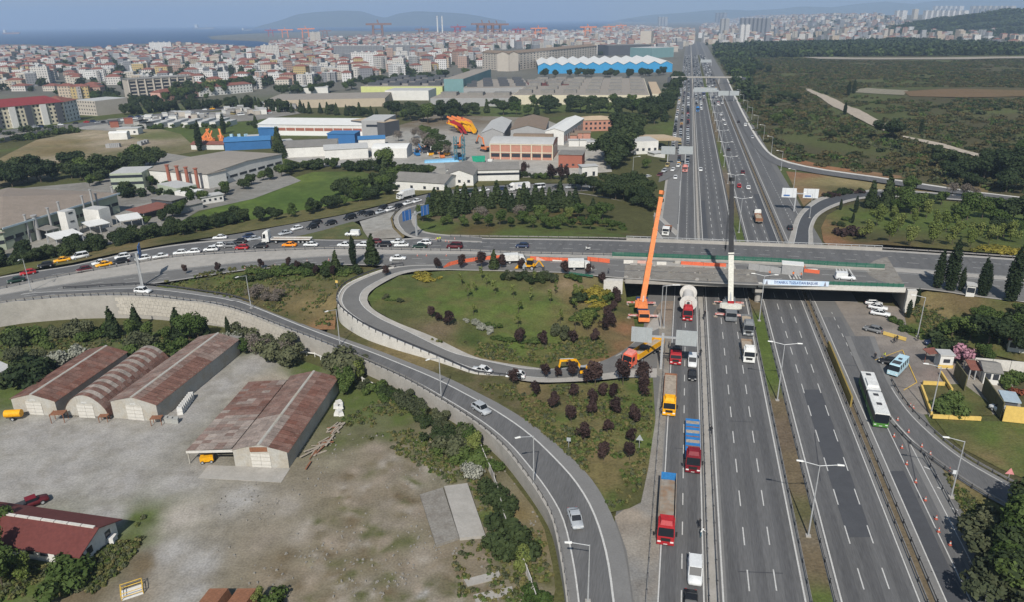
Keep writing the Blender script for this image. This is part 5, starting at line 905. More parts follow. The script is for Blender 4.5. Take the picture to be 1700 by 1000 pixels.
def lorry(label,p,ang,m,L,kind,group=None,**k):
    root=empty('lorry',p,ang,label,'truck',group);xf=L/2;ch=k.get('cabh',3.2)
    cab(root,xf,m,ch,k.get('cabl',2.2),sleeper=k.get('sleeper',True),roofm=k.get('roofm'))
    cl=k.get('cabl',2.2)
    if kind=='rigid':
        MB().box(-cl/2,0,.55,L-cl,.9,.35).obj('chassis',M_steelD,root);wheels(root,k.get('ax',[xf-1.2,-xf+2.4,-xf+1.1]))
        bed(root,-xf,xf-cl-.25,.95,k.get('bh',.8),k.get('bm',M_bedg),inner=k.get('inner',M_tan),load=k.get('load'),tail=k.get('tail'),head=k.get('head'))
    elif kind=='box':
        MB().box(-cl/2,0,.55,L-cl,.9,.35).obj('chassis',M_steelD,root);wheels(root,[xf-1.1,-xf+1.6],r=.47)
        MB().box(-cl/2-.1,0,.92,L-cl-.2,2.45,k.get('bh',2.3)).obj('cargo_box',k.get('bm',M_wht),root)
    else:
        MB().box(xf-2.9,0,.55,4.6,.9,.35).obj('tractor_frame',M_steelD,root);wheels(root,[xf-1.2,xf-4.4])
        x1=xf-cl-.6;MB().box((x1-xf)/2,0,.85,x1+xf,.8,.25).obj('trailer_frame',M_steelD,root);wheels(root,[-xf+1.2,-xf+2.5,-xf+3.8])
        bed(root,-xf,x1,1.12,k.get('bh',1.2),k.get('bm',M_bedg),inner=k.get('inner',M_tan),load=k.get('load'),tail=k.get('tail'),head=k.get('head'))
    return root
def span(a,b,z=.03):
    0
    A,B=P(*a,z),P(*b,z);d=A-B;return (A+B)/2,math.atan2(d.y,d.x),d.length
GT='trucks waiting on the slip lane'
def on_lane(fpx,fpy,L,s=None):
    f_=P(fpx,fpy,.03);s=S_of(f_)if s is None else s;y=f_.y+L/2*math.sin(HANG);return hw(s,y,.03)
lorry('red articulated tipper truck with dusty grey bed waiting in the left lane',on_lane(1104,908,14.2),DN,M_red,14.2,'semi',GT,bm=M_bedg,inner=M_bedg,bh=1.5,load=(M_bedg,.18),tail=M_blu,cabh=3.4)
r_=lorry('maroon truck pulling a bright blue low-loader bed',on_lane(1149.5,788,15.5),DN,M_mar,15.5,'semi',GT,bm=M_blu,inner=M_blu,bh=.12,cabh=3.4)
for i in range(6):MB().box(-6.6+i*1.6,0,1.28,.22 if i%2 else.9,2.3,.06).obj('deck_plank',M_rust if i%2 else M_tan,r_)
lorry('bright yellow truck with long tan flatbed behind the plum verge',on_lane(1110,693,15.0),DN,M_yl,15.0,'semi',GT,bm=M_rust,inner=M_tan,bh=.35,tail=M_rust,cabh=3.2)
r_=lorry('small maroon crane lorry with black folded loader arm',on_lane(1121,608,8.2),DN,M_red,8.2,'rigid',GT,bm=M_steelD,inner=M_steelD,bh=.5,sleeper=False,cabh=2.8,cabl=1.9)
cr=MB();cr.box(1.3,0,1.1,.9,1.6,1.9);cr.bar((1.3,0,2.8),(-1.6,.3,3.6),.35);cr.bar((-1.6,.3,3.5),(.6,.6,2.4),.3);cr.obj('loader_arm',M_steelD,r_)
mb=MB();mb.bar((1.6,-1.2,.9),(1.6,-3.0,.9),.3);mb.box(1.6,-3.0,.04,.7,.7,.15);mb.bar((1.6,-3.0,.9),(1.6,-3.0,.1),.2);mb.obj('outrigger',M_steelD,r_)
r_=lorry('red tractor truck carrying the huge pale steel drum under the bridge',on_lane(1141,535,15.0),DN,M_red,15.0,'semi',GT,bm=M_steelD,inner=M_steelD,bh=.1,cabh=3.3)
dr=empty('steel_drum',r_.location+Vector((0,0,1.27)),DN,'huge pale steel drum with round flanges lying on the red truck','drum')
M_drum=mat('drum_steel',(.55,.53,.5),.6,.15,.5);M_flr=mat('flange_primer',(.42,.3,.28),.7,.15,.6)
MB().cyl((-4.6,0,2.05),(3.4,0,2.05),1.35,n=32).obj('drum_barrel',M_drum,dr,smooth=False)
for x in (-4.4,3.3):MB().cyl((x-.2,0,2.15),(x+.2,0,2.15),2.15,n=40).obj('flange',M_drum,dr)
MB().cyl((3.5,0,2.15),(3.56,0,2.15),.95,n=32).obj('hub_ring',M_flr,dr);MB().cyl((3.56,0,2.15),(3.64,0,2.15),.72,n=32).obj('hub_plate',M_drum,dr);MB().cyl((3.64,0,2.15),(3.9,0,2.15),.36,n=20).obj('hub_bore',M_steelD,dr)
lorry('dark grey tipper lorry beside the white crane',on_lane(1242,560,8.8),DN,M_gry,8.8,'rigid',GT,bm=M_gry,inner=M_sand,bh=1.0,load=(M_sand,.6),cabh=3.2)
lorry('white tipper lorry behind the dark grey one',on_lane(1243,605,9.0),DN,M_wht,9.0,'rigid',GT,bm=M_bedg,inner=M_tan,bh=.8,load=(M_tan,.4),cabh=3.1)
c_,a_,l_=span((1040,612),(1094,577));r_=lorry('orange cabbed tipper with yellow bed parked at the loop ramp end',c_,a_,M_coral,max(l_,11),'semi',GT,bm=M_yl,inner=M_sand,bh=1.2,load=(M_sand,.55),cabh=3.2,roofm=M_pink)
MB().box(-.3,.2,2.3,1.6,2.2,.25,.3).obj('tarpaulin',M_steelD,r_)
p=P(1258,366,.03);lorry('white tipper with tan load driving away beyond the overpass',hw(S_of(p),p.y,.03),UP,M_wht,9.5,'rigid',GT,bm=M_rust,inner=M_sand,bh=1.1,load=(M_sand,.9),cabh=3.2)
p=P(1158,184,.03);lorry('bright blue truck alone on the cleared main carriageway',hw(S_of(p),p.y,.03),DN,M_blu,10,'rigid',GT,bm=M_blu,inner=M_blu,bh=1.7,cabh=3.6,roofm=M_blu)
p=P(1168,158,.03);lorry('dark blue lorry at the front of the main jam',hw(S_of(p),p.y,.03),DN,M_navyp,9,'box',GT,bm=M_navyp)
lorry('white truck with grab arm standing below the overpass wall',P(1107,386,.1),DN-.1,M_wht,8.5,'rigid',GT,bm=M_rust,inner=M_steelD,bh=.6,cabh=3.0,sleeper=False)
pq=place(478,404);aq=heading(cq,pq)+math.pi;r_=lorry('white truck with long flat trailer in the left approach queue',pq,aq,M_wht,15.5,'semi','trucks in the queue',bm=M_wht,inner=M_bedg,bh=.25,cabh=3.6)
pq=place(674,333);lorry('white box lorry among the cars on the curved ramp',pq,heading(c5,pq),M_wht,8.0,'box','trucks in the queue',sleeper=False,cabh=2.7,cabl=1.8)
pq=place(862,315.5);r_=lorry('white box lorry with lettered side among the trees by the ramp',pq,heading(c5,pq),M_wht,9.0,'box','trucks in the queue',cabh=3.0)
lt_=MB();[lt_.box(.8-i*.38,1.25,1.9+.12*(i%2),.2,.03,.9 if i==0 else.35+.2*(i%3))for i in range(8)];lt_.obj('lettering',M_navy,r_)
pq=place(962,447);r_=lorry('small white box lorry parked on the closed overpass lane',pq,heading(cq,pq)+.1,M_wht,6.2,'box','trucks on the overpass',sleeper=False,cabh=2.3,cabl=1.7,bh=1.9)
pq=place(854,436);lorry('white delivery lorry parked behind the yellow digger',pq,heading(cq,pq)+.2,M_wht,6.0,'box','trucks on the overpass',sleeper=False,cabh=2.3,cabl=1.7,bh=1.7)
pq=P(1137,283,.05);lorry('pale tipper lorry at the head of the jam near the petrol station',pq,DN,M_pink,8,'rigid','trucks in the queue',bm=M_rust,inner=M_sand,bh=.9,cabh=3)
# mobile cranes
def ray_at(px,py,Y):
    d=_f*F+_R*(px-850)+_U*(500-py);k=Y/d[1];return Vector((d[0]*k,Y,HC+d[2]*k))
def boom(root,a,b,secs,names=None):
    0
    u0=0.0;d=(b-a);n=d.normalized();sd=Vector((1,0,0))-n*n.x;sd.normalize();fw=sd.cross(n)
    for u1,w,m in secs:
        p,q=a+d*max(0,u0-.02),a+d*u1;mb=MB();c=[(-1,-1),(1,-1),(1,1),(-1,1)]
        mb.hexa([p+sd*(i*w/2)+fw*(j*w*.6)for i,j in c],[q+sd*(i*w/2)+fw*(j*w*.6)for i,j in c])
        for t in (.0,.97):
            k=p.lerp(q,t);k2=k+n*.35;mb.hexa([k+sd*(i*w*.56)+fw*(j*w*.67)for i,j in c],[k2+sd*(i*w*.56)+fw*(j*w*.67)for i,j in c])
        mb.obj('boom_section',m,root);u0=u1;rb=MB();n_=int((q-p).length/1.2)
        for k in range(n_):c_=p.lerp(q,(k+.5)/n_)-fw*(w*.61);e_=sd*(w*.42)+n*(.3 if k%2 else -.3);rb.bar(c_-e_,c_+e_,.1,.06)
        if n_ and m is M_org:rb.obj('boom_rib',M_coral,root)
def crane(label,p,ang,body,carm,boomsecs,tip,cwm,base_h=3.0,hook=None):
    root=empty('mobile_crane',p,ang,label,'crane');M=Matrix.Translation(p)@Matrix.Rotation(ang,4,'Z');inv=M.inverted()
    MB().box(-.5,0,.75,12.5,2.6,.75).obj('carrier_frame',carm,root);wheels(root,[4.6,3.0,-.8,-2.4,-4.0,-5.6],2.7)
    x=5.75;h=1.35
    MB().hexa([(x+1.3,-h,.6),(x+1.3,h,.6),(x-.9,h,.6),(x-.9,-h,.6)],[(x+1.0,-h*.95,2.5),(x+1.0,h*.95,2.5),(x-.9,h,2.6),(x-.9,-h,2.6)]).obj('carrier_cab',body,root)
    MB().hexa([(x+1.24,-h*.9,1.5),(x+1.24,h*.9,1.5),(x+1.0,h*.9,1.5),(x+1.0,-h*.9,1.5)],[(x+1.08,-h*.85,2.35),(x+1.08,h*.85,2.35),(x+.8,h*.85,2.35),(x+.8,-h*.85,2.35)]).obj('windscreen',M_glass,root)
    MB().box(x+1.32,0,.45,.2,2.5,.4).obj('bumper',body,root)
    M_warn=mat('warning_stripes',(.6,.5,.46),.7,.2,1.5,col2=(.4,.05,.04))
    for xx in (3.9,-4.9):
        for s in (-1,1):
            MB().bar((xx,s*1.2,.85),(xx,s*3.7,.85),.38,.42).obj('outrigger',M_warn,root);MB().cyl((xx,s*3.55,.15),(xx,s*3.55,1.1),.12,n=8).obj('outrigger_jack',M_galv,root);MB().box(xx,s*3.55,.03,.9,.9,.14).obj('outrigger_pad',M_tan,root)
    MB().cyl((-.6,0,1.5),(-.6,0,1.75),1.2,n=20).obj('slew_ring',M_steelD,root)
    MB().hexa([(1.6,-1.25,1.75),(1.6,1.25,1.75),(-3.6,1.35,1.75),(-3.6,-1.35,1.75)],[(1.4,-1.15,2.7),(1.4,1.15,2.7),(-3.6,1.3,3.1),(-3.6,-1.3,3.1)]).obj('superstructure',body if cwm is None else M_gry,root)
    MB().hexa([(1.2,-1.95,1.8),(1.2,-1.2,1.8),(-.8,-1.2,1.8),(-.8,-1.95,1.8)],[(1.0,-1.9,3.3),(1.0,-1.25,3.3),(-.8,-1.25,3.3),(-.8,-1.9,3.3)]).obj('operator_cab',body,root)
    cm=cwm or carm;mb=MB();q=14;r_=[[(1.9+.95*math.cos(2*math.pi*i/q),2.7*math.sin(2*math.pi*i/q)*(1.0),z)for i in range(q)]for z in (1.85,2.9)]
    if cwm is not None:mb.rings(r_);mb.obj('counterweight',cm,root)
    else:MB().box(-3.3,0,1.8,1.2,3.0,1.3).obj('counterweight',cm,root)
    a=M@Vector((-1.2 if cwm is None else.2,0,base_h));la=inv@a;lt=inv@tip
    boom(root,la,lt,boomsecs);MB().cyl(la+Vector((.9,0,-.9)),la.lerp(lt,.18),.22,n=10).obj('lift_cylinder',M_galv,root)
    n=(lt-la).normalized();MB().bar(lt,lt+n*.9,.9,1.3).obj('boom_head',boomsecs[-1][2],root)
    if hook:
        hk=inv@hook;t2=lt+n*.6
        for o in (-.12,.12):MB().cyl(t2+Vector((0,o,0)),hk+Vector((0,o,1.2)),.05,n=5).obj('hoist_rope',M_steelD,root)
        MB().box(hk.x,hk.y,hk.z+.3,.45,.45,.9).cyl(hk+Vector((0,0,.35)),hk+Vector((0,0,-.5)),.16,.05).obj('hook_block',M_steelD,root)
    return root
p1=P(1066,520,.05);tip1=ray_at(1098,322,p1.y+9)
crane('orange mobile crane with raised telescopic boom at the left bridge abutment',p1,DN+.12,M_org,M_navyp,[(.36,1.1,M_org),(.68,.95,M_org),(.97,.85,M_org)],tip1,None)
oc=[o for o in COL.objects if o.name.startswith('mobile_crane')][0]
p2=P(1211,519,.03);tip2=ray_at(1215,300,p2.y+5)
M_bb=pnt('black_boom',(.035,.036,.04))
crane('white mobile crane with black upper boom standing on the main carriageway',p2,DN,M_gry,M_gry,[(.42,1.05,M_cream),(.6,.98,M_bb),(.79,.92,M_bb),(.97,.86,M_bb)],tip2,M_cream,hook=ray_at(1204,414,p2.y+8))
MB().box(0,0,0,.9,1.5,.5).obj('crane_cover',M_red,[o for o in COL.objects if o.name.startswith('mobile_crane')][1],loc=(1.2,0,2.95))
# diggers
def excavator(label,p,ang,m,s=1.0,pose=((.9,1.7),(2.6,4.3),(6.6,4.0),(7.1,.7))):
    root=empty('excavator',p,ang,label,'excavator',None,s)
    for sd in (-1,1):
        mb=MB();mb.prism([(-2.0,.3),(-1.7,0),(1.7,0),(2.0,.3),(2.0,.65),(1.7,.9),(-1.7,.9),(-2.0,.65)],sd*1.2-.28,sd*1.2+.28);mb.obj('track',M_steelD,root)
    MB().cyl((0,0,.85),(0,0,1.1),.9,n=16).obj('slew_ring',M_steelD,root)
    MB().prism([(-2.5,1.1),(1.5,1.1),(1.5,1.9),(-1.0,2.15),(-2.5,2.1)],-1.3,1.3).obj('engine_house',m,root);MB().box(-2.2,0,1.1,.8,2.4,.95).obj('counterweight',M_steelD,root)
    MB().hexa([(1.7,.35,1.15),(1.7,1.3,1.15),(.1,1.3,1.15),(.1,.35,1.15)],[(1.35,.4,2.9),(1.35,1.25,2.9),(.1,1.25,2.9),(.1,.4,2.9)]).obj('operator_cab',M_glass,root);MB().box(.7,.82,2.9,1.4,1.0,.08).obj('cab_roof',M_galv,root)
    a,b,c,d=[Vector((x,-.1,z))for x,z in pose];mb=MB();mb.bar(a,b,.42,.6);mb.bar(b,c,.4,.5);mb.obj('boom',m,root);MB().bar(c+Vector((-.3,0,.35)),d,.34,.45).obj('stick',m,root)
    mb=MB();k=d;mb.prism([(k.x-.1,k.z+.2),(k.x+.35,k.z-.3),(k.x-.2,k.z-.85),(k.x-.9,k.z-.6),(k.x-.7,k.z-.1)],-.65,.45);mb.obj('bucket',M_steelD,root);MB().cyl(a+Vector((.5,0,-.3)),a.lerp(b,.75),.12).cyl(b+Vector((.5,0,.35)),c+Vector((-.1,0,.5)),.1).obj('hydraulic_ram',M_galv,root)
    return root
pe=place(972,624);excavator('yellow tracked excavator digging on the loop ramp behind plum trees',pe,math.pi-.05,M_yl,.82)
def backhoe(label,p,ang):
    root=empty('backhoe_loader',p,ang,label,'digger')
    for x,r in ((1.3,.47),(-1.1,.5)):
        for s in (-1,1):inst('wheel',WH[r],root,(x,s*.95,r),scale=1.25 if x<0 else 1)
    MB().prism([(-1.6,.7),(2.1,.7),(2.1,1.45),(.6,1.6),(-1.6,1.5)],-.6,.6).obj('hood',M_yl,root)
    MB().hexa([(.5,-.75,1.4),(.5,.75,1.4),(-1.2,.75,1.4),(-1.2,-.75,1.4)],[(.3,-.7,2.7),(.3,.7,2.7),(-1.1,.7,2.7),(-1.1,-.7,2.7)]).obj('operator_cab',M_glass,root);MB().box(-.4,0,2.7,1.7,1.6,.1).obj('cab_roof',M_yl,root)
    mb=MB();mb.bar((1.0,-.5,1.2),(3.0,-.5,.7),.16);mb.bar((1.0,.5,1.2),(3.0,.5,.7),.16);mb.obj('loader_arm',M_yl,root);MB().prism([(2.8,.2),(3.8,.15),(3.6,.35),(3.0,1.1),(2.8,1.0)],-1.15,1.15).obj('loader_bucket',M_yl,root)
    mb=MB();mb.bar((-1.7,0,1.0),(-2.9,.2,2.6),.3);mb.bar((-2.9,.2,2.7),(-4.2,.3,1.0),.24);mb.obj('digger_arm',M_yl,root);MB().prism([(-4.4,1.0),(-3.9,.9),(-3.8,.2),(-4.4,.3)],0,.6).obj('bucket',M_steelD,root)
pe=place(878,446);backhoe('yellow wheeled backhoe digger parked on the closed overpass lane',pe,heading(cq,pe)+math.pi-.15)
excavator('orange excavator standing at the corner of the brick works hall',place(806,251),2.2,M_org,1.35,((.9,1.7),(2.0,5.2),(5.0,6.0),(6.6,3.2)))
excavator('orange excavator beside the two blue steel towers',place(762,246),1.2,M_org,1.2,((.9,1.7),(1.6,5.0),(4.0,6.2),(5.4,3.6)))
# buses
M_busg=pnt('bus_green',(.07,.2,.04))
p_,a_,l_=span((1461,712),(1436,640));bus=empty('bus',p_,a_,'long articulated bus with white roof and green sides on the right road','bus')
print('bus length',l_)
lf=l_*.5;H=3.0
for nm,x0,x1 in (('front_body',l_/2-lf,l_/2),('rear_body',-l_/2,l_/2-lf-.9)):
    MB().box((x0+x1)/2,0,.35,x1-x0,2.5,1.0).obj(nm,M_busg,bus);MB().box((x0+x1)/2,0,1.35,x1-x0-.02,2.46,1.35).obj('window_band',M_glass,bus);rf=MB().box((x0+x1)/2,0,2.7,x1-x0,2.5,.3,0,.985).obj('roof',M_wht,bus)
    MB().box((x0+x1)/2+.6,0,3.0,.9,.9,.06).obj('roof_hatch',M_steelD,rf);MB().box(x0+1.3,0,3.0,.9,.9,.06).obj('roof_hatch',M_steelD,rf)
MB().box(l_/2-lf-.45,0,.5,.95,2.2,2.4).obj('bellows',M_galv,bus);MB().box(-l_/4+.9,0,3.0,3.4,2.0,.42,0,.92).obj('roof_unit',M_wht,bus)
MB().box(l_/2+.01,0,1.05,.06,2.3,1.75).obj('windscreen',M_glass,bus);MB().box(l_/2+.03,0,.3,.1,2.45,.35).obj('bumper',M_busg,bus);MB().box(l_/2+.09,0,.45,.03,.55,.13).obj('number_plate',M_white,bus)
for s in (-1,1):
    MB().box(l_/2+.04,s*.95,.62,.06,.4,.16).obj('headlight',M_lamp,bus);MB().box(l_/2+.25,s*1.35,2.1,.15,.22,.5).obj('mirror',M_blk,bus)
wheels(bus,[l_/2-2.6,l_/2-lf+1.4,-l_/2+2.8],2.5)
p_,a_,l_=span((1478,629),(1501,605),.15);mbs=empty('minibus',p_,a_,'pale blue minibus turning on the forecourt','minibus');l_=7.0;M_pb=pnt('pale_blue',(.42,.6,.68))
MB().box(0,0,.35,l_,2.1,.95).obj('body',M_pb,mbs)
MB().hexa([(l_/2,-1.05,1.3),(l_/2,1.05,1.3),(-l_/2,1.05,1.3),(-l_/2,-1.05,1.3)],[(l_/2-.45,-.98,2.35),(l_/2-.45,.98,2.35),(-l_/2+.1,.98,2.35),(-l_/2+.1,-.98,2.35)]).obj('window_band',M_glass,mbs)
rf=MB().box(-.15,0,2.35,l_-.5,2.0,.18,0,.96).obj('roof',M_pb,mbs);MB().box(-.6,0,2.53,.8,.7,.08).obj('roof_hatch',M_steelD,rf);MB().box(1.6,0,2.53,1.6,1.6,.08).obj('roof_rack',M_steelD,rf)
for i in range(5):
    for s in (-1,1):MB().bar((-2.9+i*1.35,s*1.06,1.3),(-2.9+i*1.35,s*.99,2.35),.12).obj('window_pillar',M_pb,mbs)
for s in (-1,1):MB().box(l_/2+.01,s*.75,.65,.06,.35,.2).obj('headlight',M_lamp,mbs)
wheels(mbs,[2.2,-2.0],2.1,.38)
# people
def person_mesh(name,J,top,legs,hair=(.03,.022,.018),shoes=(.03,.03,.03)):
    0
    bones=[('pel','waist'),('waist','chest'),('chest','neck'),('neck','head'),('head','crown')]
    for s in 'lr':bones+=[('chest',s+'sho'),(s+'sho',s+'elb'),(s+'elb',s+'wri'),(s+'wri',s+'hand'),('pel',s+'hip'),(s+'hip',s+'kne'),(s+'kne',s+'ank'),(s+'ank',s+'toe')]
    nm=list(J);me=bpy.data.meshes.new(name);me.from_pydata([J[k][:3]for k in nm],[(nm.index(a),nm.index(b))for a,b in bones],[]);o=bpy.data.objects.new(name,me);COL.objects.link(o)
    o.modifiers.new('skin','SKIN');sk=me.skin_vertices[0].data if me.skin_vertices else None
    if sk is None:
        me.attributes.new;bm_=None
    for i,k in enumerate(nm):sk[i].radius=(J[k][3],J[k][3]*(.75 if k in ('chest','waist','pel')else 1));sk[i].use_root=k=='pel'
    o.modifiers.new('sub','SUBSURF').levels=1
    dg=bpy.context.evaluated_depsgraph_get();m2=bpy.data.meshes.new_from_object(o.evaluated_get(dg));bpy.data.objects.remove(o)
    m2.name=name;m2.materials.clear()
    for q in (mat(name+'_top',top,.9,.15,3),mat(name+'_legs',legs,.9,.15,3),mat('skin',(.35,.2,.14),.6,.1,3),mat('hair',hair,.8,.1,4),mat('shoe',shoes,.7,0)):m2.materials.append(q)
    hz_=J['neck'][2];pz=J['pel'][2];hd=Vector(J['head'][:3]);
    for f in m2.polygons:
        c=f.center;f.use_smooth=True
        if (c-hd).length<.19 and c.z>hz_+.03:f.material_index=3 if (c.z>hd.z+.05 or c.x<hd.x-.03)else 2
        elif min((c-Vector(J[k][:3])).length for k in ('lhand','rhand'))<.09:f.material_index=2
        elif c.z<.11:f.material_index=4
        elif c.z<pz+.03 and min((c-Vector(J[k][:3])).length for k in ('lwri','rwri','lelb','relb'))>.16:f.material_index=1
        else:f.material_index=0
    return m2
def joints(lean=0.0,arm=(.0,.0),stride=.08):
    J=dict(pel=(0,0,.95,.15),waist=(lean*.25,0,1.1,.14),chest=(lean*.7,0,1.36,.16),neck=(lean,0,1.52,.06),head=(lean*1.1+.02,0,1.64,.1),crown=(lean*1.1+.01,0,1.74,.08))
    for s,y in (('l',1),('r',-1)):
        a=arm[0]if s=='l' else arm[1]
        J[s+'sho']=(lean*.75,y*.19,1.42,.075);J[s+'elb']=(lean*.75+.25*math.sin(a),y*.27,1.42-.28*math.cos(a),.055);J[s+'wri']=(lean*.75+.25*math.sin(a)+.22*math.sin(a+.5),y*.26,1.42-.28*math.cos(a)-.22*math.cos(a+.5),.042)
        w=J[s+'wri'];J[s+'hand']=(w[0]+.08*math.sin(a+.6),w[1],w[2]-.08*math.cos(a+.6),.045)
        st=stride*y;J[s+'hip']=(0,y*.1,.88,.105);J[s+'kne']=(st*.7+.03,y*.11,.5,.075);J[s+'ank']=(st,y*.11,.09,.05);J[s+'toe']=(st+.17,y*.12,.05,.045)
    return J
PM=dict(dark=person_mesh('person_dark',joints(.02,(.1,.2)),(.02,.021,.025),(.025,.027,.035)),vest=person_mesh('person_vest',joints(.05,(.5,.2),.14),(.55,.6,.05),(.03,.035,.06)),orange=person_mesh('person_orange',joints(.08,(.6,.9)),(.7,.17,.03),(.05,.06,.1)),white=person_mesh('person_white',joints(.32,(.9,.7),.16),(.6,.6,.58),(.04,.1,.14)),grey=person_mesh('person_grey',joints(.0,(.0,.1),.12),(.1,.11,.13),(.04,.04,.05)))
PL=dict(dark='person in dark clothes',vest='person in bright yellow vest',orange='worker in orange jacket',white='person in white shirt leaning forward',grey='person in grey clothes')
for k,px,py,a,w_ in [('dark',1168,532,1.0,'standing by the crane outrigger'),('dark',1170,527,4.0,'facing the white crane'),('dark',1110,579,0,'standing beside the small crane lorry'),('grey',1160,596,3,'walking along the median guardrail'),('dark',1163,592,1,'beside the median guardrail near the white van'),('white',1163,893,.3,'at the guardrail beside the red truck'),('dark',1161,878,2,'at the guardrail near the red truck'),('dark',1180,722,1.3,'alone on the empty main carriageway'),('grey',1098,690,2,'next to the yellow truck'),('dark',1484,571,2,'walking across the forecourt'),('dark',1488,569,1,'talking on the forecourt'),('dark',1452,598,4,'standing on the side road'),('vest',1468,597,3,'beside the black car and minibus'),('grey',1466,602,1,'beside the black forecourt car'),('dark',1523,567,2,'under the pole by the forecourt kerb')]:
    o=inst('person',PM[k],None,P(px,py,.15 if px>1400 else.03),a);tag(o,PL[k]+' '+w_,'person')
for k,px,py,a,w_ in [('grey',1010,455,2,'at the broken end of the overpass'),('orange',1316,461,1,'behind the banner'),('orange',1330,462,3,'beside the site cabin'),('orange',1278,459,3,'at the left end of the banner'),('vest',727,402,2,'at the cones on the overpass road'),('vest',731,401,4,'directing traffic on the overpass road'),('orange',1334,450,0,'at the orange net fence')]:
    o=inst('person',PM[k],None,place(px,py),a);tag(o,PL[k]+' '+w_,'person')
pm=place(976,415);mo=empty('motorcycle',pm,heading(cq,pm)+math.pi,'motorcycle riding along the overpass road','motorcycle')
for x in (.65,-.65):inst('wheel',WH[.31],mo,(x,0,.31),scale=(1,.6,1))
MB().prism([(-.8,.75),(-.3,.45),(.4,.45),(.75,.95),(.3,.95),(-.2,.8)],-.14,.14).obj('frame',M_wht,mo);MB().bar((.55,-.35,1.05),(.55,.35,1.05),.05).obj('handlebar',M_blk,mo)
o=inst('person',PM['dark'],None,pm+Vector((0,0,-.05)),heading(cq,pm)+math.pi);tag(o,'person in dark clothes riding the motorcycle on the overpass','person')
# buildings
def wallm(name,c,**k):return mat(name,c,.85,k.pop('var',.14),k.pop('scale',.25),fine=8,**k)
B_white=wallm('white_render',(.6,.59,.56));B_cream=wallm('cream_render',(.55,.5,.38));B_green=wallm('green_render',(.34,.38,.29));B_grey=wallm('grey_cladding',(.3,.3,.3));B_dark=wallm('dark_cladding',(.07,.075,.085));B_brick=wallm('pink_brick',(.42,.21,.155));B_brickD=wallm('red_brick',(.3,.11,.075));B_teal=wallm('teal_cladding',(.15,.26,.27));B_blue=wallm('blue_cladding',(.035,.13,.31));B_lime=wallm('lime_cladding',(.5,.53,.22));B_corr=wallm('grey_corrugated',(.33,.33,.31),scale=.6);B_pink=wallm('pink_render',(.5,.3,.25));B_concb=wallm('beige_block',(.42,.38,.33))
T_grey=wallm('grey_roofing',(.2,.19,.175),var=.22);T_brown=wallm('brown_roofing',(.2,.15,.11),var=.2);T_red=wallm('red_tiles',(.2,.08,.06),var=.25,scale=.5);T_mar=wallm('maroon_sheet_roof',(.12,.035,.03),var=.2);T_white=wallm('white_sheet_roof',(.62,.62,.6),var=.1);T_lt=wallm('pale_sheet_roof',(.42,.42,.41));T_blue=wallm('blue_sheet_roof',(.05,.17,.36));T_tan=wallm('tan_roofing',(.44,.34,.23));T_bei=wallm('warm_grey_roofing',(.27,.24,.205),var=.18)
M_win=mat('window_pane',(.03,.035,.045),.15,0,spec=.6)
def bilerp(A,u,v,s,t,z):p=A+u*s+v*t;return Vector((p.x,p.y,A.z+z))
_winc={}
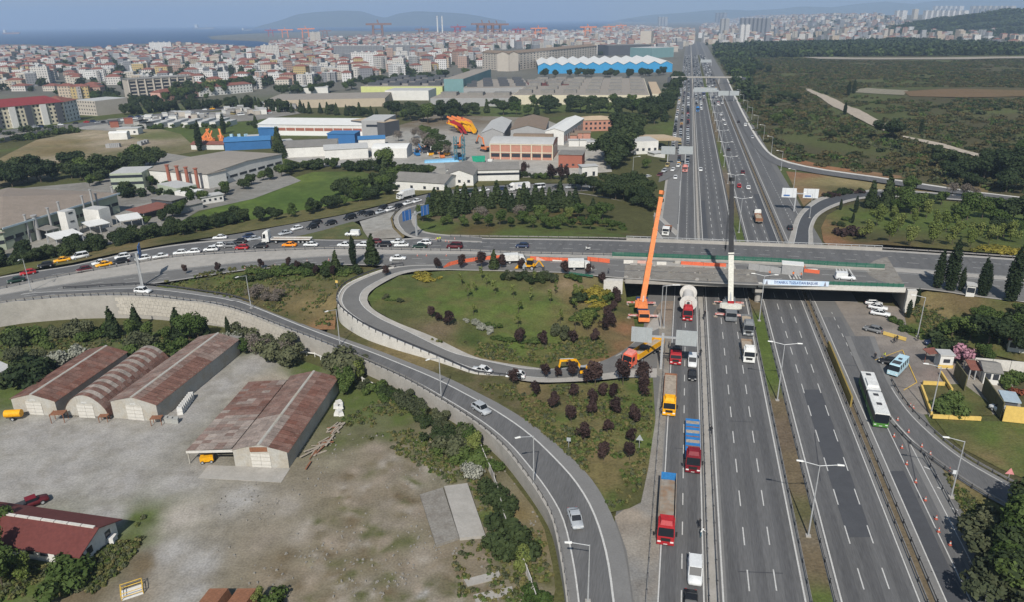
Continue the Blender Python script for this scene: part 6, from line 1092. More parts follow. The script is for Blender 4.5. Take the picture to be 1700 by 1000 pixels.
def bld(label,A,B,depth,H,wall,roof,kind='flat',rise=1.5,name='building',cat='building',group=None,over=.4,C=None,win=(),px=True,roofname='roof',z=None):
    0
    if px:A,B=place(*A),place(*B)
    else:A,B=Vector(A),Vector(B)
    A=Vector((A.x,A.y,min(A.z,B.z)if z is None else z));u=B-A;u.z=0
    if C is not None:q=place(*C);v=q-A;v.z=0
    else:v=Vector((-u.y,u.x,0)).normalized()*depth
    root=empty(name,A,0,label,cat,group);O=Vector((0,0,0));q=lambda s,t,z_:bilerp(O,u,v,s,t,z_)
    ul,vl=u.length,v.length;ou,ov=over/ul,over/vl
    w=MB();w.hexa([q(0,0,-.6),q(1,0,-.6),q(1,1,-.6),q(0,1,-.6)],[q(0,0,H),q(1,0,H),q(1,1,H),q(0,1,H)])
    r=MB()
    if kind=='flat':
        th=.25;b=[(-ou,-ov),(1+ou,-ov),(1+ou,1+ov),(-ou,1+ov)];r.hexa([q(s,t,H+.004)for s,t in b],[q(s,t,H+th)for s,t in b])
    elif kind=='parapet':
        r.hexa([q(.005,.005,H+.004),q(.995,.005,H+.004),q(.995,.995,H+.004),q(.005,.995,H+.004)],[q(.005,.005,H+.12),q(.995,.005,H+.12),q(.995,.995,H+.12),q(.005,.995,H+.12)])
    elif kind in ('gabley','gablex'):
        f=(lambda s,t,z_:q(s,t,z_))if kind=='gabley' else (lambda s,t,z_:q(t,s,z_));o1,o2=(ou,ov)if kind=='gabley' else (ov,ou)
        for t in (0.0,1.0):w.add([f(0,t,H),f(1,t,H),f(.5,t,H+rise)],[(0,1,2)])
        dz=rise*o1*2;ra=[(-o1,H-dz+.02),(.5,H+rise+.02),(1+o1,H-dz+.02)]
        for (s0,z0),(s1,z1)in ((ra[0],ra[1]),(ra[1],ra[2])):
            b=[f(s0,-o2,z0),f(s1,-o2,z1),f(s1,1+o2,z1),f(s0,1+o2,z0)];r.hexa(b,[p+Vector((0,0,.14))for p in b])
    elif kind=='hip':
        k=min(.5,.5*min(ul,vl)/max(ul,vl));e=[q(-ou,-ov,H+.02),q(1+ou,-ov,H+.02),q(1+ou,1+ov,H+.02),q(-ou,1+ov,H+.02)]
        rg=[q(k,.5,H+rise),q(1-k,.5,H+rise)]if ul>=vl else [q(.5,k,H+rise),q(.5,1-k,H+rise)]
        r.add(e+rg,[(0,1,5,4),(1,2,5),(2,3,4,5),(3,0,4),(3,2,1,0)]if ul>=vl else [(0,1,4),(1,2,5,4),(2,3,5),(3,0,4,5),(3,2,1,0)])
    elif kind in ('archy','archx'):
        f=(lambda s,t,z_:q(s,t,z_))if kind=='archy' else (lambda s,t,z_:q(t,s,z_));n=10
        pr=[(i/n,H+rise*math.sin(math.pi*i/n)**.8)for i in range(n+1)]
        for t in (0.0,1.0):w.add([f(s,t,z_)for s,z_ in pr],[tuple(range(n+1))])
        r.rings([[f(s,-.01,z_+.02)for s,z_ in pr]+[f(s,-.01,z_+.14)for s,z_ in reversed(pr)],[f(s,1.01,z_+.02)for s,z_ in pr]+[f(s,1.01,z_+.14)for s,z_ in reversed(pr)]])
    w.obj('wall',wall,root);rf=r.obj(roofname,roof,root)if r.v else None
    for face,rows,cols,ww,hh,z0,*ex in win:
        m=ex[0]if ex else M_win;dzr=ex[1]if len(ex)>1 else 3.0;nmw=ex[2]if len(ex)>2 else 'window'
        a,d={'f':(O,u),'r':(u,v),'l':(v,-v),'b':(u+v,-u)}[face];L=d.length;dn=d.normalized();nn=Vector((dn.y,-dn.x,0))
        key=(round(ww,2),round(hh,2),m.name)
        if key not in _winc:_winc[key]=MB().box(0,0,0,ww,.12,hh).mesh(nmw,m)
        an=math.atan2(dn.y,dn.x)
        for i in range(rows):
            for j in range(cols):
                p=a+dn*(L*(j+.5)/cols)+nn*.02;inst(nmw,_winc[key],root,Vector((p.x,p.y,z0+i*dzr)),an)
    return root,q,u,v,rf
    # rusty sheds in the yard
M_sheet=mat('rusted_sheet',objcol=True,rough=.85,var=.42,scale=.7,fine=5,bump=.15,spec=.2)
M_corrW=mat('weathered_corrugated',(.4,.39,.36),.8,.2,.35,fine=9,col2=(.33,.3,.25))
RUST=(.145,.066,.048);GREYS=(.3,.265,.235)
def sheet_roof(root,f,ns,nt,zfun,prob,th=.05):
    0
    for i in range(ns):
        for j in range(nt):
            s0,s1=i/ns,(i+1)/ns;t0,t1=j/nt,(j+1)/nt;e=random.uniform(.0,.03);k=prob(i/ns,j/nt);c=[a*(1-k)+b*k for a,b in zip(GREYS,RUST)];g_=random.uniform(.8,1.15);c=[x*g_ for x in c]
            sg=.004;b=[f(s0+sg*0,t0+.002,zfun(s0)+e),f(s1,t0+.002,zfun(s1)+e),f(s1,t1-.002,zfun(s1)+e),f(s0,t1-.002,zfun(s0)+e)]
            mb=MB();mb.hexa(b,[p+Vector((0,0,th))for p in b]);mb.obj('roof_sheet',M_sheet,root,color=c)
def yshed(label,A,B,D,H,rise,prob,door=True,arch=False):
    ZY=-1.85;A=(A[0],A[1],ZY);B=(B[0],B[1],ZY)
    root,q,u,v,_=bld(label,A,B,D,H if not arch else.4,M_corrW,M_corrW,'none',rise,'storage_shed','shed','rusty sheds in the yard',px=False)
    wl=MB();n=12
    if arch:prof=lambda s:.4+rise*math.sin(math.pi*min(max(s,0),1))**.62
    else:prof=lambda s:H+rise*(1-abs(2*s-1))-(0 if 0<=s<=1 else.1)
    for t in (0.0,1.0):wl.add([q(0,t,0 if arch else H-.01)]+[q(i/n,t,prof(i/n))for i in range(n+1)]+[q(1,t,0 if arch else H-.01)],[tuple(range(n+3))])
    wl.obj('gable_wall',M_corrW,root)
    e=.0 if arch else.035
    f=lambda s,t,z:q(-e+s*(1+2*e),-.008+t*1.016,z+.03);zf=lambda s:prof(-e+s*(1+2*e))
    rt=empty('roof',(0,0,0));rt.parent=root
    sheet_roof(rt,f,16 if arch else 6,int(D/1.1),zf,prob)
    cp=MB()if not arch else None;zr=prof(.5)+.1;arch or cp.hexa([q(.47,-.008,zr-.08),q(.53,-.008,zr-.08),q(.53,1.008,zr-.08),q(.47,1.008,zr-.08)],[q(.485,-.008,zr+.06),q(.515,-.008,zr+.06),q(.515,1.008,zr+.06),q(.485,1.008,zr+.06)]);arch or cp.obj('ridge_cap',M_corrW,root)
    if door:
        un=u.normalized();nn=Vector((un.y,-un.x,0));an=math.atan2(un.y,un.x);W_=u.length;dw=W_*.36;dh=min(3.1,(H if not arch else 3.4)*.86)
        for k,s in enumerate((-1,1)):
            p=u*.5+un*(s*dw/4)+nn*.05;d=MB();d.box(0,0,0,dw/2-.04,.08,dh);o=d.obj('door',M_concL,root,loc=p);o.rotation_euler=(0,0,an)
            bars=MB()
            for z_ in (.5,1.3,2.1,dh-.15):bars.box(0,-.05,z_,dw/2-.1,.03,.1)
            bars.obj('door_rail',M_corrW,o)
        p=u*.5+nn*.06+Vector((0,0,dh+.25));MB().box(0,0,0,1.1,.05,.35).obj('name_board',M_white,root,loc=p)
    return root,q,u,v
yshed('gabled storage shed with wholly brown rusted roof beside the yellow tank',(-99.3,126.5),(-89.9,125.2),22.6,3.3,1.2,lambda s,t:.8+.2*random.random())
yshed('round-arched storage shed with striped rust bands on its roof',(-88.4,124.9),(-78.9,123.8),22.6,3.3,4.6,lambda s,t:(.85 if int(t*20)%2==0 or s>.8 else.12)*random.uniform(.8,1.1),arch=True)
rC,qC,uC,vC=yshed('longest gabled storage shed with red and grey sheet roof',(-78.3,124.1),(-68.7,122.4),30.5,3.8,1.2,lambda s,t:.9 if s>.5 and t<.62 else.45+.3*random.random())
def shedD_prob(s,t):return (.95 if s>.5 else (.3 if t<.35 else.75))*random.uniform(.85,1.05)
rD,qD,uD,vD=yshed('gabled shed with a wide rusty lean-to roof standing alone in the yard',(-48.5,106.9),(-38.9,106.0),27.5,3.4,1.2,shedD_prob)
rt=empty('lean_to_roof',(0,0,0));rt.parent=rD
def fl(s,t,z):return qD(-.88+s*.86,.0+t*.93,z)
sheet_roof(rt,fl,5,24,lambda s:2.75+.75*s,lambda s,t:random.uniform(.65,.95)if (t>.4 and random.random()<.8)else (.6 if random.random()<.2 else random.uniform(.15,.35)))
for t in (.01,.25,.5,.75,.92):
    p=qD(-.87,t,0);MB().box(p.x,p.y,0,.16,.16,2.7).obj('post',M_corrW,rD)
MB().hexa([qD(-.88,-.004,2.3),qD(0,-.004,2.9),qD(0,.0,2.9),qD(-.88,.0,2.3)],[qD(-.88,-.004,2.72),qD(0,-.004,3.4),qD(0,.0,3.4),qD(-.88,.0,2.72)]).obj('fascia_board',M_concL,rD)
MB().hexa([qD(-.88,.9,0),qD(0,.9,0),qD(0,.92,0),qD(-.88,.92,0)],[qD(-.88,.9,2.6),qD(0,.9,3.2),qD(0,.92,3.2),qD(-.88,.92,2.6)]).obj('back_wall',M_corrW,rD)
p=uD*.5+Vector((0,-.1,3.2));MB().box(0,0,0,3.3,.06,.9).obj('rusty_door_head',M_rust,rD,loc=p)
mb=MB();mb.hexa([qD(-.5,-.14,-.02),qD(1.02,-.15,-.02),qD(1.02,-.002,-.02),qD(-.5,-.002,-.02)],[qD(-.5,-.14,.06),qD(1.02,-.15,.06),qD(1.02,-.002,.06),qD(-.5,-.002,.06)]);o=mb.obj('concrete_apron',M_conc,None,loc=rD.location);tag(o,'pale concrete apron in front of the lean-to shed doors','slab')
u_=Vector((.9767,-.215,0));E1=Vector((-61.6,82.3,-1.85));E0=E1-u_*34
rE,qE,uE,vE,rfE=bld('long low building with maroon roof and white ridge strip',tuple(E0),tuple(E1),7.2,2.5,B_white,T_mar,'gablex',1.5,'low_building','building',px=False,over=.7,win=[('f',1,14,1.3,1.0,1.0),('r',1,2,1.0,1.1,1.0)])
for i in range(15):
    a,b=i/15,(i+1)/15;mb=MB();mb.hexa([qE(a+.002,.47,4.05),qE(b-.002,.47,4.05),qE(b-.002,.53,4.05),qE(a+.002,.53,4.05)],[qE(a+.002,.47,4.25),qE(b-.002,.47,4.25),qE(b-.002,.53,4.25),qE(a+.002,.53,4.25)]);mb.obj('ridge_panel',M_concL,rE)
MB().box(0,0,0,.9,1.2,1.0).obj('air_unit',B_white,rE,loc=uE+vE*.75+Vector((.5,0,.1)))
for pts_,lb,h in (([(697,822),(735,810),(762,893),(724,906)],'left dark weathered concrete slab lying beside its paler twin',.45),([(737,808),(776,803),(806,890),(763,894)],'right paler concrete slab with white scratch marks',.5),([(770,963),(828,948),(832,960),(776,974)],'upper of two narrow concrete strips in the grass',.15),([(786,988),(850,974),(852,986),(790,1001)],'lower of two narrow concrete strips in the grass',.15)):
    w_=[P(x,y,-1.85+h)for x,y in pts_];o=w_[0];mb=MB();n=len(w_)
    bot=[Vector((p.x-o.x,p.y-o.y,-h-.3))for p in w_];top=[Vector((p.x-o.x,p.y-o.y,0))for p in w_];
    a=(top[1]-top[0]).cross(top[2]-top[1]).z
    if a<0:bot.reverse();top.reverse()
    mb.hexa(bot,top);ob=mb.obj('concrete_slab',M_concD if 'dark' in lb else M_conc,None,loc=o);tag(ob,lb,'slab')
fp=by_step([place(x,y)for x,y in ((794,738),(806,770),(820,800),(829,830),(836,865),(846,890),(862,925),(878,965),(890,1000))],2.4);fe=empty('panel_fence',fp[0],0,'leaning concrete panel fence between the yard and the exit ramp','fence')
for i in range(len(fp)-1):
    a,b=fp[i]-fp[0],fp[i+1]-fp[0];d=(b-a);mb=MB();mb.bar(a+d*.02+Vector((0,0,.8)),b-d*.02+Vector((0,0,.8)),.1,1.6 if i%5 else 1.0);mb.obj('fence_panel',M_concL if i%4 else M_conc,fe);MB().box(a.x,a.y,a.z-.2,.16,.16,2.0).obj('fence_post',M_conc,fe)
fp=by_step([place(x,y)for x,y in ((478,590),(520,592),(560,612),(612,640),(660,662))],2.2);fe=empty('white_fence',fp[0],0,'low white post fence at the yard corner under the ramp','fence')
for i in range(len(fp)-1):
    a,b=fp[i]-fp[0],fp[i+1]-fp[0];mb=MB();mb.bar(a+Vector((0,0,.9)),b+Vector((0,0,.9)),.08,.3);mb.obj('fence_rail',B_white,fe);MB().box(a.x,a.y,a.z-.2,.14,.14,1.4).obj('fence_post',B_white,fe)
    # works west of the motorway
def chim(px,py,h,r,m,lb):
    p=place(px,py);o=MB().cyl((0,0,-.5),(0,0,h),r,r*.85,12).cyl((0,0,h),(0,0,h+.3),r*1.3,n=12).obj('chimney',m,None,loc=p);tag(o,lb,'chimney','flues of the works')
rW,qW,uW,vW,_=bld('huge pale green works hall with shallow warm grey hipped roof',(12,415),(200,352),52,7.6,B_green,wallm('brown_grey_roofing',(.235,.195,.16),var=.2),'hip',3.4,'works_hall','building',over=.8,win=[('f',1,13,3.2,1.2,3.0),('f',1,5,3.0,2.8,.2,B_dark)])
r2,*_=bld('left wing of the green works hall reaching out of the picture',(-120,440),(11,415),40,6.8,B_green,T_bei,'hip',3.0,'works_wing','building',over=.8,win=[('f',1,9,3.0,1.2,3.0)])
MB().hexa([qW(-.01,-.025,7.2),qW(1.01,-.025,7.2),qW(1.01,-.02,7.2),qW(-.01,-.02,7.2)],[qW(-.01,-.025,7.8),qW(1.01,-.025,7.8),qW(1.01,-.02,7.8),qW(-.01,-.02,7.8)]).obj('gutter',mat('pale_blue_gutter',(.4,.48,.52),.7,.1),rW)
bld('white stair tower standing before the green works hall',(118,394),(134,389),3.6,9.0,B_white,T_lt,'parapet',name='stair_tower',cat='tower',win=[('f',3,1,1.6,.6,2.0)])
for i,(x,y,h)in enumerate([(52,402,9.5),(66,398,8.5),(90,392,10),(108,386,11),(146,372,10.5),(161,368,12),(168,365,10),(194,352,10)]):chim(x,y,h,.4 if i!=1 else.8,B_grey,'thin grey flue rising along the front of the green works hall')
def canopy(lb,A,B,D,H,m,posts=True):
    A,B=place(*A),place(*B);u=B-A;u.z=0;v=Vector((-u.y,u.x,0)).normalized()*D;root=empty('canopy',A,0,lb,'canopy');q=lambda s,t,z:u*s+v*t+Vector((0,0,z))
    MB().hexa([q(0,0,H-.3),q(1,0,H-.3),q(1,1,H),q(0,1,H)],[q(0,0,H-.1),q(1,0,H-.1),q(1,1,H+.2),q(0,1,H+.2)]).obj('roof',m,root)
    for s,t in ((.03,.04),(.97,.04),(.97,.96),(.03,.96),(.5,.04)):p=q(s,t,0);MB().box(p.x,p.y,-.4,.2,.2,H+.05).obj('post',M_galv,root)
canopy('grey canopy before the loading door of the green works hall',(82,402),(104,396),8,4.2,T_grey);canopy('white canopy roof near the pine belt',(96,412),(142,402),9,3.2,T_white);canopy('cream canopy roof beside the works gate',(152,392),(186,385),8,3.6,T_white);canopy('cream sun roof over parked cars by the pines',(202,382),(240,376),9,3.5,T_white);canopy('rust-red tiled shelter between the works and the green field',(240,366),(292,352),10,3,T_red)
bld('small grey cabin row beside the pine belt',(186,398),(216,393),5,3,B_grey,T_grey,'flat',name='cabin',win=[('f',1,5,1,.9,1.1)])
bld('white water tank house behind the stair tower',(170,380),(188,374),7,7,B_white,T_lt,'parapet',name='tank_house')
r3,q3,u3,v3,_=bld('long white works hall with grey roof and dark window strips',(254,300),(348,313),10,6.5,B_white,T_bei,'flat',name='works_hall',C=None,over=.5)
A_,B_=place(348,313),place(470,277);bld('long side range of the white works hall facing the green field',(348,313),(470,277),34,6.6,B_white,T_bei,'gabley',1.2,'works_hall',over=.5,win=[('f',1,8,5,1.1,2.2)])
for x in (283,299,314,330):chim(x,308.5+(x-283)*.14,9.5,.8,B_brickD,'thick red brick flue on the end wall of the white works hall')
bld('pale green two-storey office beside the white works hall',(187,314),(240,312),16,7,B_green,T_lt,'parapet',name='office',win=[('f',2,1,14,1.2,2.0)])
bld('small white annex in front of the brick flues',(264,322),(296,330),9,4.5,B_green,T_lt,'parapet',name='annex',win=[('f',1,3,1.2,1.0,1.8)]);bld('white cabin beside the annex under the trees',(292,332),(322,334),7,3.6,B_white,T_white,'parapet',name='cabin');bld('white kiosk at the edge of the green field',(336,340),(372,334),5,3,B_white,T_lt,'flat',name='kiosk',win=[('f',1,4,.9,.9,1.1)]);bld('grey roofed hut below the white kiosk',(300,355),(338,346),6,2.6,B_grey,T_grey,'gablex',.8,name='hut')
bld('dark gate house between the works yards',(254,346),(288,350),7,4,B_dark,T_grey,'flat',name='gate_house')
bld('long blue shed with pale blue sheet roof',(374,250),(450,246),14,5,B_blue,T_blue,'gablex',1.5,'blue_shed','shed');bld('short blue shed behind the long one',(430,226),(462,225),10,5,B_blue,T_blue,'flat',name='blue_shed',cat='shed');bld('red tiled low house beside the orange machines',(318,248),(372,248),9,3,B_white,T_red,'gablex',1.2,'low_house','house')
r4,q4,*_=bld('long white workshop with seamed white roof and red-brown gate band',(430,224),(602,226),34,7,B_white,T_white,'gablex',2.0,'workshop','building',win=[('f',1,11,6,1.8,3.2,B_brickD),('f',1,11,6.5,2.4,.3,M_lamp)])
bld('grey metal-clad office at the end of the white workshop',(602,226),(640,226),30,10,B_grey,T_lt,'parapet',name='office',win=[('f',1,1,9,1.4,6.0)]);bld('dark glazed wedge building beside the grey office',(640,227),(664,222),28,9,B_dark,T_tan,'parapet',name='office')
bld('white walled shed with dark grey roof beside the conifer',(470,262),(560,258),26,5.5,B_white,T_grey,'gablex',1.5,'shed','shed');bld('bright blue box shed on the white yard',(545,240),(590,240),12,6.5,B_blue,T_blue,'flat',name='blue_shed',cat='shed');bld('pale grey shed with blue roof edge in front of the lane',(540,266),(612,262),18,5.5,B_white,T_lt,'gablex',1.2,'shed','shed');bld('small blue roofed lean-to beside the tan gantry',(596,246),(640,244),14,5,B_white,T_blue,'gablex',1,'shed','shed');bld('white vaulted shed beside the machinery yard',(618,262),(676,262),14,5,B_white,T_white,'archx',1.5,'shed','shed');bld('small white cabin beside the blue sheds',(412,238),(430,237),8,4,B_white,T_lt,'flat',name='cabin',cat='shed');bld('white storage cabin left of the coloured sheds',(465,250),(488,248),8,5,B_white,T_lt,'flat',name='cabin',cat='shed')
bld('white gabled shed with ribbed grey roof beside the white box lorry',(652,316),(738,316),16,4.5,B_white,T_grey,'gablex',2.2,'gabled_shed','shed',win=[('f',1,4,1.2,1.2,1.6)]);bld('second white gabled shed with ribbed grey roof',(740,309),(786,308),22,5,B_white,T_grey,'gabley',2.2,'gabled_shed','shed',win=[('f',1,3,1.2,1.2,1.6)]);bld('long white shed with dark grey roof and cream wall',(786,301),(862,299),18,5,B_white,T_grey,'gablex',1.8,'long_shed','shed',win=[('f',1,9,2.6,1.0,2.6)])
bld('low white annex with dark grey roof behind the gabled sheds',(742,296),(790,294),14,4.5,B_white,T_grey,'gablex',1.5,'long_shed','shed')
r8,q8,u8,v8,_=bld('pink brick works hall with white vaulted roof and pale frame',(814,264),(917,266),22,8.2,B_brick,T_lt,'archx',1.8,'brick_hall','building',win=[('f',1,6,4.4,1.8,1.4,M_win,3),('r',1,4,2.4,5.5,1.2)])
for i in range(7):p=u8*(i/6);MB().box(p.x,p.y-.18,-.3,.5,.3,8.4).obj('column',B_cream,r8)
for z_ in (3.6,7.7):p=u8*.5;MB().box(p.x,p.y-.16,z_,u8.length,.22,.45,math.atan2(u8.y,u8.x)).obj('ring_beam',B_cream,r8)
MB().hexa([q8(.3,.62,9.6),q8(.95,.62,9.6),q8(.95,.8,9.6),q8(.3,.8,9.6)],[q8(.3,.62,11.2),q8(.95,.62,11.2),q8(.95,.8,11.2),q8(.3,.8,11.2)]).obj('roof_monitor',T_brown,r8)
bld('pale grey gabled hall behind the brick works',(800,240),(836,240),55,7,B_grey,T_lt,'gabley',2.5,'hall','building');bld('brown roofed gabled hall behind the brick works',(848,236),(905,236),52,7.5,B_grey,T_brown,'gabley',2.5,'hall','building');bld('hall with brilliant white roof behind the brick works',(905,240),(936,241),60,8,B_white,T_white,'gabley',1.6,'hall','building',win=[('r',1,12,2.5,4,1.5)])
bld('small red brick hut with white base before the brick hall',(927,278),(966,279),12,6.5,B_brickD,T_grey,'flat',name='brick_hut',win=[('f',1,4,1.2,.9,1.2)]);bld('pink two-storey house among the dark trees',(962,218),(1022,216),16,7,B_brick,T_tan,'hip',1.8,'pink_house','house',win=[('f',2,8,1.4,1.4,1.2)]);bld('white booth on the verge above the queue ramp',(966,294),(992,293),5,5,B_white,T_lt,'flat',name='booth',win=[('f',1,2,1.2,2.0,.6)])
for i,(x,y)in enumerate(((944,243),(962,243),(975,246),(946,234),(955,230),(968,230))):bld(('white trailer box parked in the paved yard right of the brick hall','pink roofed lean-to right of the brick hall')[i>2],(x,y),(x+(17 if i<3 else 12),y),4 if i<3 else 7,3.6,B_white if i<3 else B_brick,T_lt if i<3 else T_brown,'flat' if i<3 else 'gablex',.8,'trailer_box' if i<3 else 'lean_to','container' if i<3 else 'shed','boxes and lean-tos by the brick hall')
gs=empty('petrol_station',place(1086,258),0,'petrol station with tan canopy beside the traffic jam','petrol station');o_=gs.location
A,B=place(1082,250),place(1130,249);uu=B-A;A=A-o_;v_=Vector((-uu.y,uu.x,0)).normalized()*16
MB().hexa([A+Vector((0,0,5.4)),A+uu+Vector((0,0,5.4)),A+uu+v_+Vector((0,0,5.4)),A+v_+Vector((0,0,5.4))],[A+Vector((0,0,6.8)),A+uu+Vector((0,0,6.8)),A+uu+v_+Vector((0,0,6.8)),A+v_+Vector((0,0,6.8))]).obj('canopy_roof',T_tan,gs)
for s in (.12,.5,.88):p=A+uu*s+v_*.5;MB().box(p.x,p.y,0,.6,.6,5.4).obj('canopy_column',M_galv,gs);MB().box(p.x+1.2,p.y-1,0,.8,1.6,1.7).obj('fuel_pump',B_white,gs)
bld('white shop building of the petrol station',(1053,256),(1092,256),16,7,B_white,T_lt,'parapet',name='shop',win=[('f',1,4,1.4,1.4,2.0)])
bld('low white cabin at the petrol station drive',(1086,264),(1104,262),6,3,B_white,T_lt,'flat',name='cabin')
for i in range(38):
    t=i/25;p=place(762+30*random.random(),212+12*random.random());m=M_yl if i<15 else M_org if i<29 else M_red;root=empty('excavator_boom',p,random.gauss(2.75,.16),('yellow','orange','red')[0 if i<15 else 1 if i<29 else 2]+' excavator boom stacked upright in the machinery yard','boom','stacked excavator booms')
    mb=MB();h=random.uniform(4.5,8.5);mb.bar((0,0,.4),(3.4,0,h*.8),.9,1.2);mb.bar((3.4,0,h*.78),(8.5,0,h),.9,1.1);mb.obj('arm',m,root);MB().box(0,0,-.2,1.6,1.4,1.2).obj('foot',M_steelD,root)
for i in range(9):
    p=place(338+34*random.random(),228+12*random.random());root=empty('orange_machine',p,random.uniform(0,3),'orange lifting machine in the row beside the dark cypresses','machine','orange machines by the cypresses');MB().box(0,0,.6,5,2.4,1.4).obj('body',M_org,root);mb=MB();mb.bar((-2,0,1.8),(2.2,0,random.uniform(5,7.5)),.7,.9);mb.obj('arm',M_org,root);wheels(root,[1.6,-1.6],2.4)
for i in range(3):p=place(384+12*i,232);root=empty('blue_machine',p,.4*i,'pale blue plant machine beside the orange ones','machine','blue machines');MB().box(0,0,.5,4.5,2.2,1.6).obj('body',M_blu,root);MB().box(.6,0,2.1,1.8,1.8,1.6).obj('operator_cab',mat('pale_blue_cab',(.35,.52,.62),.5,.1),root);wheels(root,[1.4,-1.4],2.3)
for x in (757,770):
    p=place(x,268);tw=empty('steel_tower',p,.2,'slim blue-green steel tower, one of a pair before the machinery yard','tower','pair of steel towers');M_tw=mat('tower_blue',(.05,.16,.2),.6,.2,1)
    for a in (-1,1):
        for b in (-1,1):MB().bar((a*.7,b*.7,0),(a*.7,b*.7,13),.22).obj('mast',M_tw,tw)
    for k in range(7):mb=MB();mb.bar((-.7,-.7,k*1.85),(.7,-.7,k*1.85+1.85),.12);mb.bar((-.7,.7,k*1.85),(.7,.7,k*1.85+1.85),.12);mb.box(0,0,k*1.85,1.5,1.5,.12);mb.obj('brace',M_tw,tw)
for i in range(14):
    p=place(690+75*random.random(),244+22*random.random());c=random.choice((M_blu,M_yl,M_org,M_wht,M_steelD,M_tan));root=empty('plant_machine',p,random.uniform(0,6),{M_blu:'blue',M_yl:'yellow',M_org:'orange',M_wht:'white',M_steelD:'black',M_tan:'tan'}[c]+' plant machine parked in the crowded machinery yard','machine','machines in the yard');MB().box(0,0,.5,4.4,2.2,1.3).obj('body',c,root);MB().box(-.6,0,1.8,1.6,1.7,1.3).obj('operator_cab',M_glass,root);mb=MB();mb.bar((1.2,0,1.5),(4.0,0,random.uniform(2,4.5)),.4,.5);mb.obj('arm',c,root);wheels(root,[1.4,-1.4],2.2)
o=MB().rings([[(-9,-3,0),(9,-3,0),(9,3,0),(-9,3,0)],[(-8.5,-2.6,1.2),(8.5,-2.4,1.0),(8.4,2.6,1.3),(-8.5,2.4,.9)]]).obj('tarpaulin',mat('blue_tarp',(.2,.42,.6),.7,.2,.4),None,loc=place(733,268),rz=.15);tag(o,'pale blue tarpaulin over stacked goods by the steel towers','tarpaulin')
p=place(795,270);dm=empty('dumper',p,.1,'green dumper skip beside the steel towers','dumper');MB().hexa([(-3,-1.4,.8),(3,-1.4,.8),(3,1.4,.8),(-3,1.4,.8)],[(-3.6,-1.6,3.4),(3.2,-1.6,3.4),(3.2,1.6,3.4),(-3.6,1.6,3.4)]).obj('skip',mat('paint_jade',(.02,.3,.18),.5,.15,1),dm);wheels(dm,[2,-1.8],2.6)
p=place(813,272);lorry('small white pickup lorry beside the green dumper',p,1.4,M_wht,6.0,'rigid',None,bm=M_wht,inner=M_steelD,bh=.5,cabh=2.4,cabl=1.7,sleeper=False,ax=[1.8,-1.7])
for i in range(16):bld('white storage container in the double row before the conifers',(222+11.5*(i%14),209+4*(i%2)-.3*(i%14)),(232+11.5*(i%14),209+4*(i%2)-.3*(i%14)),12,3.2,B_white,T_lt,'flat',over=.05,name='container',cat='container',group='containers before the conifers')
bld('long white tank trailer on the dry field',(182,232),(212,231),6,4,B_white,T_white,'archx',1.0,'tank_trailer','trailer');bld('white cabin pair behind the tank trailer',(195,224),(230,223),9,4,B_white,T_lt,'flat',name='cabin',cat='container',win=[('f',1,3,1.4,1.2,1.2)])
for i in range(9):
    o=MB().box(0,0,0,2.6,2.2,2.2).box(0,0,2.2,2.4,2.0,.2).obj('crate',B_grey,None,loc=place(181+3.1*i,245-.2*i)if i<6 else place(233+5*(i-6),241-1.5*(i-6)));tag(o,'pale grey crate in the short line on the dry field','crate','crates on the dry field')
for i in range(3):bld(('rust-red','dark grey','maroon')[i]+' freight container among the stored vehicles',((208,206),(180,208),(185,212))[i],((222,205),(197,207),(198,211))[i],6,4,(B_brickD,B_dark,B_brickD)[i],(T_red,T_grey,T_mar)[i],'flat',over=.02,name='freight_container',cat='container')
fp=by_step([place(x,y)for x,y in ((-40,246),(0,237),(60,224),(100,216),(130,212))],5);fe=empty('boundary_wall',fp[0],0,'long grey boundary wall with pillars left of the dry field','wall')
for i in range(len(fp)-1):
    a,b=fp[i]-fp[0],fp[i+1]-fp[0];MB().bar(a+Vector((0,0,1.4)),b+Vector((0,0,1.4)),.25,2.8).obj('wall_panel',M_conc,fe);MB().box(a.x,a.y,a.z,.6,.6,3.3).obj('pillar',M_concD,fe)
    # storage strip and railway road before the town
sheet('storage_yard',[(120,214),(200,196),(300,188),(480,180),(500,188),(420,200),(300,208),(210,218)],[(200,205,PAVE),(300,198,(.27,.255,.23)),(400,192,(.22,.21,.19)),(150,211,PAVE)],M_gravel,grid=8,lift=.16,mottle=((.16,.15,.13),12,.5))
sheet('town_road',[(-60,222),(130,204),(300,184),(440,170),(520,163),(520,167),(440,175),(300,190),(130,211),(-60,230)],[(200,198,(.13,.13,.13))],M_gravel,grid=10,lift=.22)
sheet('railway_bed',[(-60,232),(60,216),(130,206),(128,214),(60,226),(-60,243)],[(0,230,(.24,.225,.2))],M_gravel,grid=8,lift=.2)
for i in range(46):
    x=random.uniform(215,480);y=207-(x-215)*.085+random.uniform(-9,2);c=random.choice((B_white,B_white,B_grey,B_concb));bld({B_white:'white',B_grey:'grey',B_concb:'beige'}[c]+' storage hut crowded in the depot strip before the town road',(x,y),(x+random.uniform(6,13),y-.5),random.uniform(5,11),random.uniform(2.6,4),c,T_lt if i%3 else T_grey,'flat',over=.1,name='storage_hut',cat='hut',group='huts of the depot strip')
for i in range(34):x=random.uniform(150,480);p=place(x,209-(x-150)*.08+random.uniform(-6,4));car(random.choice(JK),random.choice(JC),p+Vector((0,0,.2)),random.uniform(0,6.3),'parked in the depot strip before the town road','cars in the depot strip',False)
for i in range(26):x=random.uniform(-40,500);p=place(x,212.5-(x-60)*.106);car(random.choice(JK),random.choice(JC),p+Vector((0,0,.25)),-.1+(math.pi if i%2 else 0),'driving on the town road past the depot','cars on the town road',False)
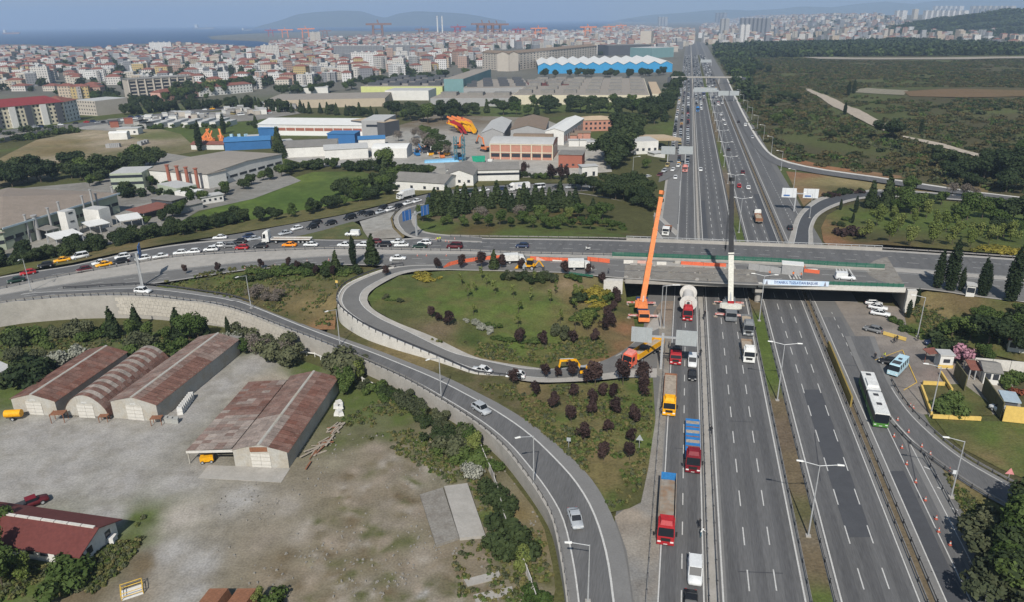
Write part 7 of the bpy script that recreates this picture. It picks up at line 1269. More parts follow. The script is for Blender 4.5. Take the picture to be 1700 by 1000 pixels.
along([(215,190),(300,182),(400,178),(480,186)],34,6,['cone','pine'],(7,11),'conifer in the row behind the container storage','conifers behind the storage yards');along([(0,225),(40,220),(80,215),(110,222),(20,235)],14,6,['green','bush','darkbush'],(3,6),'tree along the grey boundary wall below the apartments','trees by the boundary wall');along([(225,215),(280,212),(340,214),(400,208)],14,5,['bush','green','darkbush'],(3,5),'bushy tree between the depot strip and the dry field','trees before the depot strip');along([(160,165),(220,178),(270,172),(330,166)],20,10,['green','wide','pine'],(7,12),'tree among the terraces near the pale office block','trees by the terraces');along([(480,160),(560,150),(640,140),(700,134),(760,128)],26,12,['green','wide'],(9,14),'tree in the line between the factories and the town','trees behind the factories');along([(240,300),(270,310),(300,322),(330,330),(210,322)],16,5,['green','darkbush','pine'],(3.5,6.5),'tree in the planted courts of the white works','trees in the works courts')
# big blocks and factories behind
rA,qA,uA,vA,_=bld('long five-storey apartment block with maroon hipped roof and arched windows',(-70,222),(112,203),16,15.5,B_cream,wallm('maroon_tiles',(.2,.035,.04),var=.2),'hip',5,'apartment_block',over=1,win=[('f',5,26,1.2,1.6,1.4),('r',5,4,1.1,1.5,1.4)])
bld('right end wing of the maroon-roofed apartment block',(112,203),(134,198),20,15.5,B_white,T_red,'hip',4,'apartment_block',over=.8,win=[('f',5,4,1.2,1.6,1.4)])
for i in range(7):p=qA(.07+i*.145,-.03,0);MB().box(p.x,p.y,-.4,4.2,1.6,15.6,math.atan2(uA.y,uA.x)).obj('bay',B_white if i%2 else B_dark,rA)
bld('plain pale block behind the maroon-roofed apartments',(128,190),(162,192),30,12,B_concb,T_lt,'parapet',name='block',win=[('f',4,8,1.2,1.2,1.2)])
rB,qB,uB,vB,_=bld('broad pale block with dark glazed bays and flat grey roof',(218,163),(325,156),26,19,B_concb,T_grey,'flat',name='office_block',over=.8,win=[('f',5,8,5.5,2.2,1.5,M_win,3.4)])
for i in range(9):p=qB(i/8,-.03,0);MB().box(p.x,p.y,0,1.0,1.2,19).obj('pilaster',B_concb,rB)
bld('low red roofed market hall by the railway',(150,190),(192,186),14,4,B_white,wallm('bright_red_roof',(.4,.06,.05)),'gablex',1.5,'market_hall');bld('row of pink terraces with red roofs',(268,168),(330,160),12,9,B_pink,T_red,'hip',2.5,'terrace',win=[('f',3,12,1.2,1.3,1)]);bld('row of pale terraces with red roofs',(332,160),(420,152),12,9,B_white,T_red,'hip',2.5,'terrace',win=[('f',3,16,1.2,1.3,1)])
rS,qS,uS,vS,_=bld('very long seven-storey slab block with brown roof',(845,118),(990,99),20,25,B_concb,T_brown,'gablex',3,'slab_block',over=.8,win=[('f',7,30,3.6,1.3,1.8,M_win,3.3)])
bld('left end wing of the long slab block',(801,114),(844,118),18,25,B_concb,T_brown,'gablex',3,'slab_block',over=.8,win=[('f',7,9,3.0,1.3,1.8,M_win,3.3)])
B_azure=wallm('azure_cladding',(.04,.25,.48));rF=empty('blue_factory',place(893,122),0,'huge factory with bright azure walls and white saw-tooth roof','factory');A,B=place(893,122),place(1116,119);u=(B-A)/11;v=Vector((-u.y,u.x,0)).normalized()*170;o=Vector((0,0,0))
for i in range(11):
    a=u*i;mb=MB();w_=MB();w_.add([a+Vector((0,0,-1)),a+u+Vector((0,0,-1)),a+u+Vector((0,0,11)),a+u*.5+Vector((0,0,15)),a+Vector((0,0,11))],[(0,1,2,3,4)]);w_.obj('bay_wall',B_azure,rF)
    for p0,p1,z0,z1 in ((0,.5,11,15),(.5,1,15,11)):mb.hexa([a+u*p0+Vector((0,-.8,z0)),a+u*p1+Vector((0,-.8,z1)),a+u*p1+v+Vector((0,0,z1)),a+u*p0+v+Vector((0,0,z0))],[a+u*p0+Vector((0,-.8,z0+.4)),a+u*p1+Vector((0,-.8,z1+.4)),a+u*p1+v+Vector((0,0,z1+.4)),a+u*p0+v+Vector((0,0,z0+.4))])
    mb.obj('roof_bay',T_white,rF)
MB().hexa([u*11,u*11+v,u*10.98+v,u*10.98],[u*11+Vector((0,0,11)),u*11+v+Vector((0,0,11)),u*10.98+v+Vector((0,0,11)),u*10.98+Vector((0,0,11))]).obj('end_wall',B_azure,rF)
def factory(lb,A,B,D,H,wall,roof,mon=(0,0),mm=None,**k):
    r,q,u,v,_=bld(lb,A,B,D,H,wall,roof,'parapet',name='factory',cat='factory',**k)
    for i in range(mon[0]):
        for j in range(mon[1]):
            s,t=(i+.5)/mon[0],(j+.55)/mon[1];ds,dt=.3/mon[0],.16/mon[1];MB().hexa([q(s-ds,t-dt,H),q(s+ds,t-dt,H),q(s+ds,t+dt,H),q(s-ds,t+dt,H)],[q(s-ds,t-dt,H+3),q(s+ds,t-dt,H+3),q(s+ds,t+dt*.4,H+3),q(s-ds,t+dt*.4,H+3)]).obj('roof_monitor',mm or T_grey,r)
    return r,q,u,v
factory('vast low factory with rows of roof lights and cream front wall',(850,173),(1078,173),190,8,B_cream,T_bei,(6,5));factory('maroon-topped bay of the vast low factory',(880,158),(960,156),60,9,B_grey,T_mar,(3,2));factory('grey factory with black saw-tooth roof lights',(600,158),(735,158),130,9,B_lime,T_bei,(4,5),B_dark);factory('teal factory with tall blank front',(738,160),(770,160),150,17,B_teal,T_bei,(0,0));factory('grey factory between the teal and the vast one',(770,162),(880,160),110,9,B_grey,T_bei,(4,3),B_dark);factory('white vaulted end of the grey factory',(640,166),(712,166),30,9,B_white,T_lt);factory('long plain beige warehouse before the grey factory',(440,180),(640,176),60,7,wallm('sand_render',(.4,.34,.26)),T_bei);factory('white depot beside the beige warehouse',(480,158),(545,156),40,7,B_white,T_lt);factory('low grey warehouse with flat roof in front of the teal factory',(715,176),(850,176),50,7,B_grey,T_bei,(3,1));factory('narrow cream bay at the motorway side of the vast factory',(1082,171),(1098,171),130,8,B_cream,T_tan);factory('green glass office near the jam',(1082,96),(1118,94),60,18,B_teal,T_lt);factory('dark glass offices beyond the blue factory',(1010,92),(1080,90),60,20,B_dark,T_grey);factory('pair of pale office towers beyond the blue factory',(1062,82),(1080,82),30,42,B_concb,T_lt)
# the towns: facade material with rows of windows (too far to tell panes apart)
def facade(name,c=None):
    m=bpy.data.materials.new(name);m.use_nodes=True;t=m.node_tree;b=t.nodes['Principled BSDF'];N=t.nodes.new;L=t.links.new;b.inputs['Roughness'].default_value=.8
    def mt(op,a,bb):n=N('ShaderNodeMath');n.operation=op;[L(x,n.inputs[i])if hasattr(x,'is_linked')else setattr(n.inputs[i],'default_value',x)for i,x in enumerate((a,bb))];return n.outputs[0]
    tc=N('ShaderNodeTexCoord');sx=N('ShaderNodeSeparateXYZ');L(tc.outputs['Object'],sx.inputs[0]);gn=N('ShaderNodeNewGeometry');sn=N('ShaderNodeSeparateXYZ');L(gn.outputs['Normal'],sn.inputs[0])
    u=mt('FRACT',mt('DIVIDE',mt('ADD',sx.outputs[0],sx.outputs[1]),3.1),0);v=mt('FRACT',mt('DIVIDE',sx.outputs[2],3.0),0)
    w=mt('MULTIPLY',mt('MULTIPLY',mt('GREATER_THAN',u,.3),mt('LESS_THAN',u,.74)),mt('MULTIPLY',mt('GREATER_THAN',v,.36),mt('LESS_THAN',v,.84)));w=mt('MULTIPLY',w,mt('LESS_THAN',mt('ABSOLUTE',sn.outputs[2],0),.5))
    if c is None:s=N('ShaderNodeObjectInfo').outputs['Color']
    else:s=N('ShaderNodeRGB').outputs[0];s.default_value=(*c,1)
    mx=N('ShaderNodeMix');mx.data_type='RGBA';L(w,mx.inputs[0]);L(s,mx.inputs[6]);mx.inputs[7].default_value=(.06,.065,.075,1);L(mx.outputs[2],b.inputs['Base Color']);return m
M_fac=facade('facade');TC=[(.5,.48,.45),(.47,.43,.37),(.42,.35,.27),(.36,.25,.2),(.33,.33,.33),(.58,.57,.56),(.2,.205,.22),(.42,.32,.15),(.24,.13,.1)];TN=['white','ivory','sand','pink','grey','bright white','dark grey','ochre','brick red']
box1=MB().box(0,0,-1,1,1,1).mesh('wall',M_fac)
def wall_mesh(w,d,h,_c={}):
    k=(round(w),round(d),round(h));
    if k not in _c:_c[k]=MB().box(0,0,-1,k[0],k[1],k[2]+1).mesh('wall',M_fac)
    return _c[k]
def roof_mesh(w,d,red,_c={}):
    k=(round(w),round(d),red)
    if k not in _c:
        mb=MB();w,d=k[0]+.8,k[1]+.8
        if red:mb.add([(-w/2,-d/2,.02),(w/2,-d/2,.02),(w/2,d/2,.02),(-w/2,d/2,.02),(-w*.18,0,2.4),(w*.18,0,2.4)],[(0,1,5,4),(1,2,5),(2,3,4,5),(3,0,4),(3,2,1,0)])
        else:mb.box(0,0,.02,w-.6,d-.6,.3).box(w*.15,d*.1,.3,3.4,3.4,2.2)
        _c[k]=mb.mesh('roof',T_red if red else T_lt)
    return _c[k]
def townplan(poly,z,n,dmin,ang):
    xy,_=region(poly,z,n*5);out=[];g={}
    for x,y in xy:
        dd=dmin*(1+max(0,y-1200)/4000);k=(int(x//dd),int(y//dd))
        if any(abs(x-a)+abs(y-b)<dd*1.25 for i in (-1,0,1)for j in (-1,0,1)for a,b in g.get((k[0]+i,k[1]+j),())):continue
        g.setdefault(k,[]).append((x,y));out.append((x,y))
        if len(out)>=n:break
    return out
LEFTT=[(-160,160),(-40,154),(0,150),(140,165),(215,172),(270,150),(330,148),(430,146),(560,134),(640,134),(720,114),(800,112),(820,80),(985,84),(990,90),(1110,88),(1150,72),(1152,52),(1050,44),(960,54),(700,56),(450,70),(440,84),(300,76),(220,79),(150,83),(0,79),(-160,84)]
RIGHT=[(1176,79),(1290,75),(1400,73),(1500,69),(1560,73),(1700,77),(1900,74),(1900,44),(1700,50),(1560,54),(1500,50),(1480,44),(1400,38),(1300,36),(1200,36),(1165,42),(1160,60)]
pl_l=townplan(LEFTT,0,3000,16.5,.2);pl_r=townplan(RIGHT,0,1500,18,.2)
allp=sorted([(y,x,0)for x,y in pl_l]+[(y,x,1)for x,y in pl_r]);V=[];Fc=[];Mi=[];nb=0
FM=[facade('far_facade_'+str(i),c)for i,c in enumerate(TC[:7])]
for i,(y,x,rt_)in enumerate(allp):
    w,d=random.uniform(11,19),random.uniform(11,17);h=random.choice((6.5,9.5,9.5,12.5,12.5,15.5))+(6 if rt_ or (x>-250 and y>900)else 0)*(random.random()<.5);ang=random.choice((.2,.2,-.1,.55))+random.gauss(0,.08);red=random.random()<(.62 if x<0 else.4);z=float(base_z(x,y))
    if i<300:
        ci=random.choice((0,0,0,1,1,2,3,4,5,5,6,7));st=int(h/3)
        lb=TN[ci]+' '+str(st)+'-storey house with '+('red tiled roof' if red else 'flat pale roof')+(' in the town beyond the factories' if x>-220 else ' in the dense town towards the sea')
        root=empty('town_house',(x,y,z),ang,lb,'house','houses of the town');inst('wall',wall_mesh(w,d,h),root,color=TC[ci]);inst('roof',roof_mesh(w,d,red),root,(0,0,round(h)))
        if i%3==0:mb=None;inst('stair_bay',wall_mesh(4,4,h-1),root,(0,-round(d)/2-.9,0),color=(.3,.29,.28))
        continue
    ca,sa=math.cos(ang),math.sin(ang);n0=len(V);k=i%7
    for zz in (-1,h):
        for a,b in ((-1,-1),(1,-1),(1,1),(-1,1)):X,Y=a*w/2,b*d/2;V.append((x+X*ca-Y*sa,y+X*sa+Y*ca,z+zz))
    for q in ((0,1,5,4),(1,2,6,5),(2,3,7,6),(3,0,4,7)):Fc.append(tuple(n0+j for j in q));Mi.append(k)
    if red:
        V+=[(x-w*.2*ca,y-w*.2*sa,z+h+2.4),(x+w*.2*ca,y+w*.2*sa,z+h+2.4)]
        for q in ((4,5,9,8),(5,6,9),(6,7,8,9),(7,4,8)):Fc.append(tuple(n0+j for j in q));Mi.append(7)
    else:Fc.append(tuple(n0+j for j in (4,5,6,7)));Mi.append(8)
tag(inst('distant_town',mesh_from('distant_town',V,Fc,FM+[T_red,T_lt],Mi)),kind='stuff')
def tower(px,py,w,h,ci,lb,n=1):
    for i in range(n):
        d_=_f*F+_R*(px+i*w*1.05-850)+_U*(500-py);p=P(px+i*w,py,0.0);sc=p.y/F;root=empty('tower_block',(p.x,p.y,0),.2,TN[ci]+' '+lb,'tower block','tower blocks on the horizon')
        W_=max(12,w*sc*.9);inst('wall',wall_mesh(W_,W_*.8,h*sc*1.05),root,color=TC[ci]);inst('roof',roof_mesh(W_,W_*.8,False),root,(0,0,round(h*sc*1.05)))
tower(1230,69,8,24,5,'twin tower before the dark office slabs',2);tower(1231,56,7,22,6,'office slab in the dark row beyond the twin towers',7);tower(1198,57,7,22,4,'tower beside the dark slabs',2);tower(1352,45,9,14,5,'high-rise at the foot of the far ridge',1);tower(1394,52,9,16,6,'glass tower above the white roofs',1);tower(1487,46,9,24,5,'high-rise pair right of the glass tower',2);tower(1515,46,8,26,1,'slim tower before the wooded hill',1);tower(1534,46,9,24,5,'high-rise in the row behind the wooded hill',8);tower(1612,36,9,22,1,'high-rise in the back row behind the wooded hill',8);tower(1550,36,8,22,5,'high-rise in the back row behind the wooded hill',6);tower(1400,40,6,10,4,'tower at the foot of the far ridge',4);tower(1190,40,6,16,6,'tower in the haze above the motorway',3);tower(1095,42,5,12,4,'tower in the haze by the bay',3);tower(520,72,9,16,1,'tower block above the left town',2);tower(440,96,10,18,0,'tower block in the left town',3);tower(560,94,9,16,6,'tower block in the dark quarter',9);tower(650,92,9,15,6,'tower block in the dark quarter',8);tower(590,108,11,18,5,'tower block with red stripe before the dark quarter',4);tower(65,136,12,22,0,'tower block in the seaside town',2);tower(255,84,9,12,5,'tower block near the lagoon',4)
xy,_=region(LEFTT,0,3600);yy,_=region(RIGHT,0,900);xy=np.concatenate([xy,yy]);scatter('town_greenery',np.concatenate([xy,base_z(xy[:,0],xy[:,1])[:,None]],1),rng.uniform(1.0,2.4,len(xy)),wd_f)
# harbour: gantry cranes, ships
def portcrane(px,py,h,m,lb):
    p=P(px,py,-1.4);s=p.y/F*h/50;root=empty('port_crane',p,.3,lb,'crane','harbour cranes')
    for a in (-1,1):
        for b in (-1,1):MB().bar((a*14*s,b*9*s,0),(a*13*s,b*8*s,36*s),3.4*s).obj('leg',m,root)
    MB().bar((-34*s,0,38*s),(42*s,0,38*s),6*s,5*s).obj('girder',m,root);MB().bar((4*s,0,38*s),(0,0,50*s),3*s).obj('mast',m,root);MB().box(0,0,22*s,28*s,3*s,3*s).obj('cross_beam',m,root)
for px,py,h,m,lb in [(628,62,26,M_rust,'rust-red harbour gantry crane at the bay'),(474,62,15,M_org,'orange harbour gantry crane by the shipyard'),(508,62,17,M_org,'orange harbour gantry crane by the shipyard'),(450,60,12,M_red,'red harbour gantry crane by the shipyard'),(800,60,24,M_rust,'red container crane in the harbour row'),(812,61,24,M_rust,'red container crane in the harbour row'),(824,61,24,M_rust,'red container crane in the harbour row'),(760,58,16,M_red,'red harbour crane beside the two chimneys'),(893,62,18,M_org,'orange harbour crane near the dock'),(975,60,18,M_org,'orange travelling crane on the eastern quay'),(1010,56,14,M_org,'orange travelling crane on the eastern quay'),(1030,52,12,M_org,'orange travelling crane on the eastern quay'),(700,60,14,M_rust,'rust-red harbour crane among the sheds'),(860,60,14,M_red,'red harbour crane at the dry dock'),(540,61,12,M_rust,'rust-red harbour crane among the sheds')]:portcrane(px,py,h,m,lb)
for px in (727,735):p=P(px,58,0);s=p.y/F;o=MB().cyl((0,0,0),(0,0,28*s),1.2*s,.9*s,12).obj('chimney',B_white,None,loc=p);tag(o,'tall white chimney, one of a pair in the harbour','chimney','harbour chimneys')
for px,py,l,m,lb in [(20,56,30,M_rust,'long rust-red cargo ship anchored off the coast'),(190,47,12,M_wht,'small white ship far out in the bay'),(340,48,34,M_gry,'grey tanker with white bridge anchored in the bay'),(306,45,8,M_wht,'tiny white ship beside the grey tanker'),(410,50,16,M_gry,'grey ship off the shipyard point'),(440,42,6,M_wht,'tiny white ship near the islands'),(770,36,6,M_wht,'tiny white ship below the far hills'),(845,52,16,M_red,'red ship lying in the harbour'),(880,58,22,M_org,'orange hull in the dry dock'),(1015,50,14,M_wht,'white ferry at the eastern quay')]:
    p=P(px,py,-1.4);s=p.y/F;L=l*s;root=empty('ship',p,random.uniform(-.2,.2),lb,'ship','ships in the bay');h=L*.07
    MB().rings([[(-L/2,-L*.06,0),(L*.42,-L*.05,0),(L*.42,L*.05,0),(-L/2,L*.06,0)],[(-L/2,-L*.07,h),(L/2,-L*.02,h*1.2),(L/2,L*.02,h*1.2),(-L/2,L*.07,h)]]).obj('hull',m,root);MB().box(-L*.38,0,h,L*.12,L*.11,h*2).obj('bridge',M_wht,root);MB().cyl((L*.1,0,h),(L*.1,0,h*2.4),L*.012,n=6).obj('mast',M_wht,root)
    # guard post
ZF=.15
def G(x,y,z=ZF):return tuple(P(x,y,z))
B_olive=wallm('olive_panel',(.11,.1,.05));B_yelw=wallm('yellow_wall_paint',(.6,.42,.12))
def panelwall(lb,pts,h,m,step=3.0,th=.2,name='panel_wall',cat='wall',z=ZF,part='wall_panel'):
    c=by_step([P(x,y,z)for x,y in pts],step);root=empty(name,c[0],0,lb,cat)
    for i in range(len(c)-1):
        a,b=c[i]-c[0],c[i+1]-c[0];d=(b-a)*.012;MB().bar(a+d+Vector((0,0,h/2)),b-d+Vector((0,0,h/2)),th,h).obj(part,m,root)
    return root
panelwall('tall olive panel wall beside the white guard cabin',[(1583,624),(1601,650)],3.2,B_olive);panelwall('long olive panel wall running up to the yellow wall',[(1630,652),(1661,697)],3.4,B_olive);panelwall('yellow painted concrete wall at the gate',[(1663,700),(1700,704),(1780,712)],3.2,B_yelw);panelwall('pale concrete boundary wall behind the guard house',[(1615,612),(1660,616),(1720,622),(1800,630)],2.4,M_concL);panelwall('olive screen wall on the bus road median',[(1374,582),(1412,677)],2.2,wallm('ochre_screen',(.26,.19,.05)),3,.3,z=0)
for lb,pts in (('yellow and white kerb blocks on the left rim of the small lawn',[(1529,645),(1546,692)]),('yellow kerb blocks on the upper rim of the small lawn',[(1531,639),(1568,641)]),('yellow kerb blocks beside the olive wall',[(1561,622),(1580,652)]),('yellow and white kerb blocks below the small lawn',[(1547,695),(1628,699)]),('yellow kerb blocks along the forecourt',[(1466,556),(1504,567)])):panelwall(lb,pts,.75,B_yelw,2.2,.35,'kerb_blocks','kerb',part='kerb_block')
bld('small white guard cabin with yellow base',G(1558,612),G(1580,613),2.6,2.9,B_white,T_lt,'flat',name='guard_cabin',cat='cabin',px=False,over=.2,win=[('f',1,1,1.3,.8,1.3),('f',1,1,3.0,.7,.05,B_yelw)])
o=MB().hexa([(-2.4,-1.4,0),(0,-1.4,.3),(0,1.4,.3),(-2.4,1.4,0)],[(-2.4,-1.4,.1),(0,-1.4,.4),(0,1.4,.4),(-2.4,1.4,.1)]).cyl((-2.2,0,-2.5),(-2.2,0,0),.07).obj('awning',T_red,None,loc=P(1556,606,ZF)+Vector((0,1,2.5)));tag(o,'small red-brown awning beside the white guard cabin','awning')
bld('white guard house with grey roof between the olive walls',G(1631,637),G(1657,640),5,2.7,B_white,T_grey,'gablex',.8,'guard_house','house',px=False,win=[('f',1,2,1.0,1.2,1.0)]);canopy('red-framed porch of the white guard house',(1607,632),(1627,634),4,2.6,T_red);bld('white cottage with red roof behind the guard post trees',(1672,584),(1716,590),6,3,B_white,T_red,'gablex',1.6,'cottage','house',win=[('f',1,3,1.2,1.2,1.0)]);bld('dark booth with pale top before the yellow wall',G(1663,690),G(1684,693),3.5,3.0,B_dark,wallm('booth_top',(.33,.4,.45)),'flat',name='gate_booth',cat='booth',px=False);bld('white sentry booth with dark window among the cypresses',(1603,490),(1617,492),2.2,2.9,B_white,T_lt,'flat',name='sentry_booth',cat='booth',over=.25,win=[('f',1,1,1.6,1.2,1.2)])
# lamps, signs, gantries
def lamp(p,h,arms,lb,ang=HANG,group='street lamps'):
    r=empty('street_lamp',p,ang,lb,'lamp',group);MB().cyl((0,0,-.3),(0,0,h),.13,.07,8).obj('pole',M_galv,r);MB().box(0,0,-.2,.7,.7,.35).obj('base',M_conc,r)
    for s in arms:MB().cyl((0,0,h-.1),(0,s*2.3,h+.35),.06,n=6).obj('arm',M_galv,r);MB().hexa([(-.16,s*2.2,h+.3),(.16,s*2.2,h+.3),(.16,s*3.1,h+.36),(-.16,s*3.1,h+.36)],[(-.12,s*2.2,h+.46),(.12,s*2.2,h+.46),(.12,s*3.1,h+.44),(-.12,s*3.1,h+.44)]).obj('lamp_head',M_lamp,r)
for k in range(16):
    if k!=3:lamp(hw(39.2,84.3+39.4*k,.1),12,(-1,1),'double-armed street lamp on the grassy motorway median '+('before' if k<3 else 'beyond')+' the overpass')
for x,y in ((886,806),(733,669),(566,588),(420,531),(240,500),(57,500),(976,1000)):p=place(x,y);lamp(p,9,(-1,),'single-armed street lamp on the outer edge of the exit ramp',heading(cr2,p))
for x,y in ((1579,826),(1523,560),(1545,690)):lamp(P(x,y,.12),10,(1,),'single-armed street lamp beside the curving side road')
for y in range(260,700,45):lamp(hw(66.5,y,.1),9,(1,),'single-armed street lamp along the scrubland side of the motorway')
for x in (1050,1096,1102):lamp(P(x,545 if x>1060 else 300,.1),11,(-1,),'single-armed street lamp beside the slip lane')
M_sgn=mat('sign_back',(.33,.355,.365),.55,.12,.8);M_sblue=mat('sign_blue',(.03,.12,.35),.5,.1,.5);M_sface=mat('sign_white',(.6,.62,.64),.6,.1,.6)
def gantry(p,h,ang,boards,lb,m,two=False):
    0
    r=empty('sign_gantry',p,ang,lb,'road sign');MB().box(0,0,-.2,.5,.5,h+.4).obj('post',M_galv,r);xs=[b[0]for b in boards]+[0];MB().bar((min(xs),0,h-.6),(max(xs),0,h-.6),.3,.4).obj('beam',M_galv,r)
    if two:MB().box(two,0,-.2,.5,.5,h+.4).obj('post',M_galv,r)
    for x,w,hh in boards:
        b=MB().box(x,-.3,h-hh*.6,w,.12,hh).obj('sign_board',m,r)
        for k in (-.25,.25):MB().box(x+k*w,-.4,h-hh*.58,.08,.08,hh*.96).obj('stiffener',M_galv,b)
    return r
AX=HANG-math.pi/2
gantry(P(1097,613),8.0,AX,[(-4.4,4.3,3.4),(4.8,4.3,3.4)],'butterfly sign gantry with grey sign backs over the slip lane',M_sgn)
gantry(place(237,474),9,1.9,[(4.2,4.2,3.4)],'cantilever road sign seen from its edge on the left approach',M_sblue);gantry(place(692,392),8,.9,[(-4,3.6,3.2),(4,3.4,3.2)],'twin blue road sign beside the north loop ramp',M_sblue)
r_=gantry(P(1318,350,.05),7.5,AX,[(-2.6,5.2,3.6),(5.2,5.4,3.6)],'white sign boards above the eastern gore',M_sface)
for x in (-3.4,4.2):MB().box(x,-.46,5.9,2.2,.03,.5).obj('lettering',M_sblue,r_)
for x,y,w,l_ in ((1108,272,7,'verge beside the petrol station drive'),(1137,272,7,'head of the traffic jam'),(1182,162,8,'far carriageway'),(1200,168,9,'edge of the frontage road'),(1218,168,8,'kerb of the scrubland ramp')):gantry(P(x,y,.05),7.5,AX,[(0,w,4)],'pale sign board on a post at the '+l_,M_sgn)
for y,s0,s1,lb in ((690,25,41,'wide pale sign gantry across the jammed carriageway'),(1150,38,54,'far pale sign gantry over the motorway')):
    p=hw(s0,y);r=gantry(p,8,AX,[((s1-s0)/2,(s1-s0)*.95,4.2)],lb,M_sgn,s1-s0)
fb=empty('footbridge',hw(2,850),AX,'long flat footbridge crossing the jammed motorway','footbridge');MB().box(37,0,6.5,76,3,1.4).obj('deck',M_conc,fb)
for x in (0,22.5,37.5,51,74):MB().box(x,0,-.3,1,1.4,6.8).obj('pier',M_conc,fb)
for x in (-3,77):MB().box(x,-5,-.3,4,12,7.5).obj('stair_tower',B_dark,fb)
def tri(x,y,lb,m=M_sgn):
    r=empty('warning_sign',place(x,y),AX,lb,'road sign');MB().cyl((0,0,-.2),(0,0,2.2),.05).obj('post',M_galv,r);MB().add([(-.65,-.06,1.6),(.65,-.06,1.6),(0,-.06,2.75),(-.65,-.02,1.6),(.65,-.02,1.6),(0,-.02,2.75)],[(0,1,2),(5,4,3),(0,3,4,1),(1,4,5,2),(2,5,3,0)]).obj('sign_plate',m,r)
tri(1061,745,'grey back of a triangular sign on the plum tree verge');tri(1672,802,'red and white triangular sign beside the side road lawn',mat('sign_pink',(.6,.25,.25),.6,.2,2));tri(871,452,'small triangular sign at the top of the loop ramp')
for x,y,c in ((560,478,'yellow'),(650,447,'white'),(944,745,'grey'),(1582,800,'white')):r=empty('small_sign',place(x,y),AX,'small '+c+' plate sign on a post '+('by the guard rail of the side road' if x>1500 else 'by the ramp'),'road sign');MB().cyl((0,0,-.2),(0,0,1.8),.05).obj('post',M_galv,r);MB().box(0,-.05,1.4,.7,.05,.7).obj('sign_plate',{'yellow':B_yelw,'white':M_sface,'grey':M_sgn}[c],r)
# cones, barriers, nets, cabin on the works
cm=MB();cm.k=0;cm.cyl((0,0,.05),(0,0,.75),.19,.04,8);cm.box(0,0,0,.42,.42,.05);cm.k=1;cm.cyl((0,0,.3),(0,0,.52),.14,.09,8);CONE=cm.mesh('traffic_cone',[mat('cone_orange',(.42,.1,.065),.6,0),M_white])
for x,y in ((1440,642),(1431,622),(1470,676),(1516,679),(1511,676),(1490,699),(1508,719),(1484,726),(1497,745),(1530,743),(1544,756),(1505,772),(1576,783),(1536,832),(1554,863),(1558,884),(1577,906),(1520,802)):tag(inst('traffic_cone',CONE,None,P(x,y,.14)),'orange traffic cone along the lanes beside the bus','cone','cones by the bus')
for x,y in ((407,446),(457,442),(510,435),(546,432),(610,428),(693,425),(708,425),(741,425),(745,402),(755,399),(740,401),(724,398),(1316,449)):tag(inst('traffic_cone',CONE,None,place(x,y)),'orange traffic cone on the overpass approach','cone','cones on the approach')
M_net=mat('orange_net',(.62,.13,.06),.8,.25,1.5)
for lb,pts,h in (('orange net fence sweeping across the closed lane',[(727,449),(738,444),(755,439),(780,435),(800,432),(812,431),(845,429)],1.1),('orange net fence left of the digger',[(880,431),(905,433),(945,434)],1.0),('orange net fence right of the white lorry',[(975,433),(1012,437)],1.2),('faded orange barrier on the broken deck',[(1130,440),(1160,442),(1205,444)],1.1),('orange net beside the site cabin',[(1334,452),(1360,455)],1.0)):
    c=by_step([place(*q)for q in pts],2.5);r=empty('net_fence',c[0],0,lb,'fence')
    for i in range(len(c)-1):a,b=c[i]-c[0],c[i+1]-c[0];MB().bar(a+Vector((0,0,h/2+.05)),b+Vector((0,0,h/2+.05)),.04,h).obj('net_panel',M_net,r);MB().cyl(a,a+Vector((0,0,h+.15)),.04,n=6).obj('stake',M_steelD,r)
for i,(x,y)in enumerate(((1043,437),(1054,437),(1066,438),(1098,440),(1128,438),(898,432),(925,433),(1028,424),(1155,440),(1348,452),(1175,441))):o=MB().prism([(-.4,0),(.4,0),(.3,.3),(.14,.95),(-.14,.95),(-.3,.3)],-1.3,1.3).obj('barrier_block',(M_concL,M_conc,B_pink)[i%3],None,loc=place(x,y),rz=1.45);tag(o,('pale','grey','pink')[i%3]+' concrete barrier block on the overpass works','barrier','barrier blocks')
a,b=place(1297,455),place(1332,458);bld('white-roofed grey site cabin on the overpass',tuple(a),tuple(b),3.0,2.6,B_grey,T_white,'flat',name='site_cabin',cat='cabin',px=False,over=.1,z=a.z)
panelwall('line of grey hoarding panels beside the site cabin',[(1242,447),(1296,455)],1.8,B_grey,2.6,.08,'hoarding','fence',6.25)
# things in the yard
ZY=-1.82
def Y(x,y):return P(x,y,ZY)
t=empty('tank_trailer',Y(25,697),.1,'yellow tank trailer beside the brown rusted shed','tank');MB().cyl((-1.5,0,1.3),(1.5,0,1.3),.75,n=18).obj('tank',M_yl,t);MB().box(0,0,.5,2.6,1.0,.2).obj('frame',M_steelD,t);[inst('wheel',WH[.38],t,(0,s*.7,.38))for s in (-1,1)]
for i in range(16):p=Y(300+1.6*(i%8)*1.6,688-3.4*(i%8))+Vector((0,0,.75*(i//8)));o=MB().box(0,0,0,1.05,1.05,.75,.3,.9).obj('bulk_bag',B_white,None,loc=p);tag(o,'white bulk bag in the stack along the longest shed wall','bag','white bags by the shed')
for i in range(9):p=Y(560+3*(i%3),690-8*(i//3))+Vector((0,0,.5*(i%2)));o=MB().box(0,0,0,1.2,1.0,.6,i,.85).obj('bulk_bag',B_white,None,loc=p);tag(o,'pale sack in the heap behind the lean-to shed','bag','sacks behind the lean-to shed')
M_wood=mat('weathered_wood',(.3,.26,.21),.9,.3,1.5)
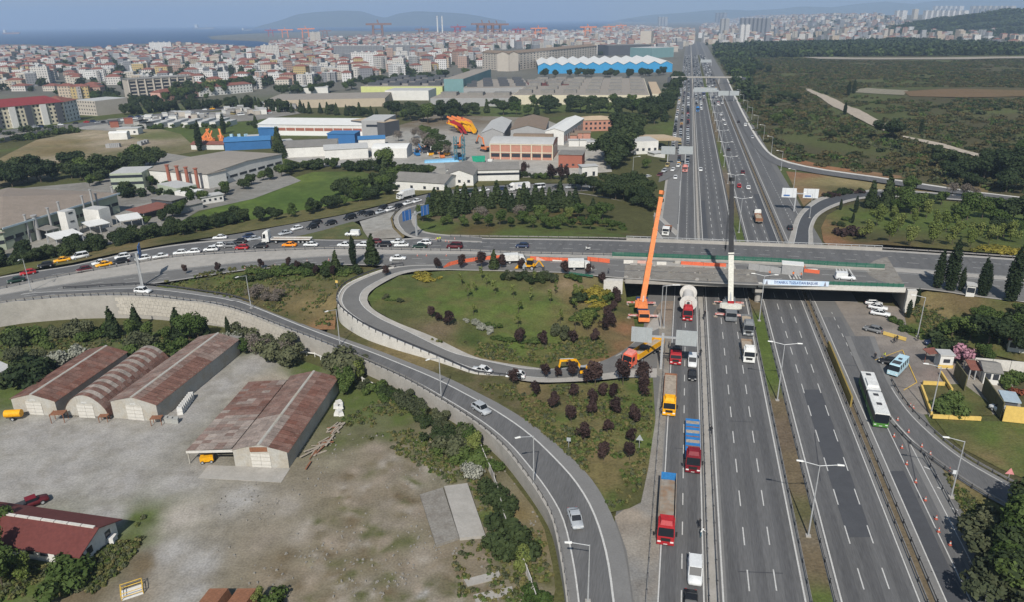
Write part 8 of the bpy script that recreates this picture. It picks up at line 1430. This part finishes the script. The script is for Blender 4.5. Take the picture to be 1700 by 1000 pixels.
for i in range(34):t_=random.random();p=Y(508+55*t_+random.gauss(0,4),768-58*t_+random.gauss(0,5))+Vector((0,0,random.uniform(.02,.5)));o=MB().box(0,0,0,random.uniform(1.6,4),random.uniform(.15,.4),.1).obj('plank',M_wood if i%4 else M_rust,None,loc=p,rz=random.gauss(.9,.5));tag(o,'weathered plank in the scrap pile along the lean-to shed','plank','planks by the shed')
for x,y,s,lb in ((262,705,1.6,'dark steel frame rack before the longest shed'),(174,700,1.3,'brown steel frame before the arched shed'),(100,700,2.0,'grey pallet stack before the sheds')):r=empty('steel_rack',Y(x,y),.1,lb,'rack');[MB().box(a*s*.6,b*s*.4,0,.1,.1,s).obj('leg',M_rust,r)for a in (-1,1)for b in (-1,1)];MB().box(0,0,s*.9,s*1.3,s*.9,.08).obj('shelf',M_rust,r)
for i in range(3):o=MB().box(0,0,0,1.1,1,1).box(0,0,1,1.2,1.1,.08).obj('metal_box',B_corr,None,loc=Y(276+8*i,701+i),rz=.2);tag(o,'small grey metal box at the corner of the longest shed','box','metal boxes')
bld('grey container at the left rim of the yard',tuple(Y(-4,642)),tuple(Y(28,630)),6,2.6,B_corr,T_lt,'flat',name='container',cat='container',px=False,over=.03);bld('dark container behind the longest shed',tuple(Y(384,590)),tuple(Y(404,578)),3,2.6,B_corr,T_grey,'flat',name='container',cat='container',px=False,over=.03)
pk=empty('pickup',Y(52,841),.75,'dark red pickup truck parked behind the maroon-roofed building','pickup');c=CN['maroon'];d=CARS['crossover'];inst('body',d['body'],pk,color=c,scale=(1.15,1,1));MB().box(.2,0,.95,1.7,1.5,.55,0,.85).obj('window_glass',M_glass,pk);MB().box(.15,0,1.5,1.5,1.35,.08).obj('roof',M_mar,pk);MB().box(-1.5,0,1.0,1.8,1.5,.08).obj('load_bed',M_steelD,pk);[inst('wheel',WH[.38],pk,(a*1.5,b*.85,.38))for a in (-1,1)for b in (-1,1)]
fk=empty('forklift',Y(345,768),.2,'yellow forklift parked under the lean-to roof','forklift');MB().box(0,0,.4,2.2,1.2,.9).obj('body',M_yl,fk);MB().box(-.1,0,2.0,1.3,1.1,.08).obj('overhead_guard',M_steelD,fk);[MB().box(1.15,s*.35,.1,.1,.1,2.4).obj('mast',M_steelD,fk)for s in (-1,1)];[inst('wheel',WH[.31],fk,(a*.75,b*.55,.31))for a in (-1,1)for b in (-1,1)]
cg=empty('work_cage',Y(220,985),.5,'yellow railed work cage lying on the rough ground','cage');MB().box(0,0,0,2.6,2.0,.12).obj('floor',B_white,cg)
for a,b in (((-1.3,-1),(1.3,-1)),((1.3,-1),(1.3,1)),((1.3,1),(-1.3,1)),((-1.3,1),(-1.3,-1))):[MB().bar((*a,z),(*b,z),.07).obj('rail',M_yel,cg)for z in (.55,1.1)];MB().box(*a,.1,.08,.08,1.05).obj('post',M_yel,cg)
for x,lb in ((358,'left rust-red tilted steel hood at the rough ground rim'),(405,'right rust-red tilted steel hood at the rough ground rim')):o=MB().hexa([(-1.6,-1.5,0),(1.6,-1.5,0),(1.6,1.5,0),(-1.6,1.5,0)],[(-1.5,-1.3,1.2),(1.3,-1.3,1.7),(1.3,1.3,1.7),(-1.5,1.3,1.2)]).obj('steel_hood',M_rust,None,loc=Y(x,1004),rz=-.2);tag(o,lb,'hood')
st=[MB().box(0,0,0,.5,.35,.25,k,.7).mesh('form',M_concD)for k in range(4)];q_=[]
while len(q_)<420:
    x,y=random.uniform(360,900),random.uniform(720,1000);p=Y(x,y)
    if vnoise(p.x/4,p.y/4)>.5 and in1(p.x,p.y,PATCHES[0][0]):q_.append(p)
scatter('loose_stones',np.array([tuple(p)for p in q_]),rng.uniform(.25,.85,len(q_)),st)
